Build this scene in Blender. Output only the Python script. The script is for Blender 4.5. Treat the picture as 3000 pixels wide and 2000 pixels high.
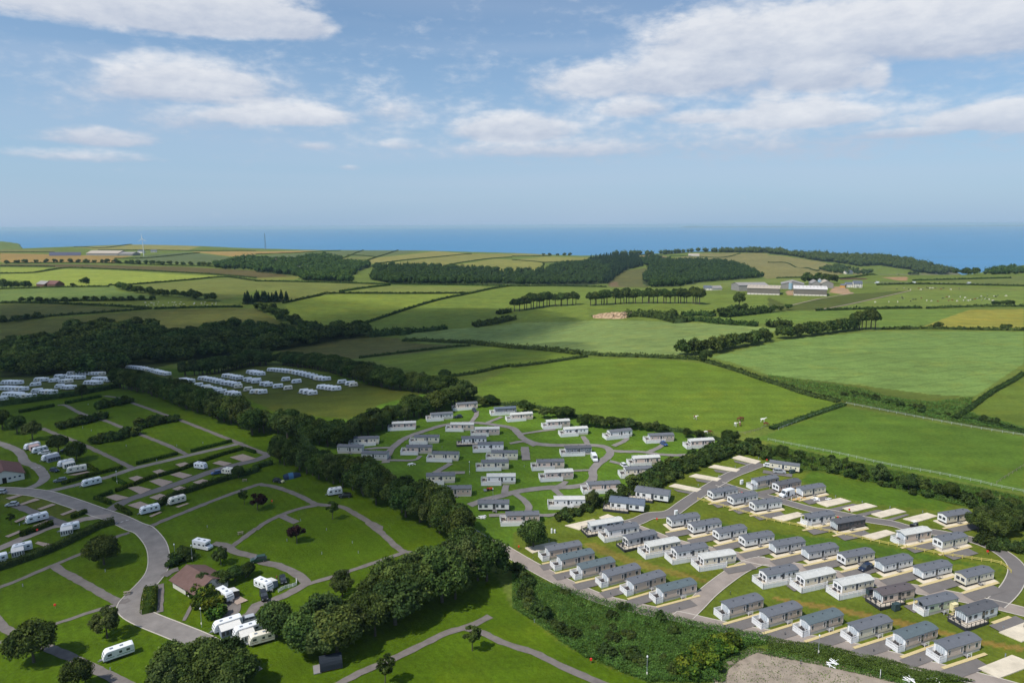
import bpy, bmesh, math, random
import numpy as np
from mathutils import Matrix, Vector
for _o in list(bpy.data.objects): bpy.data.objects.remove(_o)
SC = bpy.context.scene
COL = SC.collection
RNG = np.random.default_rng(7)
R = math.radians

# ------------------------------------------------------------------ camera
CAM_Z = 100.0
PITCH, ROLL, FPX = R(9.67), R(0.27), 2000.0
cp, sp, cr, sr = math.cos(PITCH), math.sin(PITCH), math.cos(ROLL), math.sin(ROLL)
RIGHT0, UP0, FWD = np.array([1, 0, 0.]), np.array([0, sp, cp]), np.array([0, cp, -sp])
CX, CY = cr*RIGHT0 - sr*UP0, sr*RIGHT0 + cr*UP0
cam = bpy.data.cameras.new('camera'); cam.lens = 24; cam.sensor_width = 36
cam.clip_start = 1; cam.clip_end = 200000
cam_o = bpy.data.objects.new('camera', cam); COL.objects.link(cam_o)
cam_o.matrix_world = Matrix(((CX[0], CY[0], -FWD[0], 0), (CX[1], CY[1], -FWD[1], 0),
                             (CX[2], CY[2], -FWD[2], CAM_Z), (0, 0, 0, 1)))
SC.camera = cam_o
SC.view_settings.view_transform = 'Standard'; SC.view_settings.look = 'None'
SC.view_settings.exposure = 0.0; SC.view_settings.gamma = 1
SC.cycles.max_bounces = 5; SC.cycles.diffuse_bounces = 2; SC.cycles.glossy_bounces = 2
SC.cycles.transparent_max_bounces = 12; SC.cycles.volume_bounces = 0
SC.cycles.use_denoising = True; SC.cycles.adaptive_threshold = 0.02

# ------------------------------------------------------------------ sun and sky
SUN_EL, SHADOW_AZ = R(54), R(37)        # shadows fall towards +x, turned 37 degrees to +y
SDIR = np.array([-math.cos(SHADOW_AZ)*math.cos(SUN_EL), -math.sin(SHADOW_AZ)*math.cos(SUN_EL), math.sin(SUN_EL)])
sun = bpy.data.lights.new('sun', 'SUN'); sun.energy = 4.2; sun.angle = R(0.53); sun.color = (1, 0.955, 0.88)
sun_o = bpy.data.objects.new('sun', sun); COL.objects.link(sun_o)
sun_o.rotation_euler = Vector(SDIR).to_track_quat('Z', 'Y').to_euler(); sun_o.location = (0, 0, 300)

W = bpy.data.worlds.new('World'); SC.world = W; W.use_nodes = True
SKY_STRENGTH = 0.105
def build_world():
    nt = W.node_tree; nt.nodes.clear(); L = nt.links.new
    def nd(t, **k):
        n = nt.nodes.new(t)
        for a, b in k.items(): setattr(n, a, b)
        return n
    def mth(op, a, b=None, c=None, clamp=False):
        n = nd('ShaderNodeMath', operation=op); n.use_clamp = clamp
        for i, v in enumerate((a, b, c)):
            if v is None: continue
            if isinstance(v, (int, float)): n.inputs[i].default_value = v
            else: L(v, n.inputs[i])
        return n.outputs[0]
    def mix(f, a, b):
        n = nd('ShaderNodeMix', data_type='RGBA')
        for s, v in ((n.inputs[0], f), (n.inputs[6], a), (n.inputs[7], b)):
            if isinstance(v, (int, float)): s.default_value = v
            elif isinstance(v, tuple): s.default_value = (*v, 1)
            else: L(v, s)
        return n.outputs[2]
    out = nd('ShaderNodeOutputWorld'); bg = nd('ShaderNodeBackground'); bg.inputs[1].default_value = SKY_STRENGTH
    L(bg.outputs[0], out.inputs[0])
    sky = nd('ShaderNodeTexSky', sky_type='NISHITA'); sky.sun_disc = False
    sky.sun_elevation = SUN_EL; sky.sun_rotation = math.atan2(SDIR[0], SDIR[1]); sky.altitude = 150
    sky.air_density = 1.0; sky.dust_density = 1.0; sky.ozone_density = 1.6
    tc = nd('ShaderNodeTexCoord'); sep = nd('ShaderNodeSeparateXYZ'); L(tc.outputs['Generated'], sep.inputs[0])
    X, Y, Z = sep.outputs
    az = mth('MULTIPLY', mth('ARCTAN2', X, Y), 57.2958); el = mth('MULTIPLY', mth('ARCSINE', Z), 57.2958)
    comb = nd('ShaderNodeCombineXYZ'); L(az, comb.inputs[0]); L(mth('MULTIPLY', el, 2.3), comb.inputs[1])
    def noise(vec, scale, detail, rough=0.55, dist=0.0, off=0.0):
        n = nd('ShaderNodeTexNoise', noise_dimensions='3D')
        n.inputs['Scale'].default_value = scale; n.inputs['Detail'].default_value = detail
        n.inputs['Roughness'].default_value = rough; n.inputs['Distortion'].default_value = dist
        mp = nd('ShaderNodeMapping'); mp.inputs[1].default_value = (off, off*0.7, off*1.3); L(vec, mp.inputs[0]); L(mp.outputs[0], n.inputs[0])
        return n.outputs[0]
    # low sky: the thick pale air over the sea
    hz = mth('POWER', mth('SUBTRACT', 1.0, mth('DIVIDE', mth('MAXIMUM', el, 0.0), 26.0), clamp=True), 1.6)
    tint = nd('ShaderNodeMix', data_type='RGBA', blend_type='MULTIPLY'); tint.inputs[0].default_value = 1; L(sky.outputs[0], tint.inputs[6]); tint.inputs[7].default_value = (0.95, 1.08, 1.16, 1)
    base = mix(mth('MULTIPLY', hz, 0.78), tint.outputs[2], (3.3, 4.95, 7.2))
    # thin veil of high cloud in broad streaks
    comb2 = nd('ShaderNodeCombineXYZ'); L(mth('MULTIPLY', az, 0.35), comb2.inputs[0]); L(mth('MULTIPLY', el, 3.2), comb2.inputs[1])
    veil = noise(comb2.outputs[0], 0.055, 2, 0.5, 0.6, 3.0)
    vm = mth('MULTIPLY', mth('SUBTRACT', veil, 0.40), 2.6, clamp=True)
    base = mix(mth('MULTIPLY', vm, 0.50), base, (4.9, 5.7, 7.1))
    # cumulus: each bank at a direction on the sky (azimuth, elevation), noise giving the ragged rim
    n1 = noise(comb.outputs[0], 0.20, 5, 0.60, 0.25, 11.0); n2 = noise(comb.outputs[0], 0.80, 4, 0.55, 0.1, 5.0)
    wob = mth('ADD', mth('MULTIPLY', mth('SUBTRACT', n1, 0.5), 2.3), mth('MULTIPLY', mth('SUBTRACT', n2, 0.5), 1.7))
    ae = nd('ShaderNodeCombineXYZ'); L(az, ae.inputs[0]); L(el, ae.inputs[1])
    dens = None; lit = None
    for (px, py, wx, up, dn, amp, bright) in CLOUDS:
        u, v = (px-1500)/FPX, -(py-1000)/FPX
        d = FWD + CX*u + CY*v; d = d/np.linalg.norm(d)
        a0, e0 = math.degrees(math.atan2(d[0], d[1])), math.degrees(math.asin(d[2])); k = 57.3/FPX*math.cos(math.atan(u))
        mp = nd('ShaderNodeMapping'); sx, sy = 1/(wx*k), 1/(up*k); mp.inputs['Scale'].default_value = (sx, sy, 1); mp.inputs['Location'].default_value = (-a0*sx, -e0*sy, 0); L(ae.outputs[0], mp.inputs[0])
        se = nd('ShaderNodeSeparateXYZ'); L(mp.outputs[0], se.inputs[0])
        yy = mth('MAXIMUM', se.outputs[1], mth('MULTIPLY', se.outputs[1], -up/dn))
        r2 = mth('MULTIPLY_ADD', yy, yy, mth('MULTIPLY', se.outputs[0], se.outputs[0]))
        w = mth('MAXIMUM', mth('MULTIPLY_ADD', r2, -amp, amp+0.5), 0.0)
        dens = w if dens is None else mth('ADD', dens, w)
        lit = mth('MULTIPLY', se.outputs[1], w) if lit is None else mth('MULTIPLY_ADD', se.outputs[1], w, lit)
    lit = mth('DIVIDE', lit, mth('ADD', dens, 0.05)); dens = mth('SUBTRACT', mth('MINIMUM', dens, 3.0), 0.86)
    # the same kind of cloud over the rest of the sky, above and around
    zc = mth('MAXIMUM', Z, 0.05)
    comb3 = nd('ShaderNodeCombineXYZ'); L(mth('DIVIDE', X, zc), comb3.inputs[0]); L(mth('DIVIDE', Y, zc), comb3.inputs[1])
    n3 = noise(comb3.outputs[0], 0.9, 4, 0.6, 0.2, 2.0)
    hi = mth('MULTIPLY', mth('SUBTRACT', n3, 0.56), 7.0)
    hi = mth('ADD', mth('MULTIPLY', hi, mth('MULTIPLY', mth('SUBTRACT', el, 19.0), 0.25, clamp=True)),
             mth('MULTIPLY', mth('SUBTRACT', 1.0, mth('MULTIPLY', mth('SUBTRACT', el, 19.0), 0.25, clamp=True)), -3.0))
    g = mth('GREATER_THAN', hi, dens); lit = mth('ADD', mth('MULTIPLY', lit, mth('SUBTRACT', 1.0, g)), mth('MULTIPLY', n3, g))
    dens = mth('MAXIMUM', dens, hi)
    sm = nd('ShaderNodeMapRange', interpolation_type='SMOOTHSTEP'); sm.inputs[1].default_value = -0.50; sm.inputs[2].default_value = 1.45
    L(mth('ADD', dens, wob), sm.inputs[0])
    shade = mth('ADD', mth('MULTIPLY_ADD', lit, 0.95, 0.40), mth('ADD', mth('MULTIPLY', mth('SUBTRACT', n1, 0.5), 1.5), mth('MULTIPLY', mth('SUBTRACT', n2, 0.5), 0.7)), clamp=True)
    ccol = mix(shade, (4.8, 5.35, 6.5), (7.9, 8.05, 8.4))
    # distance dims the low banks towards the haze colour
    far = mth('MULTIPLY', mth('SUBTRACT', 1.0, mth('DIVIDE', el, 9.0), clamp=True), 0.45)
    ccol = mix(far, ccol, (4.3, 5.2, 6.6))
    final = mix(mth('MULTIPLY', sm.outputs[0], 0.88), base, ccol)
    L(final, bg.inputs[0])
# px, py (photograph 3000x2000) only give each bank's direction in the sky; half width, height above and below its axis
CLOUDS = [
 (2250, 210, 780, 170, 130, 0.16, 0), (430, 260, 400, 90, 70, 0.10, 0), (1650, 430, 700, 65, 45, 0.10, 0), (2750, 385, 480, 55, 40, 0.12, 0),
 (330, 30, 480, 110, 55, 2.0, 0), (640, 45, 330, 120, 55, 2.4, 0), (880, 80, 100, 40, 35, 1.2, 0),
 (530, 235, 210, 75, 40, 1.5, 0), (560, 278, 220, 30, 20, 0.9, 0), (340, 265, 80, 35, 25, 0.25, 0), (770, 250, 90, 40, 25, 0.25, 0),
 (830, 345, 200, 48, 22, 1.6, 0), (600, 350, 110, 25, 20, 0.3, 0),
 (290, 410, 150, 40, 20, 1.5, 0), (230, 458, 210, 24, 16, 0.8, 0), (1150, 325, 60, 30, 20, 0.35, 0), (925, 428, 50, 13, 10, 0.7, 0), (1170, 425, 50, 15, 10, 0.4, 0), (1020, 492, 30, 8, 6, 0.5, 0),
 (1500, 388, 180, 58, 26, 1.8, 0), (1600, 440, 240, 30, 18, 0.7, 0), (1860, 318, 100, 32, 22, 1.1, 0), (2060, 345, 120, 20, 14, 0.7, 0),
 (1660, 245, 110, 50, 40, 0.35, 0), (1900, 230, 230, 70, 50, 1.2, 0), (2180, 200, 260, 80, 70, 0.9, 0), (2430, 228, 140, 55, 38, 1.6, 0), (2570, 230, 30, 36, 30, 0.4, 0),
 (2700, 90, 480, 130, 75, 1.8, 0), (2250, 110, 300, 100, 65, 1.0, 0), (3000, 60, 350, 120, 90, 1.4, 0), (2050, 90, 150, 60, 60, 0.35, 0),
 (2350, 352, 190, 42, 20, 1.0, 0), (2260, 310, 60, 38, 25, 0.5, 0), (2400, 300, 50, 30, 24, 0.5, 0), (2920, 348, 170, 46, 26, 1.6, 0), (3100, 345, 200, 75, 35, 1.6, 0), (2650, 392, 110, 13, 9, 0.5, 0), (2310, 614, 40, 5, 4, 0.4, 0)]
build_world()
W.cycles.sampling_method = 'MANUAL'; W.cycles.sample_map_resolution = 256

# ------------------------------------------------------------------ terrain function
S_ = 750/2352
REG = {'A': 640, 'B': 1050, 'C': 1500}
def PX(r, x, y): return (750*(int(r[1])-1) + x*S_, REG[r[0]] + y*S_)
def parse(s):
    """'B2 10,20 30,40; B3 5,6' -> photograph pixels (3000x2000)."""
    out = []; reg = None
    for w in s.replace(';', ' ').split():
        if ',' in w:
            a, b = w.split(','); out.append(PX(reg, float(a), float(b)) if reg else (float(a), float(b)))
        else: reg = None if w == 'P' else w
    return out
def rays(pts):
    p = np.asarray(pts, float).reshape(-1, 2)
    u, v = (p[:, 0]-1500)/FPX, -(p[:, 1]-1000)/FPX
    return FWD + u[:, None]*CX + v[:, None]*CY
def ctl(px, py, Yd):
    d = rays([(px, py)])[0]; t = Yd/d[1]
    return (d[0]*t, Yd, CAM_Z + d[2]*t)
CTRL = [(-420, 0, 0), (0, 0, 0), (420, 0, 0), (-700, -200, 0), (700, -200, 0), (0, -300, 0), (-200, 150, 0), (0, 140, 0), (100, 140, 0), (220, 150, 1),
 (-300, 300, 0), (-120, 260, 0), (30, 215, 0), (130, 190, 2), (190, 200, 3), (100, 262, 3), (0, 300, 5), (60, 330, 6), (-60, 360, 4), (0, 400, 5),
 (200, 330, 5), (320, 330, 6), (-200, 420, 0), (-330, 430, -1), (-480, 420, -2), (-700, 300, 0), (-250, 560, -20), (-450, 575, -20), (-700, 600, -20), (-70, 680, -17),
 (-90, 540, -6), (0, 520, 3), (120, 450, 8), (130, 600, 6), (300, 520, 8), (450, 600, 9), (60, 640, -2), (0, 760, -10), (150, 760, 4), (330, 760, 8),
 (-350, 860, 3), (-620, 850, 3), (-150, 930, -2), (150, 900, 2), (400, 960, 7), (700, 950, 8), (-700, 1200, 4), (-300, 1250, 0), (0, 1150, 0),
 (-100, 1500, -18), (150, 1350, -20), (330, 1450, -28), (-1300, 1700, 4), (-600, 1800, 5)]
CTRL += [ctl(*a) for a in ((1900, 768, 2150), (1560, 770, 2100), (1200, 735, 2750), (1500, 743, 2650), (1700, 751, 2550), (2000, 741, 2750), (2250, 739, 2700), (2450, 752, 2600), (2600, 762, 2500),
  (2740, 790, 2400), (20, 710, 3800), (100, 727, 3650), (400, 717, 3000), (650, 723, 3000), (900, 733, 2850), (150, 727, 3100), (2350, 785, 1900), (2150, 775, 2000),
  (2500, 806, 1370), (2850, 806, 1370), (3000, 803, 1350), (2960, 789, 1900), (3050, 786, 1900), (2300, 815, 1300), (2050, 835, 1150))]
CTRL += [(960, 1650, -40), (1340, 2000, -85), (1560, 2300, -120), (1500, 1500, 0), (-3200, 3000, 10), (2600, 2600, -100), (3300, 1800, -60), (-2500, 1500, 5), (1300, 800, 8)]
CTRL = np.array(CTRL)
TS = 1000.0
def _U(r2): return np.where(r2 > 1e-12, 0.5*r2*np.log(r2 + 1e-20), 0)
def _fit():
    P = CTRL[:, :2]/TS; n = len(P)
    K = _U(((P[:, None] - P[None])**2).sum(-1)) + np.eye(n)*1e-4
    A = np.zeros((n+3, n+3)); A[:n, :n] = K; A[:n, n] = 1; A[:n, n+1:] = P; A[n, :n] = 1; A[n+1:, :n] = P.T
    return np.linalg.solve(A, np.concatenate([CTRL[:, 2], [0, 0, 0]]))
TW = _fit()
COAST_PX = [(-300, 4100), (0, 3900), (95, 3780), (125, 3170), (400, 3060), (900, 2900), (1200, 2800), (1500, 2700), (1700, 2600), (2000, 2800), (2250, 2770), (2600, 2570), (2790, 2450), (2850, 2300), (2890, 1990), (3000, 1990), (3300, 2000)]
COAST_U = np.array([(a-1500)/FPX/0.9856 for a, _ in COAST_PX]); COAST_Y = np.array([b for _, b in COAST_PX], float)
SEA_Z = -112.0
GRID = {}
def zt(x, y):
    """ground height; once the ground sheet is built, read off its own surface"""
    if not GRID: return zt_exact(x, y)
    x = np.asarray(x, float); y = np.asarray(y, float); Yg, wid, Ug, Zg = GRID['Y'], GRID['w'], GRID['U'], GRID['Z']
    yy = np.clip(y, Yg[0], Yg[-1]-1e-6); i = np.clip(np.searchsorted(Yg, yy, side='right')-1, 0, len(Yg)-2); t = (yy-Yg[i])/(Yg[i+1]-Yg[i])
    out = 0
    for k, wt in ((i, 1-t), (i+1, t)):
        u = np.clip((x/wid[k]-Ug[0])/(Ug[1]-Ug[0]), 0, len(Ug)-1.001); j = u.astype(int); f = u-j
        out = out + wt*(Zg[k, j]*(1-f)+Zg[k, j+1]*f)
    return out
def zt_exact(x, y):
    x = np.asarray(x, float); y = np.asarray(y, float); sh = x.shape
    q = np.stack([x.ravel(), y.ravel()], 1)/TS; out = np.empty(len(q)); P = CTRL[:, :2]/TS
    for i in range(0, len(q), 20000):
        b = q[i:i+20000]
        r2 = ((b[:, None] - P[None])**2).sum(-1)
        out[i:i+20000] = _U(r2) @ TW[:-3] + TW[-3] + b @ TW[-2:]
    xr, yr = q[:, 0]*TS, q[:, 1]*TS
    yc = np.interp(xr/np.maximum(yr, 300), COAST_U, COAST_Y)
    f = np.clip((yr - yc)/170.0, 0, 1); f = f*f*(3-2*f)
    out = out*(1-f) + (SEA_Z-25)*f
    out += 0.5*np.sin(xr/61+1.3)*np.sin(yr/83) * np.clip((yr-450)/400, 0, 1)
    return out.reshape(sh)
def G(pts):
    """Photograph pixels -> points on the ground (first hit of the terrain)."""
    d = rays(pts); n = len(d)
    Ys = np.geomspace(60, 6000, 340); t = Ys[None]/d[:, 1:2]
    zr = CAM_Z + d[:, 2:3]*t; zz = zt(d[:, 0:1]*t, Ys[None].repeat(n, 0))
    hit = zr < zz; i = np.where(hit.any(1), hit.argmax(1), len(Ys)-1); i = np.maximum(i, 1)
    lo, hi = Ys[i-1], Ys[i]
    for _ in range(16):
        m = (lo+hi)/2; tm = m/d[:, 1]
        below = CAM_Z + d[:, 2]*tm < zt(d[:, 0]*tm, m)
        hi = np.where(below, m, hi); lo = np.where(below, lo, m)
    t = hi/d[:, 1]; x, y = d[:, 0]*t, hi
    return np.stack([x, y, zt(x, y)], 1)
def GP(s): return G(parse(s))

# ------------------------------------------------------------------ materials
def lin(c): c = c/255.0; return c/12.92 if c <= 0.04045 else ((c+0.055)/1.055)**2.4
KEXP = 1.08
def alb(r, g, b): return tuple(lin(v)/KEXP for v in (r, g, b))
def grass(r, g, b): return (lin(r)*0.71, lin(g)*0.585, lin(b)*0.49)
MATS = {}
def material(name, color, rough=0.7, spec=0.3, noise=0.0, scale=2.0, bump=0.0, bscale=8.0, metal=0.0, rnd=0.0, wave=None, emit=None):
    if name in MATS: return MATS[name]
    m = bpy.data.materials.new(name); m.use_nodes = True; nt = m.node_tree; L = nt.links.new
    b = nt.nodes['Principled BSDF']; b.inputs['Roughness'].default_value = rough
    b.inputs['Specular IOR Level'].default_value = spec; b.inputs['Metallic'].default_value = metal
    tc = nt.nodes.new('ShaderNodeTexCoord'); cur = None
    if noise > 0 or rnd > 0:
        val = None
        if noise > 0:
            n = nt.nodes.new('ShaderNodeTexNoise'); n.inputs['Scale'].default_value = scale; n.inputs['Detail'].default_value = 6; n.inputs['Roughness'].default_value = 0.65
            L(tc.outputs['Object'], n.inputs[0])
            mr = nt.nodes.new('ShaderNodeMapRange'); mr.inputs[1].default_value = 0.25; mr.inputs[2].default_value = 0.75
            mr.inputs[3].default_value = 1-noise; mr.inputs[4].default_value = 1+noise; L(n.outputs[0], mr.inputs[0]); val = mr.outputs[0]
        if rnd > 0:
            oi = nt.nodes.new('ShaderNodeObjectInfo'); mr = nt.nodes.new('ShaderNodeMapRange')
            mr.inputs[3].default_value = 1-rnd; mr.inputs[4].default_value = 1+rnd; L(oi.outputs['Random'], mr.inputs[0])
            if val is None: val = mr.outputs[0]
            else:
                mm = nt.nodes.new('ShaderNodeMath'); mm.operation = 'MULTIPLY'; L(val, mm.inputs[0]); L(mr.outputs[0], mm.inputs[1]); val = mm.outputs[0]
        vm = nt.nodes.new('ShaderNodeVectorMath'); vm.operation = 'SCALE'; vm.inputs[0].default_value = color[:3]; L(val, vm.inputs['Scale'])
        L(vm.outputs[0], b.inputs['Base Color'])
    else: b.inputs['Base Color'].default_value = (*color[:3], 1)
    if wave:      # siding boards / roof sheet ribs: fine relief along one axis (axis, period)
        ax, per = wave
        sp_ = nt.nodes.new('ShaderNodeSeparateXYZ'); L(tc.outputs['Object'], sp_.inputs[0])
        f = nt.nodes.new('ShaderNodeMath'); f.operation = 'FRACT'; dv = nt.nodes.new('ShaderNodeMath'); dv.operation = 'DIVIDE'; dv.inputs[1].default_value = per
        L(sp_.outputs[ax], dv.inputs[0]); L(dv.outputs[0], f.inputs[0])
        bp = nt.nodes.new('ShaderNodeBump'); bp.inputs['Strength'].default_value = 0.5; bp.inputs['Distance'].default_value = 0.02
        L(f.outputs[0], bp.inputs['Height']); L(bp.outputs[0], b.inputs['Normal'])
    elif bump > 0:
        n = nt.nodes.new('ShaderNodeTexNoise'); n.inputs['Scale'].default_value = bscale; n.inputs['Detail'].default_value = 4; L(tc.outputs['Object'], n.inputs[0])
        bp = nt.nodes.new('ShaderNodeBump'); bp.inputs['Strength'].default_value = bump; bp.inputs['Distance'].default_value = 0.05
        L(n.outputs[0], bp.inputs['Height']); L(bp.outputs[0], b.inputs['Normal'])
    MATS[name] = m; return m

# ------------------------------------------------------------------ object helpers
def tag(o, label=None, cat=None, group=None, kind=None):
    if label: o['label'] = label
    if cat: o['category'] = cat
    if group: o['group'] = group
    if kind: o['kind'] = kind
    return o
def obj(name, me, parent=None, mat=None, loc=None):
    o = bpy.data.objects.new(name, me); COL.objects.link(o)
    if parent is not None: o.parent = parent
    if mat is not None and me is not None and len(me.materials) == 0: me.materials.append(mat)
    if loc is not None: o.location = loc
    return o
def empty(name, loc, rz=0):
    o = bpy.data.objects.new(name, None); COL.objects.link(o); o.empty_display_size = 0.5
    o.location = [float(v) for v in loc]; o.rotation_euler = (0, 0, float(rz)); return o
def mesh_from(verts, faces, name='mesh', mats=None, midx=None, smooth=False):
    me = bpy.data.meshes.new(name); me.from_pydata([tuple(map(float, v)) for v in verts], [], [tuple(map(int, f)) for f in faces])
    for m in (mats or []): me.materials.append(m)
    if midx is not None: me.polygons.foreach_set('material_index', np.asarray(midx, np.int32))
    if smooth: me.polygons.foreach_set('use_smooth', np.ones(len(me.polygons), bool))
    me.update(); return me
def quads_mesh(V, name='leaves', mats=None, midx=None, extra=None):
    """V: (N,4,3) independent quads -> mesh, fast. extra=(verts,tris) appended with material 0."""
    n = len(V); v = V.reshape(-1, 3).astype(np.float32); me = bpy.data.meshes.new(name)
    loops = np.arange(4*n, dtype=np.int32); starts = np.arange(0, 4*n, 4, dtype=np.int32); tot = np.full(n, 4, np.int32)
    mi = np.zeros(n, np.int32) if midx is None else np.asarray(midx, np.int32)
    if extra is not None:
        ev, ef, em = extra; base = len(v); v = np.concatenate([v, np.asarray(ev, np.float32)])
        ef = np.asarray(ef, np.int32); k = ef.shape[1]
        starts = np.concatenate([starts, len(loops) + np.arange(0, k*len(ef), k, dtype=np.int32)])
        tot = np.concatenate([tot, np.full(len(ef), k, np.int32)]); loops = np.concatenate([loops, (ef+base).ravel()])
        mi = np.concatenate([mi, np.full(len(ef), em, np.int32)])
    me.vertices.add(len(v)); me.vertices.foreach_set('co', v.ravel())
    me.loops.add(len(loops)); me.loops.foreach_set('vertex_index', loops.astype(np.int32))
    me.polygons.add(len(starts)); me.polygons.foreach_set('loop_start', starts.astype(np.int32)); me.polygons.foreach_set('loop_total', tot)
    for m in (mats or []): me.materials.append(m)
    me.polygons.foreach_set('material_index', mi); me.update(calc_edges=True); return me
class MB:
    """Collects boxes, prisms and bars into one mesh."""
    def __init__(s): s.v, s.f, s.m = [], [], []
    def add(s, vs, fs, m=0):
        b = len(s.v); s.v += [tuple(v) for v in vs]; s.f += [tuple(b+i for i in f) for f in fs]; s.m += [m]*len(fs)
    def box(s, x0, x1, y0, y1, z0, z1, m=0):
        s.add([(x0, y0, z0), (x1, y0, z0), (x1, y1, z0), (x0, y1, z0), (x0, y0, z1), (x1, y0, z1), (x1, y1, z1), (x0, y1, z1)],
              [(0, 3, 2, 1), (4, 5, 6, 7), (0, 1, 5, 4), (1, 2, 6, 5), (2, 3, 7, 6), (3, 0, 4, 7)], m)
    def prism(s, prof, a, b, axis='x', m=0, caps=True):
        n = len(prof)
        P = (lambda t, p: (t, p[0], p[1])) if axis == 'x' else (lambda t, p: (p[0], t, p[1])) if axis == 'y' else (lambda t, p: (p[0], p[1], t))
        vs = [P(a, p) for p in prof] + [P(b, p) for p in prof]
        fs = [(i, (i+1) % n, n+(i+1) % n, n+i) for i in range(n)]
        if caps: fs += [tuple(range(n))[::-1], tuple(range(n, 2*n))]
        s.add(vs, fs, m)
    def bar(s, a, b, w, m=0, sides=4):
        a, b = Vector(a), Vector(b); d = (b-a).normalized(); q = d.orthogonal().normalized(); r = d.cross(q)
        ring = [math.cos(2*math.pi*k/sides+math.pi/4)*q*w + math.sin(2*math.pi*k/sides+math.pi/4)*r*w for k in range(sides)]
        vs = [a+c for c in ring] + [b+c for c in ring]
        s.add(vs, [(i, (i+1) % sides, sides+(i+1) % sides, sides+i) for i in range(sides)] + [tuple(range(sides))[::-1], tuple(range(sides, 2*sides))], m)
    def cyl(s, c, r, z0, z1, n=10, m=0, r1=None):
        r1 = r if r1 is None else r1; a = [2*math.pi*k/n for k in range(n)]
        vs = [(c[0]+r*math.cos(t), c[1]+r*math.sin(t), z0) for t in a] + [(c[0]+r1*math.cos(t), c[1]+r1*math.sin(t), z1) for t in a]
        s.add(vs, [(i, (i+1) % n, n+(i+1) % n, n+i) for i in range(n)] + [tuple(range(n))[::-1], tuple(range(n, 2*n))], m)
    def wheel(s, c, r, w, n=12, m=0):
        a = [2*math.pi*k/n for k in range(n)]
        vs = [(c[0]+r*math.cos(t), c[1]-w/2, c[2]+r*math.sin(t)) for t in a] + [(c[0]+r*math.cos(t), c[1]+w/2, c[2]+r*math.sin(t)) for t in a]
        s.add(vs, [(i, (i+1) % n, n+(i+1) % n, n+i) for i in range(n)] + [tuple(range(n))[::-1], tuple(range(n, 2*n))], m)
    def mesh(s, name, mats, smooth=False): return mesh_from(s.v, s.f, name, mats, s.m, smooth)
def copy_tree(o, parent=None):
    c = o.copy(); COL.objects.link(c); c.parent = parent
    for ch in o.children: copy_tree(ch, c)
    return c
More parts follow.
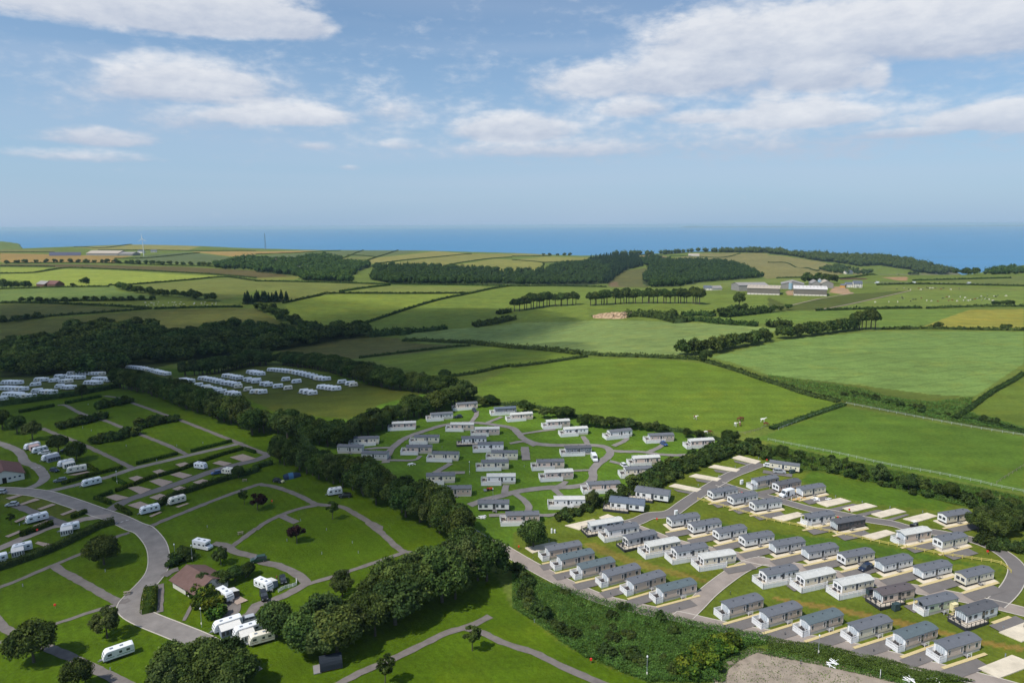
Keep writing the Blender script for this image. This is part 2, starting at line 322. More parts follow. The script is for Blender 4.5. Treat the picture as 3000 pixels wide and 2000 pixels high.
# ------------------------------------------------------------------ ground
FIELDS = [   # (outline in the photograph, dropped onto the terrain; colour of the crop, turf or darkened wood floor)
 ("P -200,1085 600,1080 1000,1100 1400,1250 1440,1640 1440,2300 -400,2300", (84, 120, 22)),          # caravan lawns
 ("P 1000,1100 1350,1180 2100,1280 2140,1340 1700,1560 1500,1640 1350,1560 800,1330 1000,1250", (96, 140, 48)),   # lodge lawns
 ("P 1500,1560 2080,1330 2300,1330 2900,1450 3100,1560 3100,2300 1500,2300", (106, 132, 50)),      # static pitches
 ("C2 1900,250 2250,650; C3 0,880 200,1010 450,1210 850,1410 1250,1568; P 2000,2300 1300,2300 1300,1900", (86, 122, 24)),
 ("B1 0,180 560,130 1150,60 1560,120 1600,170 2200,70; B2 100,80 700,190 1550,320 1150,420 850,560 150,480; B1 2300,380 1700,210 1050,230 700,290 0,370", (92, 112, 46)),
 ("A1 0,318 450,330 1220,345 1050,370 1060,410 860,410 600,400 60,410 0,400", (163, 149, 91)),
 ("A1 0,285 520,285 500,310 0,312", (124, 140, 82)),
 ("A1 700,262 1150,245 1700,240 2230,265 1720,295 900,290", (149, 159, 98)),
 ("A1 1230,350 1740,310 2190,365 2190,400 1900,420 1250,400", (103, 127, 87)),
 ("A1 1760,305 2352,302; A2 600,293 200,325 0,330; A1 2150,350", (172, 158, 102)),
 ("A1 0,420 700,420 1700,445 2352,480; A2 420,540 0,545; A1 1900,510 1100,470 620,450 0,440", (104, 104, 67)),
 ("A2 20,545 430,530 350,560 0,570", (131, 147, 75)),
 ("A1 0,450 450,455 300,495 0,500", (149, 176, 81)),
 ("A1 0,512 330,500 620,462 1050,475 1800,520 2050,530 1250,605 600,630 510,625 330,625 260,570 0,560", (150, 178, 82)),
 ("A1 0,660 520,635 1040,625 1080,670 1480,715 1250,745 900,755 0,765", (112, 144, 80)),
 ("A1 1310,610 2100,545 2352,570; A2 0,580 1120,605 760,680 560,720 250,770 0,650; A1 2352,660 2230,700 2050,750 1900,700 1420,650", (120, 139, 75)),
 ("A1 380,770 1040,750 1600,750 2250,795 2230,815 1420,825 1390,820 800,795", (132, 156, 76)),
 ("A1 0,785 600,790 1200,830 370,920 0,945", (103, 118, 68)),
 ("A1 0,960 1400,840 2352,825; A2 100,880 380,1030 0,1020; A1 2352,1060 1450,1060 1200,970 800,990 620,1100 0,1160", (105, 119, 65)),
 ("A2 0,345 780,300 1240,290 1530,300 1110,355 800,345 700,355 600,335 350,370", (106, 130, 90)),
 ("A2 780,360 1000,350 1100,355 800,400", (129, 145, 89)),
 ("A2 800,408 1110,360 1650,300 2000,325 1300,390 1090,415", (149, 158, 96)),
 ("A2 1100,418 1980,325 2352,325; A3 720,340 300,345 0,345; A2 2100,370 1740,435", (144, 155, 91)),
 ("A2 1760,438 2200,370 2352,380; A3 300,350 720,360 650,390 280,408 230,500 0,510; A2 2270,490 2200,460", (145, 158, 88)),
 ("A2 780,685 1230,620 2130,630 1960,685", (128, 150, 80)),
 ("A2 260,795 560,720 750,700 1960,690 1180,905 980,970 620,1050 300,870", (130, 158, 70)),
 ("A2 1000,970 1180,910 1980,690 2352,625; A3 0,630 1300,640 1750,700 2352,700; A4 0,720 0,850; A3 1900,900 1400,900 1250,870 700,820 700,930 0,950; A2 1380,1045 1050,1050", (118, 148, 68)),
 ("A2 1380,1060 1700,1020 2352,970; A3 0,955 900,935 1500,950 2352,1000; A4 0,1010 100,1010; A3 2300,1080 1700,1170 1530,1260 930,1255 600,1240 0,1170; A2 2060,1150 1350,1115", (134, 168, 102)),
 ("A2 180,1215 780,1110 1040,1080 1320,1100 1350,1130 1960,1160 1400,1240 900,1285 350,1240", (105, 116, 68)),
 ("A2 1000,1290 1980,1180 2352,1180; A3 100,1210 600,1250 0,1375; A2 1800,1440 1690,1480 1500,1450 1250,1350", (118, 150, 60)),
 ("A3 0,1380 690,1280 930,1285 1500,1300 1800,1340 2352,1500; B4 700,410 0,620; B3 2050,690 1500,640 1100,560 500,520 0,400; B2 2050,340 1980,260 2352,90", (110, 146, 54)),
 ("A3 1830,1270 2352,1150; A4 250,1100 1050,1030 2352,1040 2352,1330; B4 1900,350 1500,330 800,240 0,150; A3 2050,1330", (124, 164, 92)),
 ("A4 1400,1000 1600,900 1850,840 2352,830 2352,1030 1600,1015", (154, 164, 77)),
 ("A4 250,850 1700,835 1850,838 1390,1005 1030,1010 940,880 800,880 560,930 200,970 0,960; A3 2250,960 1750,940 1900,900", (114, 150, 72)),
 ("A4 440,845 1050,730 1340,660 1750,640 2352,630 2352,800 1450,820", (120, 150, 74)),
 ("A4 1000,660 1060,620 2352,640 2352,660 1330,665", (124, 147, 78)),
 ("A4 1300,560 2352,530 2352,610 1700,590", (113, 137, 77)),
 ("A4 1040,540 1270,535 1290,570 1190,570", (174, 154, 122)),
 ("A4 650,545 910,548 900,560 650,562", (100, 84, 72)),
 ("A4 200,810 470,740 800,690 1300,665 700,800 430,840 0,850 0,720", (92, 112, 57)),
 ("A4 600,625 700,625 780,690 720,700 560,680", (184, 168, 144)),
 ("A4 160,670 235,650 235,705 170,705", (184, 168, 144)),
 ("A4 0,560 650,540 650,570 300,600 0,590; A3 2150,600 1930,640 1550,635 1700,600", (125, 150, 80)),
 ("A4 0,335 100,340 500,400 700,450 900,470 650,520 0,555; A3 2300,520 2000,400 1450,370 1700,320 2352,320", (139, 146, 96)),
 ("A3 1130,350 1290,330 1450,355 1420,370 1150,365", (156, 144, 108)),
 ("A2 1100,450 1250,440 1700,455 2260,480 2352,490; A3 230,490 450,420 720,400 850,380 1000,385 900,500 820,600 0,612; A2 2352,605 1250,600 1050,560", (62, 82, 44)),  # ground under the far woods coloured dark so gaps between crowns read dark
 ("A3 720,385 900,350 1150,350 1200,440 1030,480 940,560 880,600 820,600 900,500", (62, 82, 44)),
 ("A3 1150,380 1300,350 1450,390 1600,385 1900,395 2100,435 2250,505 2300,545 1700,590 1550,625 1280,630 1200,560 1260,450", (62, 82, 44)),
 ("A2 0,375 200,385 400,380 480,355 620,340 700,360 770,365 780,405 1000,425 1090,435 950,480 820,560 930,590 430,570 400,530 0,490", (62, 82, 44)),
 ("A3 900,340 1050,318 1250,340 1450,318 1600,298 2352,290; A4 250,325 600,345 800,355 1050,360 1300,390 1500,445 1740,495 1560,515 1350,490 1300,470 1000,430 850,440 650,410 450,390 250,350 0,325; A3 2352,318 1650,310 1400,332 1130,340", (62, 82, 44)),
 ("A3 880,580 1030,480 1250,450 1200,560 1270,630 900,630", (105, 116, 71)),
 ("A3 890,590 960,580 1050,628 905,628", (129, 119, 93)),
 ("B4 10,690 700,440 2352,720 2352,1230 2100,1190 1100,1000 500,870 0,760; B3 2200,740", (98, 138, 54)),
 ("B4 1850,500 2000,380 2250,220 2352,150 2352,640 1900,590", (106, 136, 58)),
 ("B4 0,150 800,240 1500,330 1900,350 1850,500 2352,640 2352,700 700,430 0,215; A3 2352,1500 2000,1380", (100, 124, 58)),
 ("B4 0,780 500,880 1100,1010 1800,1150 2352,1260 2352,1440 1700,1350 1000,1150 400,1040 0,1010", (92, 120, 46)),
 ("B4 400,1030 1000,1150 1700,1340 1600,1400 900,1330 520,1230 300,1120", (88, 128, 44)),
 ("C3 2150,300; C4 0,190 700,250 1400,370 2200,540 1700,470 1000,400 330,330; C3 1750,40 1700,0", (84, 122, 46)),
 ("C3 0,450 300,640 1000,850 2000,1080 2352,1150; C4 0,1150 600,1260 1200,1400 1900,1568 1400,1568 900,1450 500,1340 0,1250; C3 2200,1230 2000,1330 1880,1420 1900,1568 1250,1568 850,1400 450,1200 200,1000 0,870", (92, 124, 52)),
 ("C3 1860,1430 2000,1330 2200,1240; C4 0,1280 500,1370 900,1470 1350,1600; P 2700,2080 2080,2080", (176, 160, 142)),
 ("C3 640,290 760,280 1100,420 1600,560 1900,660 1750,640 1200,520 900,420", (134, 136, 68)),
 ("C4 0,770 600,860 1100,960 1600,1080 2000,1180 2352,1230 2352,1280 1800,1180 1300,1060 800,950 200,840", (150, 140, 76)),
 ("A1 0,1170 600,1110 820,1010 1400,1010 1650,1080 2352,1010; A2 0,1050 560,1070 860,1040 1030,1070 780,1115 150,1220; A1 2352,1250 1700,1310 1000,1430 0,1460", (70, 88, 46)),  # valley wood floor, coloured dark like the far woods
 ("B1 0,1230 100,1215 300,1250 800,1400 700,1480 450,1470 0,1330", (100, 122, 46)),
]
CROPS = ((124, 164, 92), (134, 168, 102))      # drilled crops, with tramlines
def in_poly(x, y, P):
    c = np.zeros(x.shape, bool); n = len(P)
    for i in range(n):
        x0, y0 = P[i]; x1, y1 = P[(i+1) % n]
        if y0 == y1: continue
        k = ((y0 > y) != (y1 > y)) & (x < (x1-x0)*(y-y0)/(y1-y0) + x0); c ^= k
    return c
def build_ground():
    Y = np.concatenate([np.linspace(-260, 90, 36)[:-1], np.geomspace(90, 4500, 690)])
    U = np.linspace(-0.86, 0.86, 620)
    wid = np.maximum(Y, 90) + 150
    X = U[None]*wid[:, None]; YY = Y[:, None].repeat(len(U), 1); Z = zt_exact(X, YY); GRID.update(Y=Y, w=wid, U=U, Z=Z)
    h, w = X.shape; me = bpy.data.meshes.new('ground')
    v = np.stack([X, YY, Z], -1).reshape(-1, 3).astype(np.float32)
    i = (np.arange(h-1)[:, None]*w + np.arange(w-1)[None]).ravel()
    f = np.stack([i, i+1, i+w+1, i+w], 1).astype(np.int32)
    me.vertices.add(len(v)); me.vertices.foreach_set('co', v.ravel())
    me.loops.add(f.size); me.loops.foreach_set('vertex_index', f.ravel())
    me.polygons.add(len(f)); me.polygons.foreach_set('loop_start', np.arange(0, f.size, 4, dtype=np.int32)); me.polygons.foreach_set('loop_total', np.full(len(f), 4, np.int32))
    me.polygons.foreach_set('use_smooth', np.ones(len(f), bool))
    col = np.empty((len(v), 4), np.float32); col[:] = (*grass(112, 140, 66), 1)
    vx, vy = v[:, 0].astype(float), v[:, 1].astype(float)
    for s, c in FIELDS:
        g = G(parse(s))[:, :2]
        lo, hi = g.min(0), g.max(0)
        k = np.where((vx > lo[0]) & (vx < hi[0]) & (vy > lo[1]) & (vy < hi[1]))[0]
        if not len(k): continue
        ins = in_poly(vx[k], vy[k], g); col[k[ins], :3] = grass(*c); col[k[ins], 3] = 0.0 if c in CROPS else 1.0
    # cliffs below the coast
    cl = v[:, 2] < -70; col[cl & (vy > 1800), :3] = alb(110, 110, 80)
    a = me.color_attributes.new('turf', 'FLOAT_COLOR', 'POINT'); a.data.foreach_set('color', col.ravel())
    me.update(calc_edges=True)
    m = bpy.data.materials.new('turf'); m.use_nodes = True; nt = m.node_tree; L = nt.links.new
    b = nt.nodes['Principled BSDF']; b.inputs['Roughness'].default_value = 0.95; b.inputs['Specular IOR Level'].default_value = 0.08
    at = nt.nodes.new('ShaderNodeAttribute'); at.attribute_name = 'turf'; tc = nt.nodes.new('ShaderNodeTexCoord')
    val = None
    for sc, amp, det in ((0.9, 0.22, 4), (0.09, 0.17, 5), (0.012, 0.12, 4)):
        n = nt.nodes.new('ShaderNodeTexNoise'); n.inputs['Scale'].default_value = sc; n.inputs['Detail'].default_value = det; n.inputs['Roughness'].default_value = 0.6
        L(tc.outputs['Object'], n.inputs[0])
        mr = nt.nodes.new('ShaderNodeMapRange'); mr.inputs[1].default_value = 0.28; mr.inputs[2].default_value = 0.72; mr.inputs[3].default_value = 1-amp; mr.inputs[4].default_value = 1+amp
        L(n.outputs[0], mr.inputs[0])
        if val is None: val = mr.outputs[0]
        else:
            q = nt.nodes.new('ShaderNodeMath'); q.operation = 'MULTIPLY'; L(val, q.inputs[0]); L(mr.outputs[0], q.inputs[1]); val = q.outputs[0]
    # drill lines: long faint streaks
    mp = nt.nodes.new('ShaderNodeMapping'); mp.inputs['Rotation'].default_value = (0, 0, R(24)); mp.inputs['Scale'].default_value = (0.012, 0.16, 1)
    L(tc.outputs['Object'], mp.inputs[0]); ns = nt.nodes.new('ShaderNodeTexNoise'); ns.inputs['Scale'].default_value = 1.0; ns.inputs['Detail'].default_value = 3; L(mp.outputs[0], ns.inputs[0])
    mr = nt.nodes.new('ShaderNodeMapRange'); mr.inputs[1].default_value = 0.3; mr.inputs[2].default_value = 0.7; mr.inputs[3].default_value = 0.88; mr.inputs[4].default_value = 1.12; L(ns.outputs[0], mr.inputs[0])
    q = nt.nodes.new('ShaderNodeMath'); q.operation = 'MULTIPLY'; L(val, q.inputs[0]); L(mr.outputs[0], q.inputs[1])
    vm = nt.nodes.new('ShaderNodeVectorMath'); vm.operation = 'SCALE'; L(at.outputs['Color'], vm.inputs[0]); L(q.outputs[0], vm.inputs['Scale'])
    # tramlines in the drilled crops, mowing stripes on the site lawns
    sx = nt.nodes.new('ShaderNodeSeparateXYZ'); L(tc.outputs['Object'], sx.inputs[0])
    def M(op, a, b=None, c=None):
        n = nt.nodes.new('ShaderNodeMath'); n.operation = op
        for i, v in enumerate((a, b, c)):
            if v is None: continue
            if isinstance(v, (int, float)): n.inputs[i].default_value = v
            else: L(v, n.inputs[i])
        return n.outputs[0]
    wv = M('MULTIPLY', M('SUBTRACT', n.outputs[0], 0.5), 14.0)
    across = M('ADD', M('MULTIPLY_ADD', sx.outputs[0], -0.42, M('MULTIPLY', sx.outputs[1], 0.91)), wv)
    tram = M('MULTIPLY', M('LESS_THAN', M('FRACT', M('DIVIDE', across, 15.0)), 0.11), M('SUBTRACT', 1.0, at.outputs['Alpha']))
    near = M('LESS_THAN', sx.outputs[1], 340.0); stripe = M('MULTIPLY', M('SINE', M('MULTIPLY', M('MULTIPLY_ADD', sx.outputs[0], 0.8, M('MULTIPLY', sx.outputs[1], 0.6)), 2.4)), near)
    fac = M('ADD', M('SUBTRACT', 1.0, M('MULTIPLY', tram, 0.16)), M('MULTIPLY', stripe, 0.045))
    vm2 = nt.nodes.new('ShaderNodeVectorMath'); vm2.operation = 'SCALE'; L(vm.outputs[0], vm2.inputs[0]); L(fac, vm2.inputs['Scale']); vm = vm2
    # dry, yellowish patches in the turf
    n4 = nt.nodes.new('ShaderNodeTexNoise'); n4.inputs['Scale'].default_value = 0.05; n4.inputs['Detail'].default_value = 7; n4.inputs['Roughness'].default_value = 0.7; L(tc.outputs['Object'], n4.inputs[0])
    mr = nt.nodes.new('ShaderNodeMapRange'); mr.inputs[1].default_value = 0.50; mr.inputs[2].default_value = 0.72; mr.inputs[4].default_value = 0.60; L(n4.outputs[0], mr.inputs[0])
    mx = nt.nodes.new('ShaderNodeMix'); mx.data_type = 'RGBA'; mx.blend_type = 'MULTIPLY'; L(mr.outputs[0], mx.inputs[0]); L(vm.outputs[0], mx.inputs[6]); mx.inputs[7].default_value = (1.45, 1.12, 0.85, 1)
    L(mx.outputs[2], b.inputs['Base Color'])
    nb = nt.nodes.new('ShaderNodeTexNoise'); nb.inputs['Scale'].default_value = 1.6; nb.inputs['Detail'].default_value = 5; L(tc.outputs['Object'], nb.inputs[0])
    bp = nt.nodes.new('ShaderNodeBump'); bp.inputs['Strength'].default_value = 0.55; bp.inputs['Distance'].default_value = 0.35; L(nb.outputs[0], bp.inputs['Height']); L(bp.outputs[0], b.inputs['Normal'])
    me.materials.append(m)
    return tag(obj('ground', me), kind='structure')
ground = build_ground()

# sea: one sheet to the horizon
def build_sea():
    m = bpy.data.materials.new('sea_water'); m.use_nodes = True; nt = m.node_tree; L = nt.links.new; b = nt.nodes['Principled BSDF']
    b.inputs['Base Color'].default_value = (0.034, 0.195, 0.370, 1); b.inputs['Roughness'].default_value = 0.42; b.inputs['Specular IOR Level'].default_value = 0.28
    tc = nt.nodes.new('ShaderNodeTexCoord'); mp = nt.nodes.new('ShaderNodeMapping'); mp.inputs['Scale'].default_value = (0.0006, 0.004, 1); L(tc.outputs['Object'], mp.inputs[0])
    n = nt.nodes.new('ShaderNodeTexNoise'); n.inputs['Scale'].default_value = 1; n.inputs['Detail'].default_value = 6; L(mp.outputs[0], n.inputs[0])
    mr = nt.nodes.new('ShaderNodeMapRange'); mr.inputs[1].default_value = .3; mr.inputs[2].default_value = .7; mr.inputs[3].default_value = 0.9; mr.inputs[4].default_value = 1.1; L(n.outputs[0], mr.inputs[0])
    vm = nt.nodes.new('ShaderNodeVectorMath'); vm.operation = 'SCALE'; vm.inputs[0].default_value = (0.034, 0.195, 0.370); L(mr.outputs[0], vm.inputs['Scale']); L(vm.outputs[0], b.inputs['Base Color'])
    Ys = np.geomspace(1200, 56000, 40); v = []; f = []
    for y in Ys: v += [(-1.3*y, y, SEA_Z), (1.3*y, y, SEA_Z)]
    for i in range(len(Ys)-1): f.append((2*i, 2*i+1, 2*i+3, 2*i+2))
    return tag(obj('sea', mesh_from(v, f, 'sea'), mat=m), kind='structure')
build_sea()
# the far shore across the water, a thin blue line
def far_shore():
    sk = [(1985, 667), (2000, 664.5), (2015, 662), (2040, 662.5), (2070, 664), (2150, 663), (2300, 662.5), (2420, 663), (2600, 661.5), (2800, 661), (2950, 659.5), (3150, 659), (3400, 658)]
    xs = np.linspace(1985, 3400, 120); ys = np.interp(xs, [p[0] for p in sk], [p[1] for p in sk]) + 0.35*np.sin(xs*0.05)*np.sin(xs*0.021)
    v, f = [], []
    for px, py in zip(xs, ys):
        x, y, z = ctl(px, py, 43000.0); v += [(x*0.985, y*0.985, SEA_Z-2), (x, y, max(z, SEA_Z+3)), (x*1.03, y*1.03, SEA_Z-2)]
    for i in range(len(xs)-1): a = 3*i; f += [(a, a+3, a+4, a+1), (a+1, a+4, a+5, a+2)]
    tag(obj('far_shore_hills', mesh_from(v, f, 'far_shore', smooth=True), mat=material('far_land', (0.06, 0.09, 0.05), 0.9)), kind='structure')
far_shore()
# haze: the air itself
def haze():
    mb = MB(); mb.box(-62000, 62000, -900, 57500, -160, 106); m = bpy.data.materials.new('haze_air'); m.use_nodes = True; nt = m.node_tree
    for n in list(nt.nodes):
        if n.type == 'BSDF_PRINCIPLED': nt.nodes.remove(n)
    pv = nt.nodes.new('ShaderNodeVolumePrincipled'); pv.inputs['Color'].default_value = (0.60, 0.85, 1.0, 1); pv.inputs['Density'].default_value = 3.7e-5; pv.inputs['Anisotropy'].default_value = 0.0
    nt.links.new(pv.outputs[0], [n for n in nt.nodes if n.type == 'OUTPUT_MATERIAL'][0].inputs['Volume'])
    o = obj('haze', mb.mesh('haze', [m])); tag(o, kind='stuff')
haze()
# unseen cumulus, shaped to lay shade on the left of the site and the valley wood
SHADE = [  # ground ellipses it is shaped to shade: x, y, rx, ry, weight
 (-330, 470, 330, 190, 1.3), (-260, 640, 330, 170, 1.3), (-150, 760, 210, 130, 0.9), (-600, 700, 300, 240, 1.0), (-90, 470, 130, 100, 0.75), (-330, 300, 150, 90, 0.6), (-210, 300, 110, 55, 0.5), (-190, 235, 180, 90, 0.9), (-80, 255, 115, 80, 0.75), (-10, 520, 90, 55, 0.7), (-50, 700, 130, 70, 0.9), (-420, 860, 330, 90, 0.55)]
CLOUD_Z = 900.0
def shade_cloud():
    off = SDIR*(CLOUD_Z/SDIR[2]); n = 120
    gx = np.linspace(-1150, 250, n); gy = np.linspace(60, 1150, n); X, Y = np.meshgrid(gx, gy)
    D = np.full(X.shape, -1.0)
    for (x, y, rx, ry, wt) in SHADE: D = np.maximum(D, wt*(1-((X-x)/rx)**2-((Y-y)/ry)**2))
    rs = np.random.default_rng(5); N = np.zeros(X.shape)
    for k in range(26):
        fr = 0.006*1.35**(k % 9); a = rs.uniform(0, 6.28); ph = rs.uniform(0, 6.28)
        N += np.sin((X*math.cos(a)+Y*math.sin(a))*fr+ph)*0.006/fr
    N = N/np.abs(N).max()
    T = np.clip(D+0.35*N, 0, 1); T = T*T*(3-2*T)
    top = CLOUD_Z + 10 + 90*T*(1+0.4*N); bot = CLOUD_Z - 10*T
    v = np.concatenate([np.stack([X+off[0], Y+off[1], top], -1).reshape(-1, 3), np.stack([X+off[0], Y+off[1], bot-10], -1).reshape(-1, 3)])
    i = (np.arange(n-1)[:, None]*n+np.arange(n-1)[None]).ravel(); f = np.stack([i, i+1, i+n+1, i+n], 1)
    keep = (T.ravel()[f].max(1) > 0.001); f = f[keep]
    me = mesh_from(v, np.concatenate([f, (f+n*n)[:, ::-1]]), 'cloud', smooth=True)
    a = me.attributes.new('thickness', 'FLOAT', 'POINT'); a.data.foreach_set('value', np.concatenate([T.ravel(), T.ravel()]).astype(np.float32))
    m = bpy.data.materials.new('cloud_vapour'); m.use_nodes = True; nt = m.node_tree; L = nt.links.new
    out = [q for q in nt.nodes if q.type == 'OUTPUT_MATERIAL'][0]; at = nt.nodes.new('ShaderNodeAttribute'); at.attribute_name = 'thickness'
    tr = nt.nodes.new('ShaderNodeBsdfTransparent'); df = nt.nodes.new('ShaderNodeBsdfDiffuse'); df.inputs[0].default_value = (0.85, 0.85, 0.86, 1); mx = nt.nodes.new('ShaderNodeMixShader')
    q = nt.nodes.new('ShaderNodeMath'); q.operation = 'MULTIPLY'; q.inputs[1].default_value = 0.70; L(at.outputs['Fac'], q.inputs[0]); L(q.outputs[0], mx.inputs[0])
    L(tr.outputs[0], mx.inputs[1]); L(df.outputs[0], mx.inputs[2]); L(mx.outputs[0], out.inputs[0])
    tag(obj('cloud', me, mat=m), 'unseen cumulus cloud shaped to cast shade on the caravan site', 'cloud')
shade_cloud()
# ------------------------------------------------------------------ roads, paths, pitches
M_TAR = material('tarmac', alb(134, 128, 123), 0.9, 0.2, 0.24, 0.22, 0.3, 6)
M_TARN = material('new_tarmac', alb(116, 111, 108), 0.9, 0.2, 0.12, 0.3, 0.3, 6)
M_TARL = material('worn_tarmac', alb(152, 141, 132), 0.92, 0.15, 0.24, 0.16, 0.2, 6)
M_PATH = material('path_asphalt', alb(120, 113, 108), 0.92, 0.15, 0.26, 0.4, 0.3, 6)
M_KERB = material('kerb_concrete', alb(196, 188, 176), 0.9, 0.2, 0.12, 1.5)
M_SLAB = material('concrete_slab', alb(212, 200, 178), 0.9, 0.2, 0.22, 0.35)
M_PAVE = material('buff_paving', alb(204, 186, 138), 0.9, 0.2, 0.14, 2.2)
M_GRIT = material('pitch_gravel', alb(168, 150, 136), 0.95, 0.1, 0.2, 1.4)
M_LINE = material('white_paint', alb(225, 225, 220), 0.7, 0.2, 0.1, 2)
_zo = [0.050]
def zoff(): _zo[0] += 0.004; return _zo[0]
def spline(P, step=2.0):
    P = np.asarray(P, float)
    if len(P) < 3: 
        n = max(2, int(np.linalg.norm(P[-1]-P[0])/step)+1); t = np.linspace(0, 1, n)[:, None]; return P[0]*(1-t)+P[-1]*t
    Q = np.concatenate([[2*P[0]-P[1]], P, [2*P[-1]-P[-2]]]); out = []
    for i in range(1, len(Q)-2):
        a, b, c, d = Q[i-1], Q[i], Q[i+1], Q[i+2]; n = max(2, int(np.linalg.norm(c-b)/step)+1)
        for t in np.linspace(0, 1, n, endpoint=False): out.append(0.5*((2*b)+(-a+c)*t+(2*a-5*b+4*c-d)*t*t+(-a+3*b-3*c+d)*t**3))
    out.append(Q[-2]); return np.array(out)
def path_xy(s, step=2.0): return spline(GP(s)[:, :2], step)
def normals2(C):
    T = np.gradient(C, axis=0); T /= np.linalg.norm(T, axis=1)[:, None] + 1e-9; return np.stack([-T[:, 1], T[:, 0]], 1)
def ribbon(name, C, o0, o1, mat, z, parent=None, cross=4, kind='structure', thick=0.0, rag=0.0):
    N = normals2(C); n = len(C); offs = np.linspace(o0, o1, cross)
    P = C[:, None] + N[:, None]*offs[None, :, None]
    if rag: rr = np.random.default_rng(n); P[:, 0] += N*rr.normal(0, rag, (n, 1)); P[:, -1] += N*rr.normal(0, rag, (n, 1))
    Z = zt(P[..., 0], P[..., 1]) + z
    v = np.concatenate([P, Z[..., None]], -1).reshape(-1, 3); f = []
    for i in range(n-1):
        for j in range(cross-1): a = i*cross+j; f.append((a, a+cross, a+cross+1, a+1))
    if thick:       # drop the two long edges to the ground so it is a real step
        lo = v.copy(); lo[:, 2] -= thick; b = len(v); v = np.concatenate([v, lo])
        for i in range(n-1):
            for j in (0, cross-1): a = i*cross+j; f.append((a, a+cross, b+a+cross, b+a))
    me = mesh_from(v, f, name); 
    if kind: return tag(obj(name, me, parent, mat), kind=kind if parent is None else None)
    return obj(name, me, parent, mat)
def sheet(name, pts3, mat, z, parent=None, nx=8, ny=5, kind='structure', thick=0.0):
    """four ground points -> draped quad sheet"""
    a, b, c, d = [np.asarray(p[:2], float) for p in pts3]; v = []; f = []
    for j in range(ny+1):
        for i in range(nx+1):
            s, t = i/nx, j/ny; p = (a*(1-s)+b*s)*(1-t)+(d*(1-s)+c*s)*t; v.append((p[0], p[1], 0))
    v = np.array(v); v[:, 2] = zt(v[:, 0], v[:, 1]) + z
    for j in range(ny):
        for i in range(nx): k = j*(nx+1)+i; f.append((k, k+1, k+nx+2, k+nx+1))
    if thick:
        ring = [i for i in range(nx)] + [j*(nx+1)+nx for j in range(ny)] + [ny*(nx+1)+i for i in range(nx, 0, -1)] + [j*(nx+1) for j in range(ny, 0, -1)]
        b0 = len(v); lo = v[ring].copy(); lo[:, 2] -= thick; v = np.concatenate([v, lo]); m = len(ring)
        f += [(ring[i], ring[(i+1) % m], b0+(i+1) % m, b0+i) for i in range(m)]
    o = obj(name, mesh_from(v, f, name), parent, mat)
    return tag(o, kind=kind) if parent is None else o
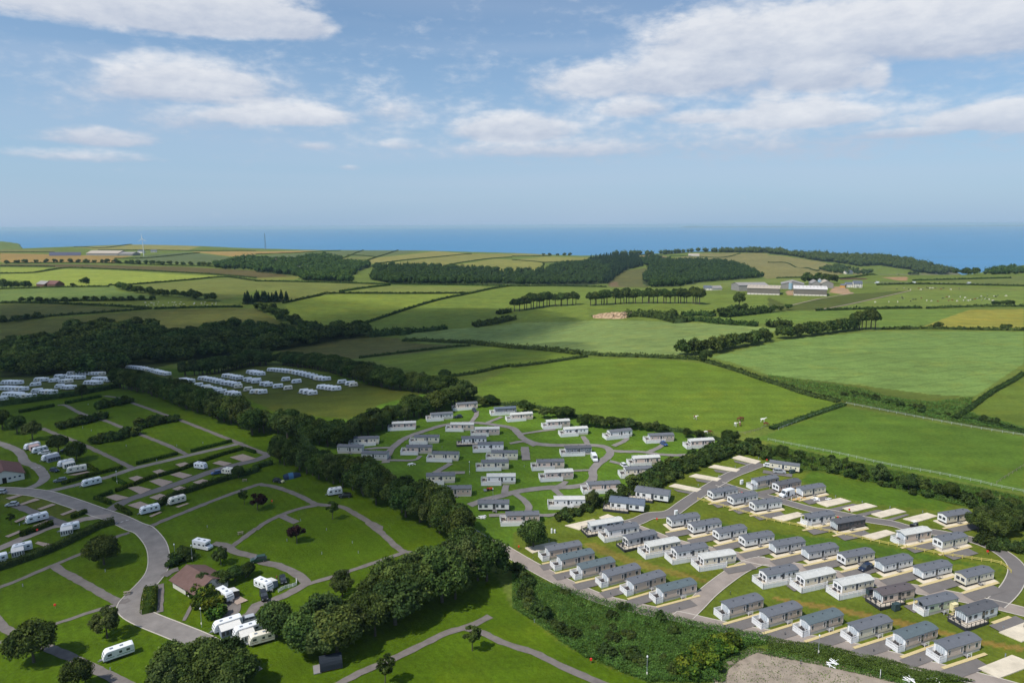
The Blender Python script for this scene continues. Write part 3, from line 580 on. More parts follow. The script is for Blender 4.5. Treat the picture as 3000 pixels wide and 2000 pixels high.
ROADS = [  # name, line, width, material, kerb
 ('road', "B1 -150,1205 150,1215 400,1245 650,1320 900,1410 1080,1470 1230,1540; C1 1330,170 1430,290 1460,420 1440,540 1360,650 1250,760 1190,840 1220,910 1350,985 1600,1085 1850,1190 2050,1310 2300,1500", 6.2, 'TAR', 1),
 ('road', "B1 180,1215 330,1165 410,1100 380,1035 320,985 230,950 195,880 130,830 0,780 -100,750", 4.0, 'TAR', 0),
 ('road', "B1 420,1225 620,1180 780,1140 1000,1085 1230,1010 1500,945 1750,885 2000,828 2160,790 2210,770", 3.6, 'TAR', 0),
 ('path', "B1 2190,775 2352,845; B2 130,890", 3.0, 'PATH', 0),
 ('path', "B1 1215,1005 1000,900 830,820 640,740 480,680 390,640", 2.5, 'PATH', 0),
 ('path', "B1 1720,885 1550,800 1320,710 1100,625 980,575 760,510 600,430 530,430", 2.5, 'PATH', 0),
 ('path', "B1 2190,775 1950,680 1720,590 1500,510 1250,420 1080,360 960,345", 2.5, 'PATH', 0),
 ('road', "B1 1000,1400 1150,1310 1350,1240 1600,1160 1800,1090 2000,1020 2352,930; B2 130,880", 5.0, 'TARN', 0),
 ('road', "B1 1020,1440 760,1478 600,1530; C1 480,130 250,225 0,330 -80,360", 4.0, 'TARL', 0),
 ('path', "B1 100,1330 250,1390 400,1450 560,1510 640,1540", 3.5, 'TARN', 0),
 ('path', "C1 -40,705 200,610 460,500 830,345 1050,235 1190,185", 2.0, 'PATH', 0),
 ('path', "C1 490,490 620,570 750,640 870,710 1000,780 1100,825 1190,800", 2.9, 'PATH', 0),
 ('path', "C1 1080,850 850,912 650,980 400,1060", 1.8, 'PATH', 0),
 ('path', "C1 -60,960 60,1080 150,1130 80,1180 -60,1220", 2.8, 'PATH', 0),
 ('path', "C1 140,1125 320,1200 480,1260 650,1330 850,1430 1020,1510 1200,1600", 2.8, 'PATH', 0),
 ('path', "B1 1370,1550 1500,1490 1700,1410 2000,1290 2352,1165; B2 60,1160 200,1185 400,1260 530,1330 620,1345 720,1352 820,1375 950,1450 1150,1560; C2 1020,90 1150,190 1280,310 1350,360 1450,385 1600,460 1800,560", 2.6, 'PATH', 0),
 ('path', "B2 560,1345 400,1380 250,1430 100,1500 0,1570; C1 2352,150 2250,230 2120,320 2060,345", 2.4, 'PATH', 0),
 ('path', "C1 1960,285 2080,310 2150,360 2352,415; C2 60,460 200,490 350,555 440,620 450,660 380,705 250,770 100,830 0,860; C1 2290,940 2150,1010", 3.2, 'PATH', 0),
 ('path', "C2 460,665 650,610 830,550 1100,460 1300,390 1350,368", 2.1, 'PATH', 0),
 ('path', "C1 2060,980 2140,910 2140,860 2100,800", 4.0, 'PATH', 0),
 ('path', "C2 700,1610 950,1480 1250,1350 1500,1230 1750,1110 1920,1060 2050,1010 2150,955", 2.4, 'PATH', 0),
 ('path', "C2 1930,1070 2080,1105 2200,1170 2352,1230; C3 200,1290 400,1390 600,1480 900,1610", 2.4, 'PATH', 0),
 ('path', "B2 230,1440 370,1510", 3.0, 'PATH', 0),
 ('path', "C1 1500,590 1570,545 1640,525", 3.0, 'PATH', 0),
 ('path', "C1 1480,660 1480,760 1470,920", 1.8, 'PATH', 0), ('path', "C1 1790,800 1740,900 1690,1000", 1.0, 'PATH', 0),
 ('road', "C2 1960,180 2100,265 2250,330 2352,390; C3 200,505 500,660 800,790 1100,872 1400,935 1600,975 1900,1045 2352,1132; C4 400,1185 900,1280 1500,1430 2000,1550 2400,1660", 5.0, 'TARL', 1),
 ('road', "C3 1560,975 1680,860 1800,740 1950,620 2100,520 2250,455 2340,450", 5.0, 'TARL', 1),
 ('road', "C3 1030,105 1180,165 1300,210 1450,268 1650,320 1900,370 2150,420 2352,462; C4 400,530 700,590 1000,648 1300,700 1600,752 1900,812 2100,855 2500,955", 5.0, 'TARL', 1),
 ('road', "C3 1020,120 1150,85 1270,35; B3 1450,1425 1600,1325 1800,1195 2000,1080 2150,1020 2290,965", 5.0, 'TARN', 1),
 ('road', "B3 1900,1150 2020,1190 2200,1240 2352,1275; B4 120,1310 400,1388 600,1420 900,1480 1150,1520; C4 1300,150 1600,200 1850,250 2050,320 2200,410 2275,490 2290,570 2250,670 2180,760 2080,850", 4.6, 'TARN', 1),
 ('road', "B2 1190,960 1220,870 1290,790 1400,720 1600,650 1770,605 1990,590 2200,612 2352,640; B3 60,690 110,740 250,788 500,800 720,797 850,812 900,850 885,900 780,975 740,1040 745,1100 690,1155 550,1180 300,1190 100,1215 0,1235; B2 2250,1265 2100,1300 1960,1350", 3.7, 'TAR', 0),
 ('road', "B3 890,845 1000,855 1200,860 1350,882 1560,888 1720,870", 2.8, 'TAR', 0),
 ('path', "B3 930,805 1020,765 1060,735", 2.5, 'TAR', 0), ('path', "B3 1240,862 1330,830 1390,790", 2.5, 'TAR', 0), ('path', "B3 700,790 650,715", 2.8, 'TAR', 0),
 ('path', "B2 1975,590 2020,530 2030,485", 2.6, 'TAR', 0), ('path', "B2 2090,605 2200,562 2260,535", 2.6, 'TAR', 0), ('path', "B3 90,695 250,670 400,652", 2.4, 'TAR', 0),
 ('path', "B2 1250,820 1100,825 1000,835", 2.2, 'TAR', 0), ('path', "B2 1220,935 1450,935 1510,895", 2.2, 'TAR', 0), ('path', "B2 1600,1075 1700,1020 1790,965", 2.8, 'TAR', 0),
 ('path', "B2 1660,1055 1920,1050", 3.0, 'TAR', 0), ('path', "B3 -20,782 110,765 210,805", 2.4, 'TAR', 0), ('path', "B3 120,815 120,860 130,935", 4.0, 'TAR', 0),
 ('path', "B3 10,1235 90,1290 155,1360 130,1430", 2.8, 'TAR', 0), ('path', "B2 2140,1445; B3 0,1438 280,1442 520,1430", 2.6, 'TAR', 0), ('path', "B3 560,1032 740,1028", 2.0, 'TAR', 0),
 ('path', "B3 400,1190 470,1155 500,1130", 2.6, 'TAR', 0), ('path', "B3 380,1195 450,1265", 2.8, 'TAR', 0), ('path', "B2 2280,1245 2300,1165", 3.0, 'TAR', 0), ('path', "B3 900,945 980,965 1030,985", 2.4, 'TAR', 0),
 ('track', "A4 430,848 700,800 1000,735 1310,665", 2.2, 'GRIT', 0), ('track', "A4 180,808 460,742", 2.0, 'GRIT', 0), ('track', "A4 460,742 740,695 790,686", 2.0, 'GRIT', 0),
 ('road', "A4 880,590 1300,592 1700,598 2352,618", 5.0, 'TAR', 0),
]
MATK = {'TAR': M_TAR, 'TARN': M_TARN, 'TARL': M_TARL, 'PATH': M_PATH, 'SLAB': M_SLAB, 'GRIT': M_GRIT}
for nm, s, w, mk, kb in ROADS:
    w *= 0.88 if nm == 'path' else 0.92
    C = path_xy(s, 2.0 if s[0] != 'A' else 12.0); z = zoff() + (0.25 if s[0] == 'A' else 0); r = ribbon(nm, C, -w/2, w/2, MATK[mk], z, rag=0 if kb or s[0] == 'A' else 0.11)
    if kb:
        for sd in (-1, 1):
            ribbon('kerb', C, sd*(w/2), sd*(w/2+0.22), M_KERB, z+0.07, parent=r, cross=2, kind=None, thick=0.09)
# give-way dashes
for s in ("C1 1065,108 1088,100", "C1 1110,97 1135,90", "C1 1155,82 1180,76", "B1 283,1012 305,1010", "B1 318,1008 338,1006", "B1 350,1003 372,1002"):
    C = path_xy(s, 1.0); ribbon('road_marking', C, -0.14, 0.14, M_LINE, 0.30, cross=2)
PITCH_Q = ["B1 970,1275 1060,1250 1190,1280 1070,1310", "B1 1170,1190 1270,1175 1390,1205 1290,1250", "B1 1370,1130 1460,1105 1590,1135 1490,1180", "B1 1560,1070 1650,1045 1770,1075 1680,1105",
 "B1 1170,1350 1290,1315 1380,1350 1290,1390", "B1 1370,1280 1470,1245 1590,1275 1480,1310", "B1 1580,1200 1650,1175 1750,1195 1660,1230", "B1 1770,1140 1860,1110 1950,1135 1850,1165",
 "B1 1950,965 2020,940 2130,965 2060,990", "B1 2110,910 2230,880 2352,920 2230,950", "B1 1180,1100 1260,1080 1330,1100 1240,1130", "B1 1400,1040 1470,1020 1530,1040 1450,1065", "B1 1610,975 1700,955 1750,975 1660,1000",
 "B1 50,1285 180,1250 210,1260 90,1300", "B1 165,1345 330,1285 370,1300 200,1350", "B1 340,1385 480,1335 515,1345 375,1395", "B1 550,1435 680,1385 710,1395 580,1445", "B1 130,1500 230,1450 275,1460 150,1510",
 "C1 45,225 180,170 210,180 80,235", "C1 300,130 430,80 460,95 330,140", "C1 320,290 350,272 490,300 430,327", "C1 2000,740 2170,760 2280,815 2180,855", "B1 620,1075 800,1040 830,1045 700,1075", "B1 1370,1450 1470,1410 1490,1415 1390,1460", "B1 1610,1365 1720,1330 1740,1335 1640,1372"]
for s in PITCH_Q: sheet('pitch', GP(s), M_GRIT, 0.28 if '2000,740' in s else 0.24, nx=4, ny=3)
SLAB_Q = ["B3 2015,915 2085,893 2288,945 2235,972", "B3 1805,1000 1860,978 2098,1020 2060,1045", "B3 1625,1085 1690,1062 1925,1105 1885,1130", "B3 1440,1175 1500,1152 1742,1200 1700,1228",
 "C3 485,125 750,65 790,85 620,165", "C3 800,50 880,22 960,50 850,80", "C3 118,330 385,275 455,300 190,380", "B4 440,1325 665,1283 765,1315 545,1365", "B4 680,1378 900,1330 1005,1360 770,1412",
 "B4 945,1430 1160,1377 1270,1410 1040,1465", "B4 1240,1475 1460,1420 1560,1450 1360,1508", "B4 35,1465 270,1413 350,1440 130,1503", "C4 858,222 1085,165 1180,195 970,260", "C4 1925,1440 2240,1315 2460,1400 2120,1530", "C4 2120,1105 2400,1000 2600,1080 2330,1195"]
for s in SLAB_Q: sheet('slab', GP(s), M_SLAB, 0.26, nx=6, ny=4, thick=0.25)
# strips of tarmac and buff paving beside the empty slabs
for s in ("B3 2035,935 2235,975 2225,1000 2050,955", "B3 1850,1020 2060,1050 2055,1075 1870,1045", "B3 1680,1105 1880,1135 1870,1160 1700,1130", "B3 1480,1200 1700,1232 1690,1255 1520,1225",
          "B4 560,1385 780,1335 830,1345 640,1405", "B4 790,1440 1010,1390 1060,1400 870,1455", "B4 1050,1490 1270,1430 1300,1440 1120,1500"): sheet('parking_bay', GP(s), M_TARN, 0.22, nx=6, ny=3)
for s in ("B4 460,1385 490,1372 775,1318 770,1330 500,1390"[:34], ): pass
# gravel yard
def yard():
    g = GP("C3 1870,1430 2000,1335 2200,1245; C4 0,1285 500,1375 900,1475 1300,1590; P 2600,2060 2080,2060")
    ctr = g.mean(0); v = [ctr] + list(g); v = np.array(v); v[:, 2] = zt(v[:, 0], v[:, 1]) + 0.05
    tag(obj('gravel_yard', mesh_from(v, [(0, i, i % len(g)+1) for i in range(1, len(g)+1)], 'yard'), mat=material('yard_gravel', alb(156, 143, 128), 0.95, 0.1, 0.34, 0.28, 0.5, 3)), kind='structure')
yard()
# quarry face
def quarry():
    g = GP("A3 735,880 850,840 1000,835 1130,830 1170,855"); bs = GP("A3 745,915 850,920 950,922 1050,915 1165,885"); n = 40; rows = 7; v = []; rg = np.random.default_rng(3)
    tp = spline(g, 3.0); bt = spline(bs, 3.0); t = np.linspace(0, 1, n)
    I = lambda A, k: np.stack([np.interp(t, np.linspace(0, 1, len(A)), A[:, i]) for i in range(3)], 1)
    B = I(bt, 0); hgt = 7*np.sin(np.pi*np.clip(t*0.9+0.06, 0, 1))**0.6
    for r in range(rows):
        f = r/(rows-1); q = B.copy(); q[:, 1] += 5*f + rg.normal(0, 0.7, n)*(0 < f < 1); q[:, 2] = zt(B[:, 0], B[:, 1]) - 0.5 + f*hgt + rg.normal(0, .25, n)*(f > 0); v.append(q)
    back = B.copy(); back[:, 1] += 26; back[:, 2] = zt(back[:, 0], back[:, 1]) + 0.2; v.append(back)
    V = np.concatenate(v); f = [(r*n+i, r*n+i+1, (r+1)*n+i+1, (r+1)*n+i) for r in range(rows) for i in range(n-1)]
    midx = [0]*((rows-1)*(n-1)) + [1]*(n-1)
    me = mesh_from(V, f, 'quarry', [material('quarry_rock', alb(178, 152, 124), 0.95, 0.1, 0.35, 0.25, 0.8, 0.6), material('quarry_turf', grass(96, 116, 58), 0.95, 0.1, 0.2, 0.3)], midx)
    tag(obj('quarry_face', me), kind='structure')
quarry()
# ------------------------------------------------------------------ vegetation
def leaf_mat(name, c, rnd=0.26, trans=0.22):
    m = bpy.data.materials.new(name); m.use_nodes = True; nt = m.node_tree; L = nt.links.new
    for n in list(nt.nodes):
        if n.type == 'BSDF_PRINCIPLED': nt.nodes.remove(n)
    out = [n for n in nt.nodes if n.type == 'OUTPUT_MATERIAL'][0]
    tc = nt.nodes.new('ShaderNodeTexCoord'); ge = nt.nodes.new('ShaderNodeNewGeometry')
    n = nt.nodes.new('ShaderNodeTexNoise'); n.inputs['Scale'].default_value = 0.45; n.inputs['Detail'].default_value = 5; L(ge.outputs['Position'], n.inputs[0])
    mr = nt.nodes.new('ShaderNodeMapRange'); mr.inputs[1].default_value = 0.3; mr.inputs[2].default_value = 0.7; mr.inputs[3].default_value = 0.62; mr.inputs[4].default_value = 1.42; L(n.outputs[0], mr.inputs[0])
    oi = nt.nodes.new('ShaderNodeObjectInfo'); m2 = nt.nodes.new('ShaderNodeMapRange'); m2.inputs[3].default_value = 1-rnd; m2.inputs[4].default_value = 1+rnd; L(oi.outputs['Random'], m2.inputs[0])
    mu = nt.nodes.new('ShaderNodeMath'); mu.operation = 'MULTIPLY'; L(mr.outputs[0], mu.inputs[0]); L(m2.outputs[0], mu.inputs[1])
    vm = nt.nodes.new('ShaderNodeVectorMath'); vm.operation = 'SCALE'; vm.inputs[0].default_value = c; L(mu.outputs[0], vm.inputs['Scale'])
    hs = nt.nodes.new('ShaderNodeHueSaturation'); h = nt.nodes.new('ShaderNodeMapRange'); h.inputs[3].default_value = 0.478; h.inputs[4].default_value = 0.518
    wn = nt.nodes.new('ShaderNodeMath'); wn.operation = 'MULTIPLY'; wn.inputs[1].default_value = 7.31; L(oi.outputs['Random'], wn.inputs[0]); fr = nt.nodes.new('ShaderNodeMath'); fr.operation = 'FRACT'; L(wn.outputs[0], fr.inputs[0])
    L(fr.outputs[0], h.inputs[0]); L(h.outputs[0], hs.inputs['Hue']); L(vm.outputs[0], hs.inputs['Color'])
    d = nt.nodes.new('ShaderNodeBsdfDiffuse'); t = nt.nodes.new('ShaderNodeBsdfTranslucent'); mx = nt.nodes.new('ShaderNodeMixShader'); mx.inputs[0].default_value = trans
    L(hs.outputs[0], d.inputs[0]); L(hs.outputs[0], t.inputs[0]); L(d.outputs[0], mx.inputs[1]); L(t.outputs[0], mx.inputs[2]); L(mx.outputs[0], out.inputs[0])
    return m
LF = [leaf_mat('leaf_mid', (0.060, 0.092, 0.023)), leaf_mat('leaf_light', (0.098, 0.135, 0.033)), leaf_mat('leaf_dark', (0.036, 0.060, 0.017))]
LF2 = [leaf_mat('ash_leaf', (0.085, 0.118, 0.036)), leaf_mat('ash_leaf_light', (0.125, 0.160, 0.050)), leaf_mat('ash_leaf_dark', (0.052, 0.080, 0.026))]
LF3 = [leaf_mat('sycamore_leaf', (0.046, 0.080, 0.024)), leaf_mat('sycamore_leaf_light', (0.074, 0.112, 0.030)), leaf_mat('sycamore_leaf_dark', (0.028, 0.050, 0.016))]
LFP = [leaf_mat('leaf_purple', (0.035, 0.018, 0.020)), leaf_mat('leaf_purple_light', (0.05, 0.024, 0.024)), leaf_mat('leaf_purple_dark', (0.022, 0.012, 0.014))]
LFC = [leaf_mat('needle_mid', (0.028, 0.055, 0.025)), leaf_mat('needle_light', (0.045, 0.075, 0.030)), leaf_mat('needle_dark', (0.018, 0.038, 0.020))]
LFH = [leaf_mat('hedge_leaf', (0.062, 0.098, 0.026)), leaf_mat('hedge_leaf_light', (0.085, 0.125, 0.028)), leaf_mat('hedge_leaf_dark', (0.040, 0.066, 0.021))]
LFG = [leaf_mat('clipped_leaf', (0.055, 0.100, 0.016)), leaf_mat('clipped_leaf_light', (0.13, 0.17, 0.02)), leaf_mat('clipped_leaf_dark', (0.03, 0.06, 0.012))]
LFS = [leaf_mat('bramble', (0.092, 0.165, 0.034)), leaf_mat('tall_grass', (0.125, 0.200, 0.045)), leaf_mat('bramble_dark', (0.066, 0.122, 0.026))]
BARK = material('bark', (0.10, 0.085, 0.065), 0.95, 0.1, 0.3, 3)
def nrm(a): return a/(np.linalg.norm(a, axis=-1, keepdims=True)+1e-9)
def leaf_quads(C, Nn, size, rng, flat=0.75, asp=0.62):
    n = nrm(Nn + rng.normal(0, flat, C.shape)); t = nrm(np.cross(n, rng.normal(0, 1, C.shape))); b = np.cross(n, t)
    s = (size*rng.uniform(0.65, 1.35, len(C)))[:, None]
    return np.stack([C+t*s, C+b*s*asp, C-t*s*0.9, C-b*s*asp], 1)
def ico(sub=1):
    bm = bmesh.new(); bmesh.ops.create_icosphere(bm, subdivisions=sub, radius=1); v = np.array([x.co[:] for x in bm.verts]); f = np.array([[x.index for x in p.verts] for p in bm.faces]); bm.free(); return v, f
ICO_V, ICO_F = ico(1)
def crown_data(rng, rx, rz, zc, nb, nl, leaf, spread=0.62, blob=0.44, ry=None, low=-0.35, core=0.70):
    ry = ry or rx
    d = nrm(rng.normal(0, 1, (nb*4, 3))); d = d[d[:, 2] > low][:nb]; nb = len(d)
    E3 = np.array([rx, ry, rz]); cen = d*E3*spread*rng.uniform(0.75, 1.15, (nb, 1)); cen[0] = 0
    br = blob*min(rx, rz*1.15)*rng.uniform(0.7, 1.25, nb)
    k = rng.integers(0, nb, nl); dd = nrm(rng.normal(0, 1, (nl, 3)) + 0.9*nrm(cen[k]/E3))
    P = cen[k] + dd*(br[k]*rng.uniform(0.70, 1.18, nl))[:, None]
    N = nrm(dd*0.8 + nrm(P/E3)*0.6 + np.array([0, 0, 0.25]))
    Q = leaf_quads(P + [0, 0, zc], N, leaf, rng)
    tone = rng.choice(3, nb, p=[0.5, 0.27, 0.23])[k]; fl = rng.random(nl) < 0.25; tone[fl] = rng.integers(0, 3, fl.sum())
    ev, ef = [], []
    for i in range(nb): ev.append(cen[i] + ICO_V*br[i]*core*rng.uniform(0.9, 1.1, (len(ICO_V), 1)) + [0, 0, zc]); ef.append(ICO_F + i*len(ICO_V))
    return Q, tone, np.concatenate(ev), np.concatenate(ef)
def crown_mesh(name, mats, *a, **k):
    Q, t, ev, ef = crown_data(*a, **k); return quads_mesh(Q, name, mats, t, (ev, ef, 2))
def trunk_mesh(name, rng, h, r, hc, rx, limbs=5):
    mb = MB()
    def tube(p0, p1, r0, r1, n=7, seg=3):
        p0, p1 = np.array(p0, float), np.array(p1, float); prev = None
        for s in range(seg+1):
            t = s/seg; c = p0*(1-t)+p1*t + (rng.normal(0, 0.06*h/9, 3) if 0 < s < seg else 0); rr = r0*(1-t)+r1*t
            ring = [(c[0]+rr*math.cos(2*math.pi*k/n), c[1]+rr*math.sin(2*math.pi*k/n), c[2]) for k in range(n)]
            b = len(mb.v); mb.v += ring
            if prev is not None:
                for k in range(n): mb.f.append((prev+k, prev+(k+1) % n, b+(k+1) % n, b+k)); mb.m.append(0)
            prev = b
    tube((0, 0, -0.4), (0, 0, h), r*1.25, r*0.55)
    for i in range(limbs):
        a = 2*math.pi*(i+rng.random()*0.6)/limbs; z0 = h*rng.uniform(0.6, 0.95)
        tube((0, 0, z0), (math.cos(a)*rx*0.62, math.sin(a)*rx*0.62, hc+rng.uniform(-0.1, 0.25)*rx), r*0.5, r*0.14, 5, 2)
    return mb.mesh(name, [BARK])
TREES = {}
def proto(kind, n, make):
    TREES[kind] = [make(np.random.default_rng(100+37*i+sum(map(ord, kind)))) for i in range(n)]
def mk_broad(r):
    rx, rz = r.uniform(3.7, 4.3), r.uniform(3.5, 4.0); return crown_mesh('crown', LF, r, rx, rz, 5.6, 40, 5600, 0.30, spread=0.70, blob=0.38), trunk_mesh('trunk', r, 4.6, 0.26, 5.2, rx, 7)
def mk_ash(r): return crown_mesh('crown', LF2, r, 3.5, 4.2, 5.6, 34, 4200, 0.26, spread=0.78, blob=0.30, low=-0.5, core=0.55), trunk_mesh('trunk', r, 4.8, 0.24, 5.4, 3.4, 8)
def mk_syc(r): return crown_mesh('crown', LF3, r, 4.4, 3.6, 5.5, 44, 5600, 0.31, spread=0.74, blob=0.34, low=-0.2), trunk_mesh('trunk', r, 4.4, 0.30, 5.0, 4.2, 7)
def mk_young(r): return crown_mesh('crown', LF, r, 1.9, 2.5, 4.2, 22, 900, 0.22, blob=0.26, low=-0.8, core=0.35), trunk_mesh('trunk', r, 3.6, 0.10, 4.0, 1.6, 5)
def mk_purple(r): return crown_mesh('crown', LFP, r, 2.0, 1.9, 3.0, 12, 1000, 0.26), trunk_mesh('trunk', r, 2.4, 0.12, 2.8, 1.6, 4)
def mk_beech(r): return crown_mesh('crown', LF, r, 5.0, 4.2, 9.8, 18, 1500, 0.62, low=-0.25), trunk_mesh('trunk', r, 8.2, 0.42, 9.0, 4.5, 6)
def mk_bush(r): return crown_mesh('crown', LFH, r, 1.7, 1.35, 1.15, 10, 650, 0.26, low=-0.5), trunk_mesh('trunk', r, 0.9, 0.07, 1.0, 1.2, 4)
def mk_gorse(r): return crown_mesh('crown', LFG, r, 1.6, 1.3, 1.1, 10, 650, 0.24, low=-0.5), trunk_mesh('trunk', r, 0.9, 0.07, 1.0, 1.2, 4)
def mk_far(r):
    Q, t, ev, ef = crown_data(r, 4.4, 3.8, 5.0, 12, 620, 0.62, low=-0.6); mb = MB(); mb.cyl((0, 0), 0.35, -0.6, 4.5, 6, 0, 0.2); v0 = len(ev)
    return quads_mesh(Q, 'tree', LF, t, (ev, ef, 2)), None
def mk_conifer(r):
    Q, T = [], []; H = 14.0
    for lv in range(15):
        f = lv/14; z = 1.6+f*(H-1.8); rad = 2.9*(1-f)**0.85+0.18; n = int(26*(1-f)+7)
        a = r.uniform(0, 6.28, n); rr = rad*r.uniform(0.45, 1.05, n); C = np.stack([np.cos(a)*rr, np.sin(a)*rr, z+r.normal(0, .2, n)-0.25*rr], 1)
        N = np.stack([np.cos(a)*0.7, np.sin(a)*0.7, np.full(n, 0.75)], 1); Q.append(leaf_quads(C, N, 0.72, r, 0.35, 0.5)); T.append(r.choice(3, n, p=[.5, .25, .25]))
    ev = ICO_V*[2.0, 2.0, 5.2]; ev = ev*(1-0.0*ev[:, 2:3]); ev[:, :2] *= np.clip(0.95-ev[:, 2:3]/7.5, 0.12, 1.1); ev[:, 2] += 6.5
    return quads_mesh(np.concatenate(Q), 'crown', LFC, np.concatenate(T), (ev, ICO_F, 2)), trunk_mesh('trunk', r, 3.0, 0.22, 3.5, 0.8, 2)
proto('broad', 5, mk_broad); TREES['broad'] += [mk_ash(np.random.default_rng(5)), mk_ash(np.random.default_rng(6)), mk_syc(np.random.default_rng(8)), mk_syc(np.random.default_rng(9))]; proto('young', 3, mk_young); proto('purple', 2, mk_purple); proto('beech', 4, mk_beech); proto('bush', 5, mk_bush); proto('gorse', 3, mk_gorse); proto('far', 6, mk_far); proto('conifer', 4, mk_conifer)
BASEH = {'broad': 9.4, 'young': 6.6, 'purple': 4.8, 'beech': 14.2, 'bush': 2.5, 'gorse': 2.4, 'far': 8.9, 'conifer': 14.0}
VR = np.random.default_rng(21)
def plant(kind, p, h, name, label, cat='tree', group=None, wide=1.0, seed=None):
    crown, trunk = TREES[kind][VR.integers(len(TREES[kind])) if seed is None else seed % len(TREES[kind])]
    s = h/BASEH[kind]; sx = s*wide*VR.uniform(0.93, 1.07)
    z = float(zt(np.array([p[0]]), np.array([p[1]]))[0])
    if trunk is None:
        o = obj(name, crown, loc=(float(p[0]), float(p[1]), z-0.3)); o.scale = (sx, sx, s); o.rotation_euler = (0, 0, VR.uniform(0, 6.28)); return tag(o, label, cat, group)
    e = empty(name, (p[0], p[1], z-0.05), VR.uniform(0, 6.28)); e.scale = (sx, sx, s); obj('trunk', trunk, e); obj('crown', crown, e)
    return tag(e, label, cat, group)
def belt(kind, s, spacing, h, name, label, group, cat='tree', rows=1, rowgap=4.0, jit=0.8, wide=1.0, hv=0.15):
    C = path_xy(s, 0.5); N = normals2(C); L = np.concatenate([[0], np.cumsum(np.linalg.norm(np.diff(C, axis=0), axis=1))]); k = 0
    for r in range(rows):
        d = spacing*0.5*(r % 2)
        while d < L[-1]:
            c = np.array([np.interp(d, L, C[:, 0]), np.interp(d, L, C[:, 1])]); n = np.array([np.interp(d, L, N[:, 0]), np.interp(d, L, N[:, 1])])
            p = c + n*((r-(rows-1)/2)*rowgap) + VR.normal(0, jit, 2); plant(kind, p, h*VR.uniform(1-hv*1.4, 1+hv*1.2), name, label, cat, group, wide*VR.uniform(0.88, 1.2)); d += spacing*VR.uniform(0.8, 1.2); k += 1
    return k
def hedge(s, h, w, label, group=None, mats=None, leaf=0.26, dens=16, name='hedge', rag=0.25, cat='hedge', step=1.0, cap=9000):
    C = path_xy(s, step); N = normals2(C); T = np.stack([N[:, 1], -N[:, 0]], 1); L = np.concatenate([[0], np.cumsum(np.linalg.norm(np.diff(C, axis=0), axis=1))])
    n = min(cap, int(L[-1]*dens*(2*h+w)/3.0/ (leaf/0.26)**1.6)); rng = np.random.default_rng(int(L[-1]*10) % 100000)
    d = rng.uniform(0, L[-1], n); a = rng.uniform(0, math.pi, n)
    hh = h*(1 + rag*np.sin(d*0.55+rng.uniform(0, 6))*0.5 + rag*np.sin(d*1.7+2)*0.35 + rag*rng.normal(0, 0.3, n))
    ex = np.sign(np.cos(a))*np.abs(np.cos(a))**0.45; ez = np.abs(np.sin(a))**0.45
    lat = ex*w/2*(1+rag*rng.normal(0, 0.25, n)); px = np.interp(d, L, C[:, 0]); py = np.interp(d, L, C[:, 1]); nx = np.interp(d, L, N[:, 0]); ny = np.interp(d, L, N[:, 1])
    X, Y = px+nx*lat, py+ny*lat; Z = zt(X, Y) + ez*hh
    P = np.stack([X, Y, Z], 1); Nn = np.stack([nx*ex, ny*ex, ez+0.15], 1); o0 = np.array([C[0, 0], C[0, 1], 0.0])
    Q = leaf_quads(P, nrm(Nn), leaf, rng) - o0
    # dense inside
    m = max(2, int(L[-1]/ (2.0 if step < 4 else 10))); dd = np.linspace(0, L[-1], m); cx = np.interp(dd, L, C[:, 0]); cy = np.interp(dd, L, C[:, 1]); nx2 = np.interp(dd, L, N[:, 0]); ny2 = np.interp(dd, L, N[:, 1]); ev = []
    for off, hz in ((-0.42, -0.2), (-0.38, 0.78), (0.38, 0.78), (0.42, -0.2)):
        x, y = cx+nx2*off*w, cy+ny2*off*w; ev.append(np.stack([x, y, zt(x, y)+hz*h], 1))
    ev = np.stack(ev, 1).reshape(-1, 3) - o0; ef = [(4*i+j, 4*i+j+1, 4*i+j+5, 4*i+j+4) for i in range(m-1) for j in range(3)] + [(0, 1, 2, 3), (4*m-4, 4*m-3, 4*m-2, 4*m-1)]
    mt = mats or LFH; me = quads_mesh(Q, name, mt, rng.choice(3, n, p=[.5, .25, .25]), (ev, np.array(ef), 2)); o = obj(name, me, loc=tuple(o0))
    return tag(o, label, cat, group)
def pts_in(s, n, mind=0.0, rng=VR):
    """n random pixels inside the outline, dropped on the ground, kept apart by mind metres"""
    P = np.array(parse(s)); lo, hi = P.min(0), P.max(0); out = []
    while sum(map(len, out)) < n:
        q = rng.uniform(lo, hi, (n*3, 2)); q = q[in_poly(q[:, 0], q[:, 1], P)]; out.append(q)
    q = np.concatenate(out)[:n]; g = G(q)
    if mind > 0:
        keep = []; cell = {}
        for i, p in enumerate(g):
            c = (int(p[0]//mind), int(p[1]//mind))
            if any(np.hypot(*(p[:2]-g[j][:2])) < mind for a in (-1, 0, 1) for b in (-1, 0, 1) for j in cell.get((c[0]+a, c[1]+b), ())): continue
            cell.setdefault(c, []).append(i); keep.append(i)
        g = g[keep]
    return g
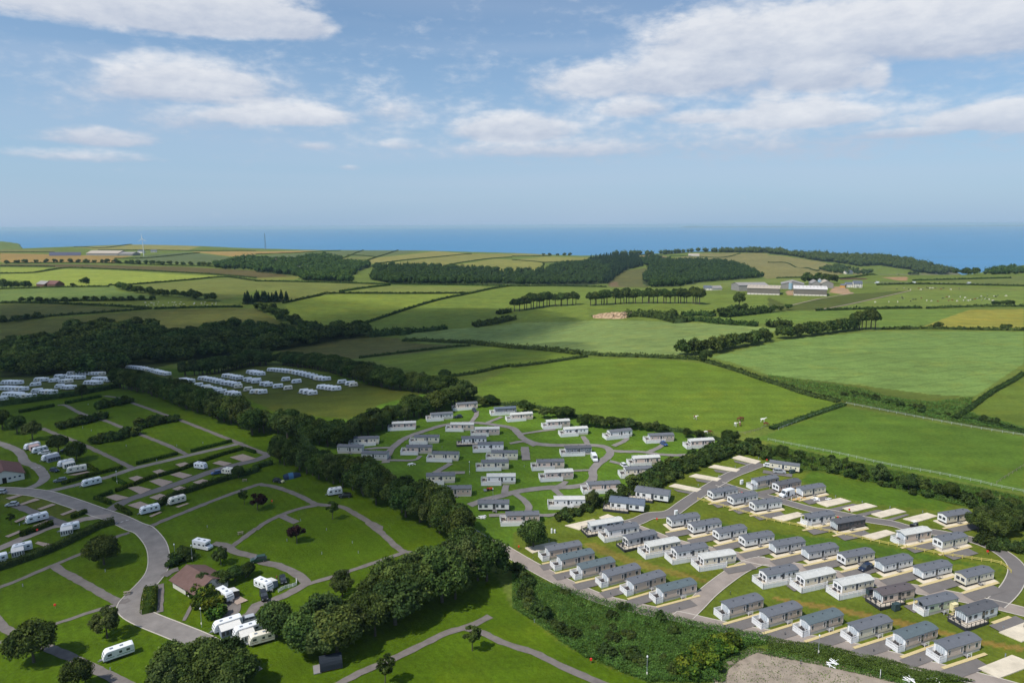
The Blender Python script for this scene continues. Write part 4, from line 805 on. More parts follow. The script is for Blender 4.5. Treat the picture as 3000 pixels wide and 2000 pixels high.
def wood(s, n, h, name, label, kinds=('far',), mind=4.0, leaf=1.5, nl=34):
    """a far-off wood that reads as one mass: crowns joined in one mesh"""
    rng = np.random.default_rng(n); g = pts_in(s, n, mind, rng); Qs, Ts, Es, Fs = [], [], [], []; nb = 0
    for p in g:
        hh = h*rng.uniform(0.75, 1.25); con = 'conifer' in kinds and rng.random() < (1.0 if len(kinds) == 1 else 0.5)
        if con:
            f = rng.random(nl); a = rng.uniform(0, 6.28, nl); rad = hh*0.27*(1-f)**0.8+0.2; C = np.stack([np.cos(a)*rad, np.sin(a)*rad, 0.12*hh+f*hh*0.9], 1); N = np.stack([np.cos(a), np.sin(a), np.full(nl, .5)], 1)
            e = ICO_V*[hh*.21, hh*.21, hh*.42]; e[:, :2] *= np.clip(0.9-e[:, 2:3]/(hh*.55), .15, 1.1); e[:, 2] += hh*.47
        else:
            d = nrm(rng.normal(0, 1, (nl, 3)) + [0, 0, .35]); rr = hh*0.58*rng.uniform(.85, 1.2); bump = 1+0.28*np.sin(d[:, :1]*5+p[0])*np.sin(d[:, 1:2]*6+p[1])
            C = d*[rr, rr, hh*.48]*bump + [0, 0, hh*.52]; N = d; e = ICO_V*[rr*.84, rr*.84, hh*.42]*rng.uniform(.85, 1.12, (len(ICO_V), 1)) + [0, 0, hh*.5]
        o = np.array([p[0], p[1], p[2]-0.5]); Qs.append(leaf_quads(C, N, leaf*rng.uniform(.8, 1.2), rng, 0.6)+o); tn = rng.choice(3, nl, p=[.6, .2, .2]) if rng.random() > .25 else rng.choice(3, nl, p=[.2, .7, .1])
        Ts.append(tn); Es.append(e+o); Fs.append(ICO_F+nb); nb += len(ICO_V)
    o0 = g.mean(0); Q = np.concatenate(Qs)-o0; ev = np.concatenate(Es)-o0
    me = quads_mesh(Q, name, LFC if kinds == ('conifer',) else LF, np.concatenate(Ts), (ev, np.concatenate(Fs), 2)); return tag(obj(name, me, loc=tuple(o0)), label, None, None, 'stuff')
def scrub(s, n, h, name, label, mats=None, leaf=0.3, lump=1.0):
    rng = np.random.default_rng(n+3); g = pts_in(s, n, 0, rng)
    bump = 0.5+0.5*np.sin(g[:, 0]*0.31+1.7*np.sin(g[:, 1]*0.23))*np.sin(g[:, 1]*0.41+1.3*np.sin(g[:, 0]*0.17)); P = g.copy(); P[:, 2] += h*rng.random(n)**0.7*(0.35+lump*bump)
    N = np.tile([0, 0, 1.0], (n, 1)) + rng.normal(0, .35, (n, 3)); o0 = g.mean(0); Q = leaf_quads(P, nrm(N), leaf, rng, 0.45)-o0
    t = np.where(bump+rng.normal(0, .28, n) > .62, 0, np.where(rng.random(n) < .5, 1, 2)); me = quads_mesh(Q, name, mats or LFS, t); return tag(obj(name, me, loc=tuple(o0)), label, None, None, 'stuff')

# --- belts of trees on the site
belt('broad', "B2 240,950 480,1030 800,1150 1000,1230 1250,1330 1500,1440 1750,1540; C2 1650,120 1850,250", 5.0, 10.8, 'broadleaf_tree', 'tall broadleaf tree in the dense belt between camping lawn and lodges', 'trees of the belt between lawn and lodges', rows=2, rowgap=3.6, wide=0.95)
belt('broad', "B1 1130,270 1300,300 1500,350 1700,430 1900,500 2100,570 2352,680; B2 60,720", 5.4, 11.0, 'broadleaf_tree', 'broadleaf tree in the belt beside the caravan storage field', 'trees of the belt beside the storage field', rows=2, rowgap=4, wide=1.1)
belt('broad', "B1 1680,160 1900,145 2200,80 2352,35; B2 0,65 130,60", 6.0, 11.5, 'shelter_tree', 'dark broadleaf tree closing the far side of the storage field', 'trees behind the storage field', rows=2, rowgap=6, wide=1.15)
belt('broad', "B2 270,50 500,85 800,145 1050,215 1250,270 1500,300 1760,330", 5.5, 9.6, 'shelter_tree', 'broadleaf tree in the shelter belt along the pasture edge', 'trees of the shelter belt by the pasture', rows=2, rowgap=6, wide=1.25)
belt('broad', "B2 130,630 350,710 600,780 760,800 900,740 1100,650 1250,600 1500,530 1700,460 1900,395 1960,365", 5.2, 9.2, 'broadleaf_tree', 'broadleaf tree in the belt curving behind the lodges', 'trees of the belt behind the lodges', rows=2, rowgap=4, wide=1.1)
belt('broad', "C2 2020,560 1850,690 1600,810 1350,930 1100,1050 850,1170 600,1300 400,1400", 5.0, 11.4, 'broadleaf_tree', 'tall broadleaf tree in the dark row above the lower lawn', 'trees of the row above the lower lawn', rows=2, rowgap=4.5, wide=1.05)
plant('broad', GP("C2 2120,630")[0], 12.0, 'broadleaf_tree', 'largest rounded tree at the end of the dark row, beside the site road', wide=1.15)
plant('broad', GP("C2 1880,290")[0], 11.0, 'broadleaf_tree', 'big dark tree at the lower end of the belt, beside the lodge entrance road', wide=1.1)
belt('broad', "C1 1560,1700 1800,1660 2050,1590 2300,1540", 5.0, 8.6, 'broadleaf_tree', 'dark leafy tree in the clump below the main road', 'trees of the clump below the main road', rows=2, rowgap=4.5)
belt('broad', "P 560,2090 650,2070 740,2055", 6, 8.4, 'broadleaf_tree', 'dark leafy tree in the clump below the main road', 'trees of the clump below the main road')
for s, h, w, lb in (("C1 955,478", 8.6, 1.15, 'round dark tree standing alone on the lawn inside the road bend'), ("C1 985,1155", 7.6, 1.1, 'round green tree beside the road junction, over a clear shadow'), ("C1 312,1375", 9.4, 1.1, 'large dark tree beside the footpath, casting a wide shadow'),
   ("C1 1590,1500", 7.6, 0.8, 'slender leafy tree between the lawn and the main road'), ("C1 720,1640", 7, 0.95, 'leafy tree beside the lower footpath, next to the white touring caravan lawn'), ("C2 795,775", 7.2, 1.05, 'round tree beside the thin path above the dark row'),
   ("C2 190,1140", 8.8, 1.1, 'broad green tree behind the two awning caravans'), ("C3 195,320", 8.5, 1.12, 'dense round tree beside the empty cream slab'), ("B3 735,1370", 6.4, 0.95, 'conical leafy tree in front of the grey decked lodge'),
   ("B1 540,868", 8.2, 1.1, 'round dark tree behind the awning caravans'), ("B1 705,940", 8.2, 1.05, 'dark tree beside the long white touring caravan pitch'), ("B1 25,650", 9.5, 1.1, 'dark tree at the upper end of the three beside the camping road'),
   ("B1 160,690", 9.0, 1.1, 'middle dark tree of the three beside the camping road'), ("B1 300,750", 9.0, 1.1, 'dark tree nearest the parked caravans of the three by the camping road'), ("B1 755,365", 8, 0.9, 'dark tree rising out of the storage field hedge'),
   ("C1 2030,480", 5.2, 1.1, 'bushy tree behind the brown roofed washroom'), ("C1 1700,440", 4.0, 1.2, 'dark shrubby tree beside the road above the washroom')):
    plant('broad', GP(s)[0], h, 'broadleaf_tree', lb, wide=w)
for s, h, k, lb in (("C2 1988,1272", 7.2, 'young', 'slim young birch casting a small shadow beside the footpath fork'), ("C2 1190,1600", 8.2, 'young', 'slim young birch standing on the lower lawn edge by the path'), ("B2 705,1478", 7.4, 'young', 'small spreading tree by the path bend below the white tourer'),
   ("B1 2245,1342", 6.2, 'young', 'small green tree on the upper lawn beside a purple one'), ("B2 15,1385", 5.8, 'purple', 'purple leaved tree next to the small green one on the upper lawn'), ("C2 375,285", 6.0, 'purple', 'purple leaved tree standing alone in the middle of the lawn'), ("B1 105,1525", 4.5, 'young', 'thin young tree on the left pitches beside the white caravan')):
    plant(k, GP(s)[0], h, 'young_tree' if k == 'young' else 'purple_tree', lb, seed=1, wide=1.15)
for s, n in (("B1 910,455 1050,430 1190,400", 1), ("B1 560,640 700,610 850,580 960,540", 2), ("B1 1320,630 1450,600 1650,560", 3), ("B1 880,780 1050,740 1260,690", 4)):
    belt('bush', s, 2.2, 3.6, 'shrub', 'dark shrub in a planted row dividing the camping lawns', 'shrub rows on the camping lawns', 'shrub', rows=2, rowgap=2.2, wide=1.05)
belt('bush', "C1 1570,500 1640,410 1720,400 1850,420", 2.4, 2.8, 'shrub', 'dark shrub beside the road above the washroom', 'shrubs around the washroom', 'shrub', wide=1.1)
belt('broad', "C1 1900,700 2050,680 2200,620 2330,560; C2 0,545", 3.0, 4.3, 'leafy_shrub', 'tall leafy shrub behind the washroom roof', 'tall shrubs behind the washroom', 'shrub', wide=1.1)
belt('gorse', "C1 1830,770 1880,840 1960,920 2010,980", 1.9, 3.4, 'shrub', 'rounded green shrub beside the washroom lawn', 'shrubs beside the washroom lawn', 'shrub', wide=1.1)
# --- clipped hedges on the camping site
CLIP = [("B1 570,1160 800,1090 1130,1010", 1.5, 1.4), ("B1 1255,975 1450,925 1635,880", 1.4, 1.3), ("B1 1755,860 1950,810 2130,765", 1.4, 1.3), ("B1 1460,1085 1650,1030 1850,955 2040,890 2235,835", 1.5, 1.3), ("B1 2240,835 2345,870", 1.4, 1.3),
 ("B1 1235,1165 1340,1120 1445,1085", 1.5, 1.3), ("B1 1065,1225 1215,1170", 1.5, 1.3), ("B1 1040,1110 1160,1165", 1.3, 1.2), ("B1 905,1280 1035,1235", 1.5, 1.3), ("B1 870,1290 1015,1340", 1.5, 1.3), ("B1 1070,1365 1200,1440", 1.5, 1.5), ("B1 795,985 900,1045", 1.4, 1.2),
 ("B1 660,1470 795,1415", 1.6, 1.5), ("B1 175,500 500,440", 1.8, 1.6), ("B1 600,420 930,355", 1.8, 1.6), ("C1 190,225 485,115", 1.9, 1.6), ("C1 1390,720 1370,820 1360,930", 2.0, 3.6)]
for s, h, w in CLIP: hedge(s, h, w, 'low clipped green hedge edging the camping pitches', 'clipped hedges of the camping pitches', LFG, 0.17, 30, 'clipped_hedge', 0.1)
hedge("C1 -40,540 250,440 500,345 750,225 900,150 1050,105", 2.2, 2.2, 'long dark clipped hedge between the awning caravans and the lawn', None, LFH, 0.22, 24, 'hedge', 0.2)
hedge("B1 1440,1370 1600,1270 1750,1220 1900,1170 2100,1110", 2.0, 2.2, 'dark hedge between the gravel pitches and the upper lawn', None, LFH, 0.22, 22, 'hedge', 0.3)
hedge("B1 2100,1110 2352,1040; B2 0,1010 150,970", 2.0, 2.4, 'dark hedge running on from the gravel pitches to the tree belt', None, LFH, 0.24, 20, 'hedge', 0.3)
plant('broad', GP("B1 2190,1095")[0], 5.0, 'leafy_shrub', 'rounded tall shrub beside the white van caravan at the pitches', 'shrub', wide=1.1)
hedge("B1 -60,440 200,410 450,375 700,340 900,300 1100,265", 3.4, 4.0, 'tall dark hedge along the near side of the storage field', None, LFH, 0.32, 14, 'hedge', 0.4)
# --- lodges area: hedges and shrubs
belt('bush', "B3 1190,1180 1350,1110 1500,1040 1650,970 1790,920", 2.1, 3.6, 'hedge_shrub', 'grey green shrub in the thick hedge between lodges and new pitches', 'shrubs of the thick hedge by the lodges', 'shrub', rows=3, rowgap=2.4, wide=1.1)
belt('bush', "B3 1800,900 1950,860 2100,840 2330,870", 2.6, 3.6, 'hedge_shrub', 'leafy shrub at the corner of the lodges and the fields', 'shrubs by the field corner', 'shrub', rows=3, rowgap=3, wide=1.2)
belt('broad', "B3 1990,790 2060,770 2140,770", 5, 6.2, 'broadleaf_tree', 'bushy tree in the corner clump below the horse pasture', 'trees of the corner clump by the horse pasture', wide=1.1)
belt('bush', "B3 430,1490 600,1420 800,1350 950,1290 1100,1230", 2.2, 2.4, 'hedge_shrub', 'low shrub in the hedge below the grey lodge', 'shrubs of the hedge below the lodges', 'shrub', rows=2, rowgap=2, wide=1.15)
for s, n in (("B3 100,490 160,490", 5.5), ("B3 290,550 360,545 450,545 520,555", 5.0), ("B3 640,610 720,620 800,625 880,640 960,640 1040,640 1100,650", 5.2), ("B3 1190,655 1260,660 1350,670 1430,680", 4.4), ("B3 1600,720 1640,720", 5.0), ("B3 1720,725 1760,730", 4.0), ("B2 2090,440 2150,430 2230,420", 5.0)):
    belt('broad', s, 3.6, n, 'hedgerow_tree', 'small bushy tree in the hedgerow behind the lodges', 'hedgerow trees behind the lodges', wide=1.25, jit=0.6)
for s in ("B2 1900,330 2000,380 2350,440; B3 0,420 200,450 500,520 900,590 1300,640 1700,700 1960,770",): hedge(s, 1.6, 2.4, 'rough hedge along the foot of the horse pasture', None, LFH, 0.34, 12, 'hedge', 0.5)
# --- right-hand scrub and hedges
belt('bush', "B4 0,880 200,900 400,960 560,1000 800,1050 1000,1120 1300,1190 1500,1230 1800,1290 2000,1340 2352,1440", 4.6, 2.6, 'bank_shrub', 'wild shrub on the rough bank below the fenced field', 'wild shrubs on the bank', 'shrub', rows=3, rowgap=4.2, wide=1.1, jit=1.8, hv=0.4)
for s, h in (("B4 720,1040", 6.5), ("B4 1020,1140", 7.0), ("B4 1290,1210", 5.5), ("B4 1680,1280", 5.5), ("B4 130,900", 5.0), ("B4 2000,1330", 5.0)): plant('young' if h == 6.5 else 'broad', GP(s)[0], h, 'bank_tree', 'young broad tree rising from the rough bank scrub', group='trees on the rough bank', wide=1.05)
belt('broad', "C4 1980,200 2080,160 2200,120 2352,60; P 3040,1560", 4.2, 6.2, 'broadleaf_tree', 'leafy tree in the thicket at the edge of the caravan park', 'trees of the thicket at the park edge', rows=2, rowgap=5, wide=1.1)
belt('bush', "C4 1960,260 2100,330 2250,330 2352,380", 2.4, 2.8, 'shrub', 'green shrub under the thicket beside the new road', 'shrubs under the thicket', 'shrub', rows=2, rowgap=2.5, wide=1.1)
belt('gorse', "C3 1560,1500 1700,1420 1830,1330 1960,1240", 2.2, 3.2, 'gorse_bush', 'bright yellow green bush beside the gravel yard', 'bright bushes by the gravel yard', 'shrub', rows=2, rowgap=2.2, wide=1.1)
belt('bush', "C3 60,560 180,690 60,760 150,870 280,960 430,1080 550,1170", 3.6, 2.8, 'bramble_bush', 'dark bramble bush on the rough slope under the site road', 'bramble bushes on the slope', 'shrub', rows=1, rowgap=3, wide=1.2)
for p in pts_in("C3 100,560 600,800 1300,960 2000,1100 2150,1200 1950,1300 1700,1380 1200,1400 700,1250 300,1000", 34, 4.0): plant('bush', p, VR.uniform(1.2, 2.4), 'slope_shrub', 'small mixed shrub rising from the tall grass of the slope', 'shrub', 'small shrubs of the slope', VR.uniform(1.1, 1.6))
belt('bush', "C3 900,1350 1050,1340 1250,1420 1400,1470 1550,1540", 4.2, 2.4, 'bramble_bush', 'dark bramble bush on the rough slope under the site road', 'bramble bushes on the slope', 'shrub', rows=1, rowgap=3, wide=1.2)
scrub("C3 0,460 300,645 800,800 1300,925 1900,1060 2352,1150 2352,1220 2200,1240 2000,1330 1880,1440 1900,1568 1250,1568 850,1410 650,1330 450,1200 200,1010 0,880", 56000, 1.2, 'rough_grass_bank', 'rough bank of tall grass and bramble under the site road', leaf=0.18)
scrub("C4 0,1150 400,1215 900,1310 1500,1460 1900,1568 1400,1568 1000,1480 500,1365 0,1270", 22000, 0.8, 'rough_grass_verge', 'strip of tall rough grass between the site road and gravel yard', leaf=0.15)
scrub("B4 0,790 500,890 1100,1020 1800,1160 2352,1280 2352,1440 1700,1340 1000,1150 520,1040 0,1000", 30000, 0.8, 'rough_grass_bank', 'rough grass bank below the fenced green field', leaf=0.2)
scrub("B4 0,150 500,230 800,260 1100,350 1500,400 1880,360 1850,500 2352,640 2352,690 1800,600 1200,500 700,400 0,200", 22000, 1.1, 'scrub_strip', 'tangled scrub strip between the crop field and the fenced field', leaf=0.3)
scrub("C3 1900,1470 2100,1400 2352,1350; C4 0,1330 400,1420 800,1500 900,1568; C3 1900,1568", 900, 0.35, 'yard_weeds', 'sparse weeds growing through the gravel yard', leaf=0.14)
belt('bush', "B4 720,330 850,350 1000,380 1150,420 1300,450 1500,500 1650,530 1850,560", 6.0, 2.2, 'scrub_bush', 'dark bush in the scrub strip above the fenced field', 'bushes of the scrub strip', 'shrub', rows=2, rowgap=4, wide=1.3, hv=0.3)
hedge("B4 1720,560 1850,470 1980,370 2100,290 2250,210 2352,140", 1.6, 3.0, 'hedge climbing along the right side of the crop field', None, LFH, 0.4, 10, 'hedge', 0.4)
hedge("B4 1850,560 2100,620 2400,690", 1.6, 4.0, 'hedge at the foot of the small right pasture', None, LFH, 0.4, 10, 'hedge', 0.4)
for s in ("B4 1970,590", "B4 2050,595"): plant('bush', GP(s)[0], 3.6, 'pasture_bush', 'round bush in the small right pasture', 'shrub', 'bushes in the right pasture', wide=1.2)
hedge("B4 30,650 300,560 700,425", 1.3, 3.4, 'low hedge between the horse pasture and the fenced field', None, LFH, 0.34, 12, 'hedge', 0.4)
hedge("A3 620,1250 690,1245 750,1255 880,1265 930,1265 1500,1285 1740,1300", 2.2, 5.0, 'hedge dividing the pale crop from the big pasture', None, LFH, 0.7, 12, 'hedge', 0.4, step=4)
hedge("A3 1740,1305 1900,1350 2100,1410 2352,1500; B4 100,240 350,330 650,400", 1.6, 5.0, 'hedge between the crop field and the horse pasture', None, LFH, 0.6, 12, 'hedge', 0.5, step=4)
plant('broad', GP("A3 1780,1315")[0], 8, 'hedgerow_tree', 'pale rounded bush at the foot of the dark tree row', wide=1.2)
hedge("B2 1780,170 2000,140 2200,95 2352,70; A3 0,1365 300,1330 690,1270", 1.8, 3.0, 'dark hedge across the middle pasture', None, LFH, 0.5, 12, 'hedge', 0.4, step=3)
plant('broad', GP("B2 1735,195")[0], 6.5, 'hedgerow_tree', 'single dark round tree at the end of the pasture hedge', wide=1.25)
hedge("A2 1350,1125 1600,1130 1960,1145 2100,1165 2352,1190; A3 100,1195 350,1215 600,1245", 2.6, 7, 'thick hedge under the pale crop field', None, LFH, 0.8, 12, 'hedge', 0.5, step=4)
hedge("A2 950,1285 1350,1235 1700,1195 1970,1170", 2.0, 3.5, 'hedge between the scrubby field and the pasture', None, LFH, 0.7, 12, 'hedge', 0.4, step=4)
# --- far hedges
FAR_H = ["A2 985,970 1180,905 1500,800 1700,745 1980,688 2150,650 2340,622", "A2 250,780 560,715 760,690 1960,686", "A2 770,675 1000,640 1230,615", "A2 0,578 420,585 1120,604 1700,612 2352,622; A3 400,622 870,630", "A1 0,955 400,905 900,868 1390,832",
 "A1 0,778 600,788 1000,805 1390,828", "A1 1420,832 1800,820 2230,815", "A1 0,650 500,635 1000,628", "A1 330,765 900,757 1400,750", "A1 1000,615 1260,605 1700,570 2070,540 2352,575; A2 0,578", "A1 0,505 300,500 620,455 1050,470 1500,490 1900,512 2352,548", "A1 0,440 500,445", 
 "A1 60,412 600,408 1060,412 1500,430 2060,450", "A1 1050,370 1400,360 1830,318", "A1 0,312 500,310", "A2 0,330 300,320 780,295", "A2 780,350 900,325 1240,292", "A2 840,335 1000,345 1100,355", "A2 800,405 1110,357 1660,298", "A2 1090,416 1500,370 1980,325", "A2 1740,435 1900,405 2150,370 2352,358", 
 "A3 0,348 300,345 350,340", "A3 0,382 280,408 230,490", "A3 280,408 650,388 720,360", "A4 0,405 200,420 400,470 470,480", "A3 1450,370 1490,345 1900,360 2100,322", "A4 1460,828 1900,812 2352,810", "A4 440,848 970,832 1410,825", "A4 1050,1020 1500,1012 1700,1018 2352,1030", "A4 1000,612 1400,605 2352,622", 
 "A4 1330,572 1800,560 2230,548", "A4 80,550 330,545 900,525 1200,518", "A1 900,290 1700,297 2352,298", "A1 680,262 1150,246 1700,238 2200,262", "A4 0,985 210,985"]
for s in FAR_H: hedge(s, 2.1, 3.4, 'dark field hedge drawn across the far farmland', 'field hedges of the far farmland', LFH, 1.3, 16, 'field_hedge', 0.35, step=12)
for s, h, w in (("A3 1040,905 1200,895 1400,920 1550,960", 5, 14), ("A3 1550,955 1700,940 1900,965 2250,990", 3.5, 8), ("A3 1560,895 1700,890 1860,900", 4, 9), ("A2 1040,1080 1200,1070 1330,1050 1370,1070", 5, 14), ("A2 1390,1045 1600,1030 1750,1010", 3, 10), ("A2 2000,990 2200,960 2352,925", 4, 16), ("A2 2220,880 2330,860", 4, 10), ("A4 0,995 200,990", 5, 12), ("A3 1930,905 2100,890 2352,860", 5, 12)):
    hedge(s, h, w, 'wide dark thicket bordering the far pasture', 'thickets of the far pasture', LFH, 1.1, 22, 'thicket', 0.5, step=6)
# --- far tree rows, each tree its own
def frow(s, n, h, label, group, kind='far', wide=1.0, jit=1.5):
    C = path_xy(s, 3.0); t = np.linspace(0, len(C)-1, n)
    for k in t: plant(kind, C[int(round(k))]+VR.normal(0, jit, 2), h*VR.uniform(.85, 1.15), 'field_tree', label, 'tree', group, wide)
for s, n in (("A3 20,855 180,830 340,805", 9), ("A3 395,808 590,792", 5), ("A3 730,800 950,788 1140,780", 11), ("A3 1195,782 1340,778", 4), ("A3 1395,780 1560,778 1740,790", 9)):
    frow(s, int(n*1.35), 17, 'wind-shaped beech with bare trunk in the long row above the quarry', 'beech row above the quarry', 'beech', 1.12)
frow("A3 1570,1265 1750,1240 1950,1205 2150,1165 2330,1120", 22, 10.5, 'dark bushy tree in the short row ending at the crop', 'tree row between the pale crops', wide=1.05)
frow("A4 130,1105 350,1080 600,1045 780,1025", 22, 10.5, 'dark bushy tree in the row beside the right crop field', 'tree row beside the right crop', wide=1.05)
frow("A4 790,1022 960,1015", 6, 16, 'taller open tree at the top end of the right row', 'tall trees ending the right row', 'beech', 0.95)
plant('beech', GP("A3 2085,840")[0], 19, 'field_tree', 'big rounded tree standing below the farm barns', wide=1.05)
frow("A3 1960,890 2060,870 2130,850", 4, 9, 'bushy tree clustered under the big one below the barns', 'bushes below the barns', wide=1.2); frow("A3 2330,850; A4 30,860 180,840", 4, 7, 'low tree in the hedge below the barns', 'hedge trees below the barns', wide=1.3)
plant('far', GP("A3 1470,945")[0], 12, 'field_tree', 'round dark tree beside the quarry thicket', wide=1.1)
frow("A1 70,425 140,422 250,415 380,410 500,408 600,408 740,408 830,412 960,414 1040,415 1150,420 1350,425 1520,430 1660,432 1830,436 1960,446 2180,460", 34, 11, 'hedgerow tree in the long line below the tan field', 'hedgerow trees below the tan field', wide=1.15)
frow("A1 0,640 120,642 270,640", 7, 14, 'dark tree in the clump beside the red barns', 'trees beside the red barns'); plant('far', GP("A1 785,622")[0], 15, 'field_tree', 'single tall hedgerow tree beside the lime field'); plant('far', GP("A1 680,628")[0], 7, 'field_tree', 'low hedgerow tree beside the lime field', wide=1.3)
frow("A1 1080,645 1200,670 1320,690 1420,705", 13, 10, 'leafy tree in the thick belt below the lime field', 'belt below the lime field', wide=1.1); frow("A1 1470,715 1590,722 1680,728 1770,745 1850,748 1960,760", 9, 11, 'leafy tree in the loose row running on from the belt', 'loose row beyond the belt', wide=1.1)
frow("A1 200,768 430,768 600,766 770,758 950,757 1100,757 1250,753 1400,750", 15, 6.5, 'low tree in the hedge of the middle field', 'low trees of the middle hedge', wide=1.25); frow("A1 60,955 140,948 320,920", 4, 7.5, 'low dark tree in the shaded field hedge', 'trees of the shaded hedge', wide=1.2)
frow("A1 2290,785; A2 0,768 110,764 230,768", 20, 13, 'dark conifer in the small plantation between fields', 'conifers of the small plantation', 'conifer', 1.5, 4)
frow("A2 60,850 180,880 300,950 420,1010 530,1040", 18, 11, 'leafy tree in the belt running down into the valley', 'belt into the valley', wide=1.1, jit=3); frow("A2 720,1040 800,1040 900,1050 1000,1070", 7, 10, 'valley tree at the end of the wooded valley', 'valley end trees', wide=1.1, jit=3)
frow("A4 2170,1020 2240,1025", 2, 6, 'small hedge tree beside the yellow green field', 'small trees by the yellow green field'); plant('far', GP("A4 1570,1010")[0], 6, 'field_tree', 'low bush tree in the hedge under the yellow green field', wide=1.6)
frow("A4 1730,518 1790,518 1860,522 1910,520", 5, 13, 'dark tree on the plateau edge against the sea', 'trees on the plateau edge', wide=1.2); frow("A4 1300,515 1370,515", 3, 12, 'dark tree beside the bare patch on the plateau', 'trees by the bare patch', wide=1.2)
frow("A4 370,600 430,600 500,605 570,600", 6, 16, 'farmyard tree behind the barns', 'farmyard trees', wide=1.1)
frow("A4 2080,800 2150,795 2230,800", 5, 6, 'low bush in the cattle field hedge', 'bushes of the cattle field hedge', wide=1.5)
frow("A3 290,345 340,345 500,345 540,345", 5, 11, 'lone tree on the coastal skyline', 'trees on the coastal skyline', wide=1.2)
# valley wood on the left: trees that can be told apart
scrub("C3 1880,1470 1940,1380 2050,1310 2200,1240; C4 0,1265 500,1355 900,1455 1400,1590 1250,1590 850,1490 450,1400 0,1320; C3 2250,1290 2080,1370 1990,1440 1950,1568 1890,1568", 6000, 0.5, 'yard_edge_grass', 'ragged grass creeping over the edge of the gravel yard', leaf=0.16)
VW = "A1 0,1170 250,1150 600,1110 680,1040 820,1010 1200,1000 1400,1010 1460,1070 1650,1080 1820,1070 1950,1030 2352,1010; A2 0,1050 250,1060 560,1070 700,1070 860,1040 1030,1070 1020,1090 780,1115 500,1165 350,1195 150,1220 0,1225; A1 2352,1250 1700,1310 1250,1340 1000,1430 500,1450 0,1460"
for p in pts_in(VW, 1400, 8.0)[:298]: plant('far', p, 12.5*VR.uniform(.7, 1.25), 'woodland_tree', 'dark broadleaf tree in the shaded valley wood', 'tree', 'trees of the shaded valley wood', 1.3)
# far woods read as one mass
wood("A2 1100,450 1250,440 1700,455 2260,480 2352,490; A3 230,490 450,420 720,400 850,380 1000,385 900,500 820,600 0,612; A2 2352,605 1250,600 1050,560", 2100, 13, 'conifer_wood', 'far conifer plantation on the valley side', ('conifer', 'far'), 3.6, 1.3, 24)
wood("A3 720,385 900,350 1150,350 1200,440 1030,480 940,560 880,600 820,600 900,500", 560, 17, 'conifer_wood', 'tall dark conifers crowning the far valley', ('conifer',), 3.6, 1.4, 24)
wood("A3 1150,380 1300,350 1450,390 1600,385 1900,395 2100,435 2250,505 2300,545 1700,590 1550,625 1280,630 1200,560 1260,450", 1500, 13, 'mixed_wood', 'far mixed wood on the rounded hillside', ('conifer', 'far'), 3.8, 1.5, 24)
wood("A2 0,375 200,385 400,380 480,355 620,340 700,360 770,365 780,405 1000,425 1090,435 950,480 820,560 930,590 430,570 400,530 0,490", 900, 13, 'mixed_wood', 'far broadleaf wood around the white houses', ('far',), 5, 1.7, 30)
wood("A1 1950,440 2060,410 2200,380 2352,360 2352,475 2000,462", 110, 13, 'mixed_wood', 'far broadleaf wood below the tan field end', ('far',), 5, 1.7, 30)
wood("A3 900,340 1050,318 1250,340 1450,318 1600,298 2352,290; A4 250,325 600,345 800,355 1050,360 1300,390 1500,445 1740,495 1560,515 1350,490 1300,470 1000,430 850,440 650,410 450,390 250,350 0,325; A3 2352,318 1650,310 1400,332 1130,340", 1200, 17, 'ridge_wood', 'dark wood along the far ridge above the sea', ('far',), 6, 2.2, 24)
wood("A4 480,470 560,430 700,450 960,485 950,515 700,510 560,495", 110, 11, 'hill_copse', 'copse in the fold of the far hill', ('far',), 6, 2.0, 24)
wood("A4 1960,515 2100,470 2250,465 2352,475 2352,500 2280,515", 80, 12, 'cliff_copse', 'dark copse on the far right hill by the sea', ('far',), 6, 2.0, 24)
# ------------------------------------------------------------------ static caravans and lodges
def siding(n, c): return material(n, c, 0.6, 0.3, 0.05, 0.8, wave=(2, 0.17))
WALLM = {'beige': siding('siding_beige', alb(214, 195, 180)), 'cream': siding('siding_cream', alb(226, 218, 196)), 'white': siding('siding_white', alb(232, 232, 230)), 'grey': siding('siding_grey', alb(200, 200, 200)),
         'green': siding('siding_pale_green', alb(206, 214, 182)), 'charcoal': siding('siding_charcoal', alb(92, 88, 90)), 'slate': siding('siding_slate', alb(120, 128, 138)), 'pink': siding('siding_taupe', alb(196, 178, 168))}
def roofm(n, c): return material(n, c, 0.8, 0.25, 0.12, 0.6, 0.15, 3)
ROOFM = {'grey': roofm('roof_grey', alb(106, 109, 115)), 'green': roofm('roof_green_grey', alb(96, 108, 112)), 'pale': roofm('roof_pale', alb(200, 200, 194)), 'brown': roofm('roof_brown_grey', alb(98, 90, 91)), 'black': roofm('roof_charcoal', alb(92, 93, 97)), 'blue': roofm('roof_blue_grey', alb(98, 108, 122))}
M_WHITE = material('white_upvc', (0.80, 0.80, 0.80), 0.45, 0.4, 0.03, 3)
M_GLASS = material('window_glass', (0.055, 0.065, 0.075), 0.08, 0.6, 0.25, 1.3)
M_CURT = material('curtained_glass', alb(196, 204, 210), 0.25, 0.5, 0.14, 2.5)
M_DARK = material('dark_frame', alb(56, 60, 66), 0.5, 0.4)
M_PLINTH = material('plinth', alb(196, 190, 182), 0.8, 0.2, 0.1, 1.5)
M_UNDER = material('chassis_dark', (0.03, 0.03, 0.032), 0.8, 0.2)
M_DECKF = material('deck_boards', alb(208, 196, 178), 0.8, 0.2, 0.10, 1.2, wave=(1, 0.15))
M_DECKG = material('deck_boards_grey', alb(140, 138, 138), 0.8, 0.2, 0.10, 1.2, wave=(1, 0.15))
M_BLACKR = material('black_rail', alb(54, 56, 64), 0.5, 0.4, 0.05, 2)
M_FURN = material('garden_furniture', alb(72, 66, 64), 0.7, 0.3, 0.2, 4)
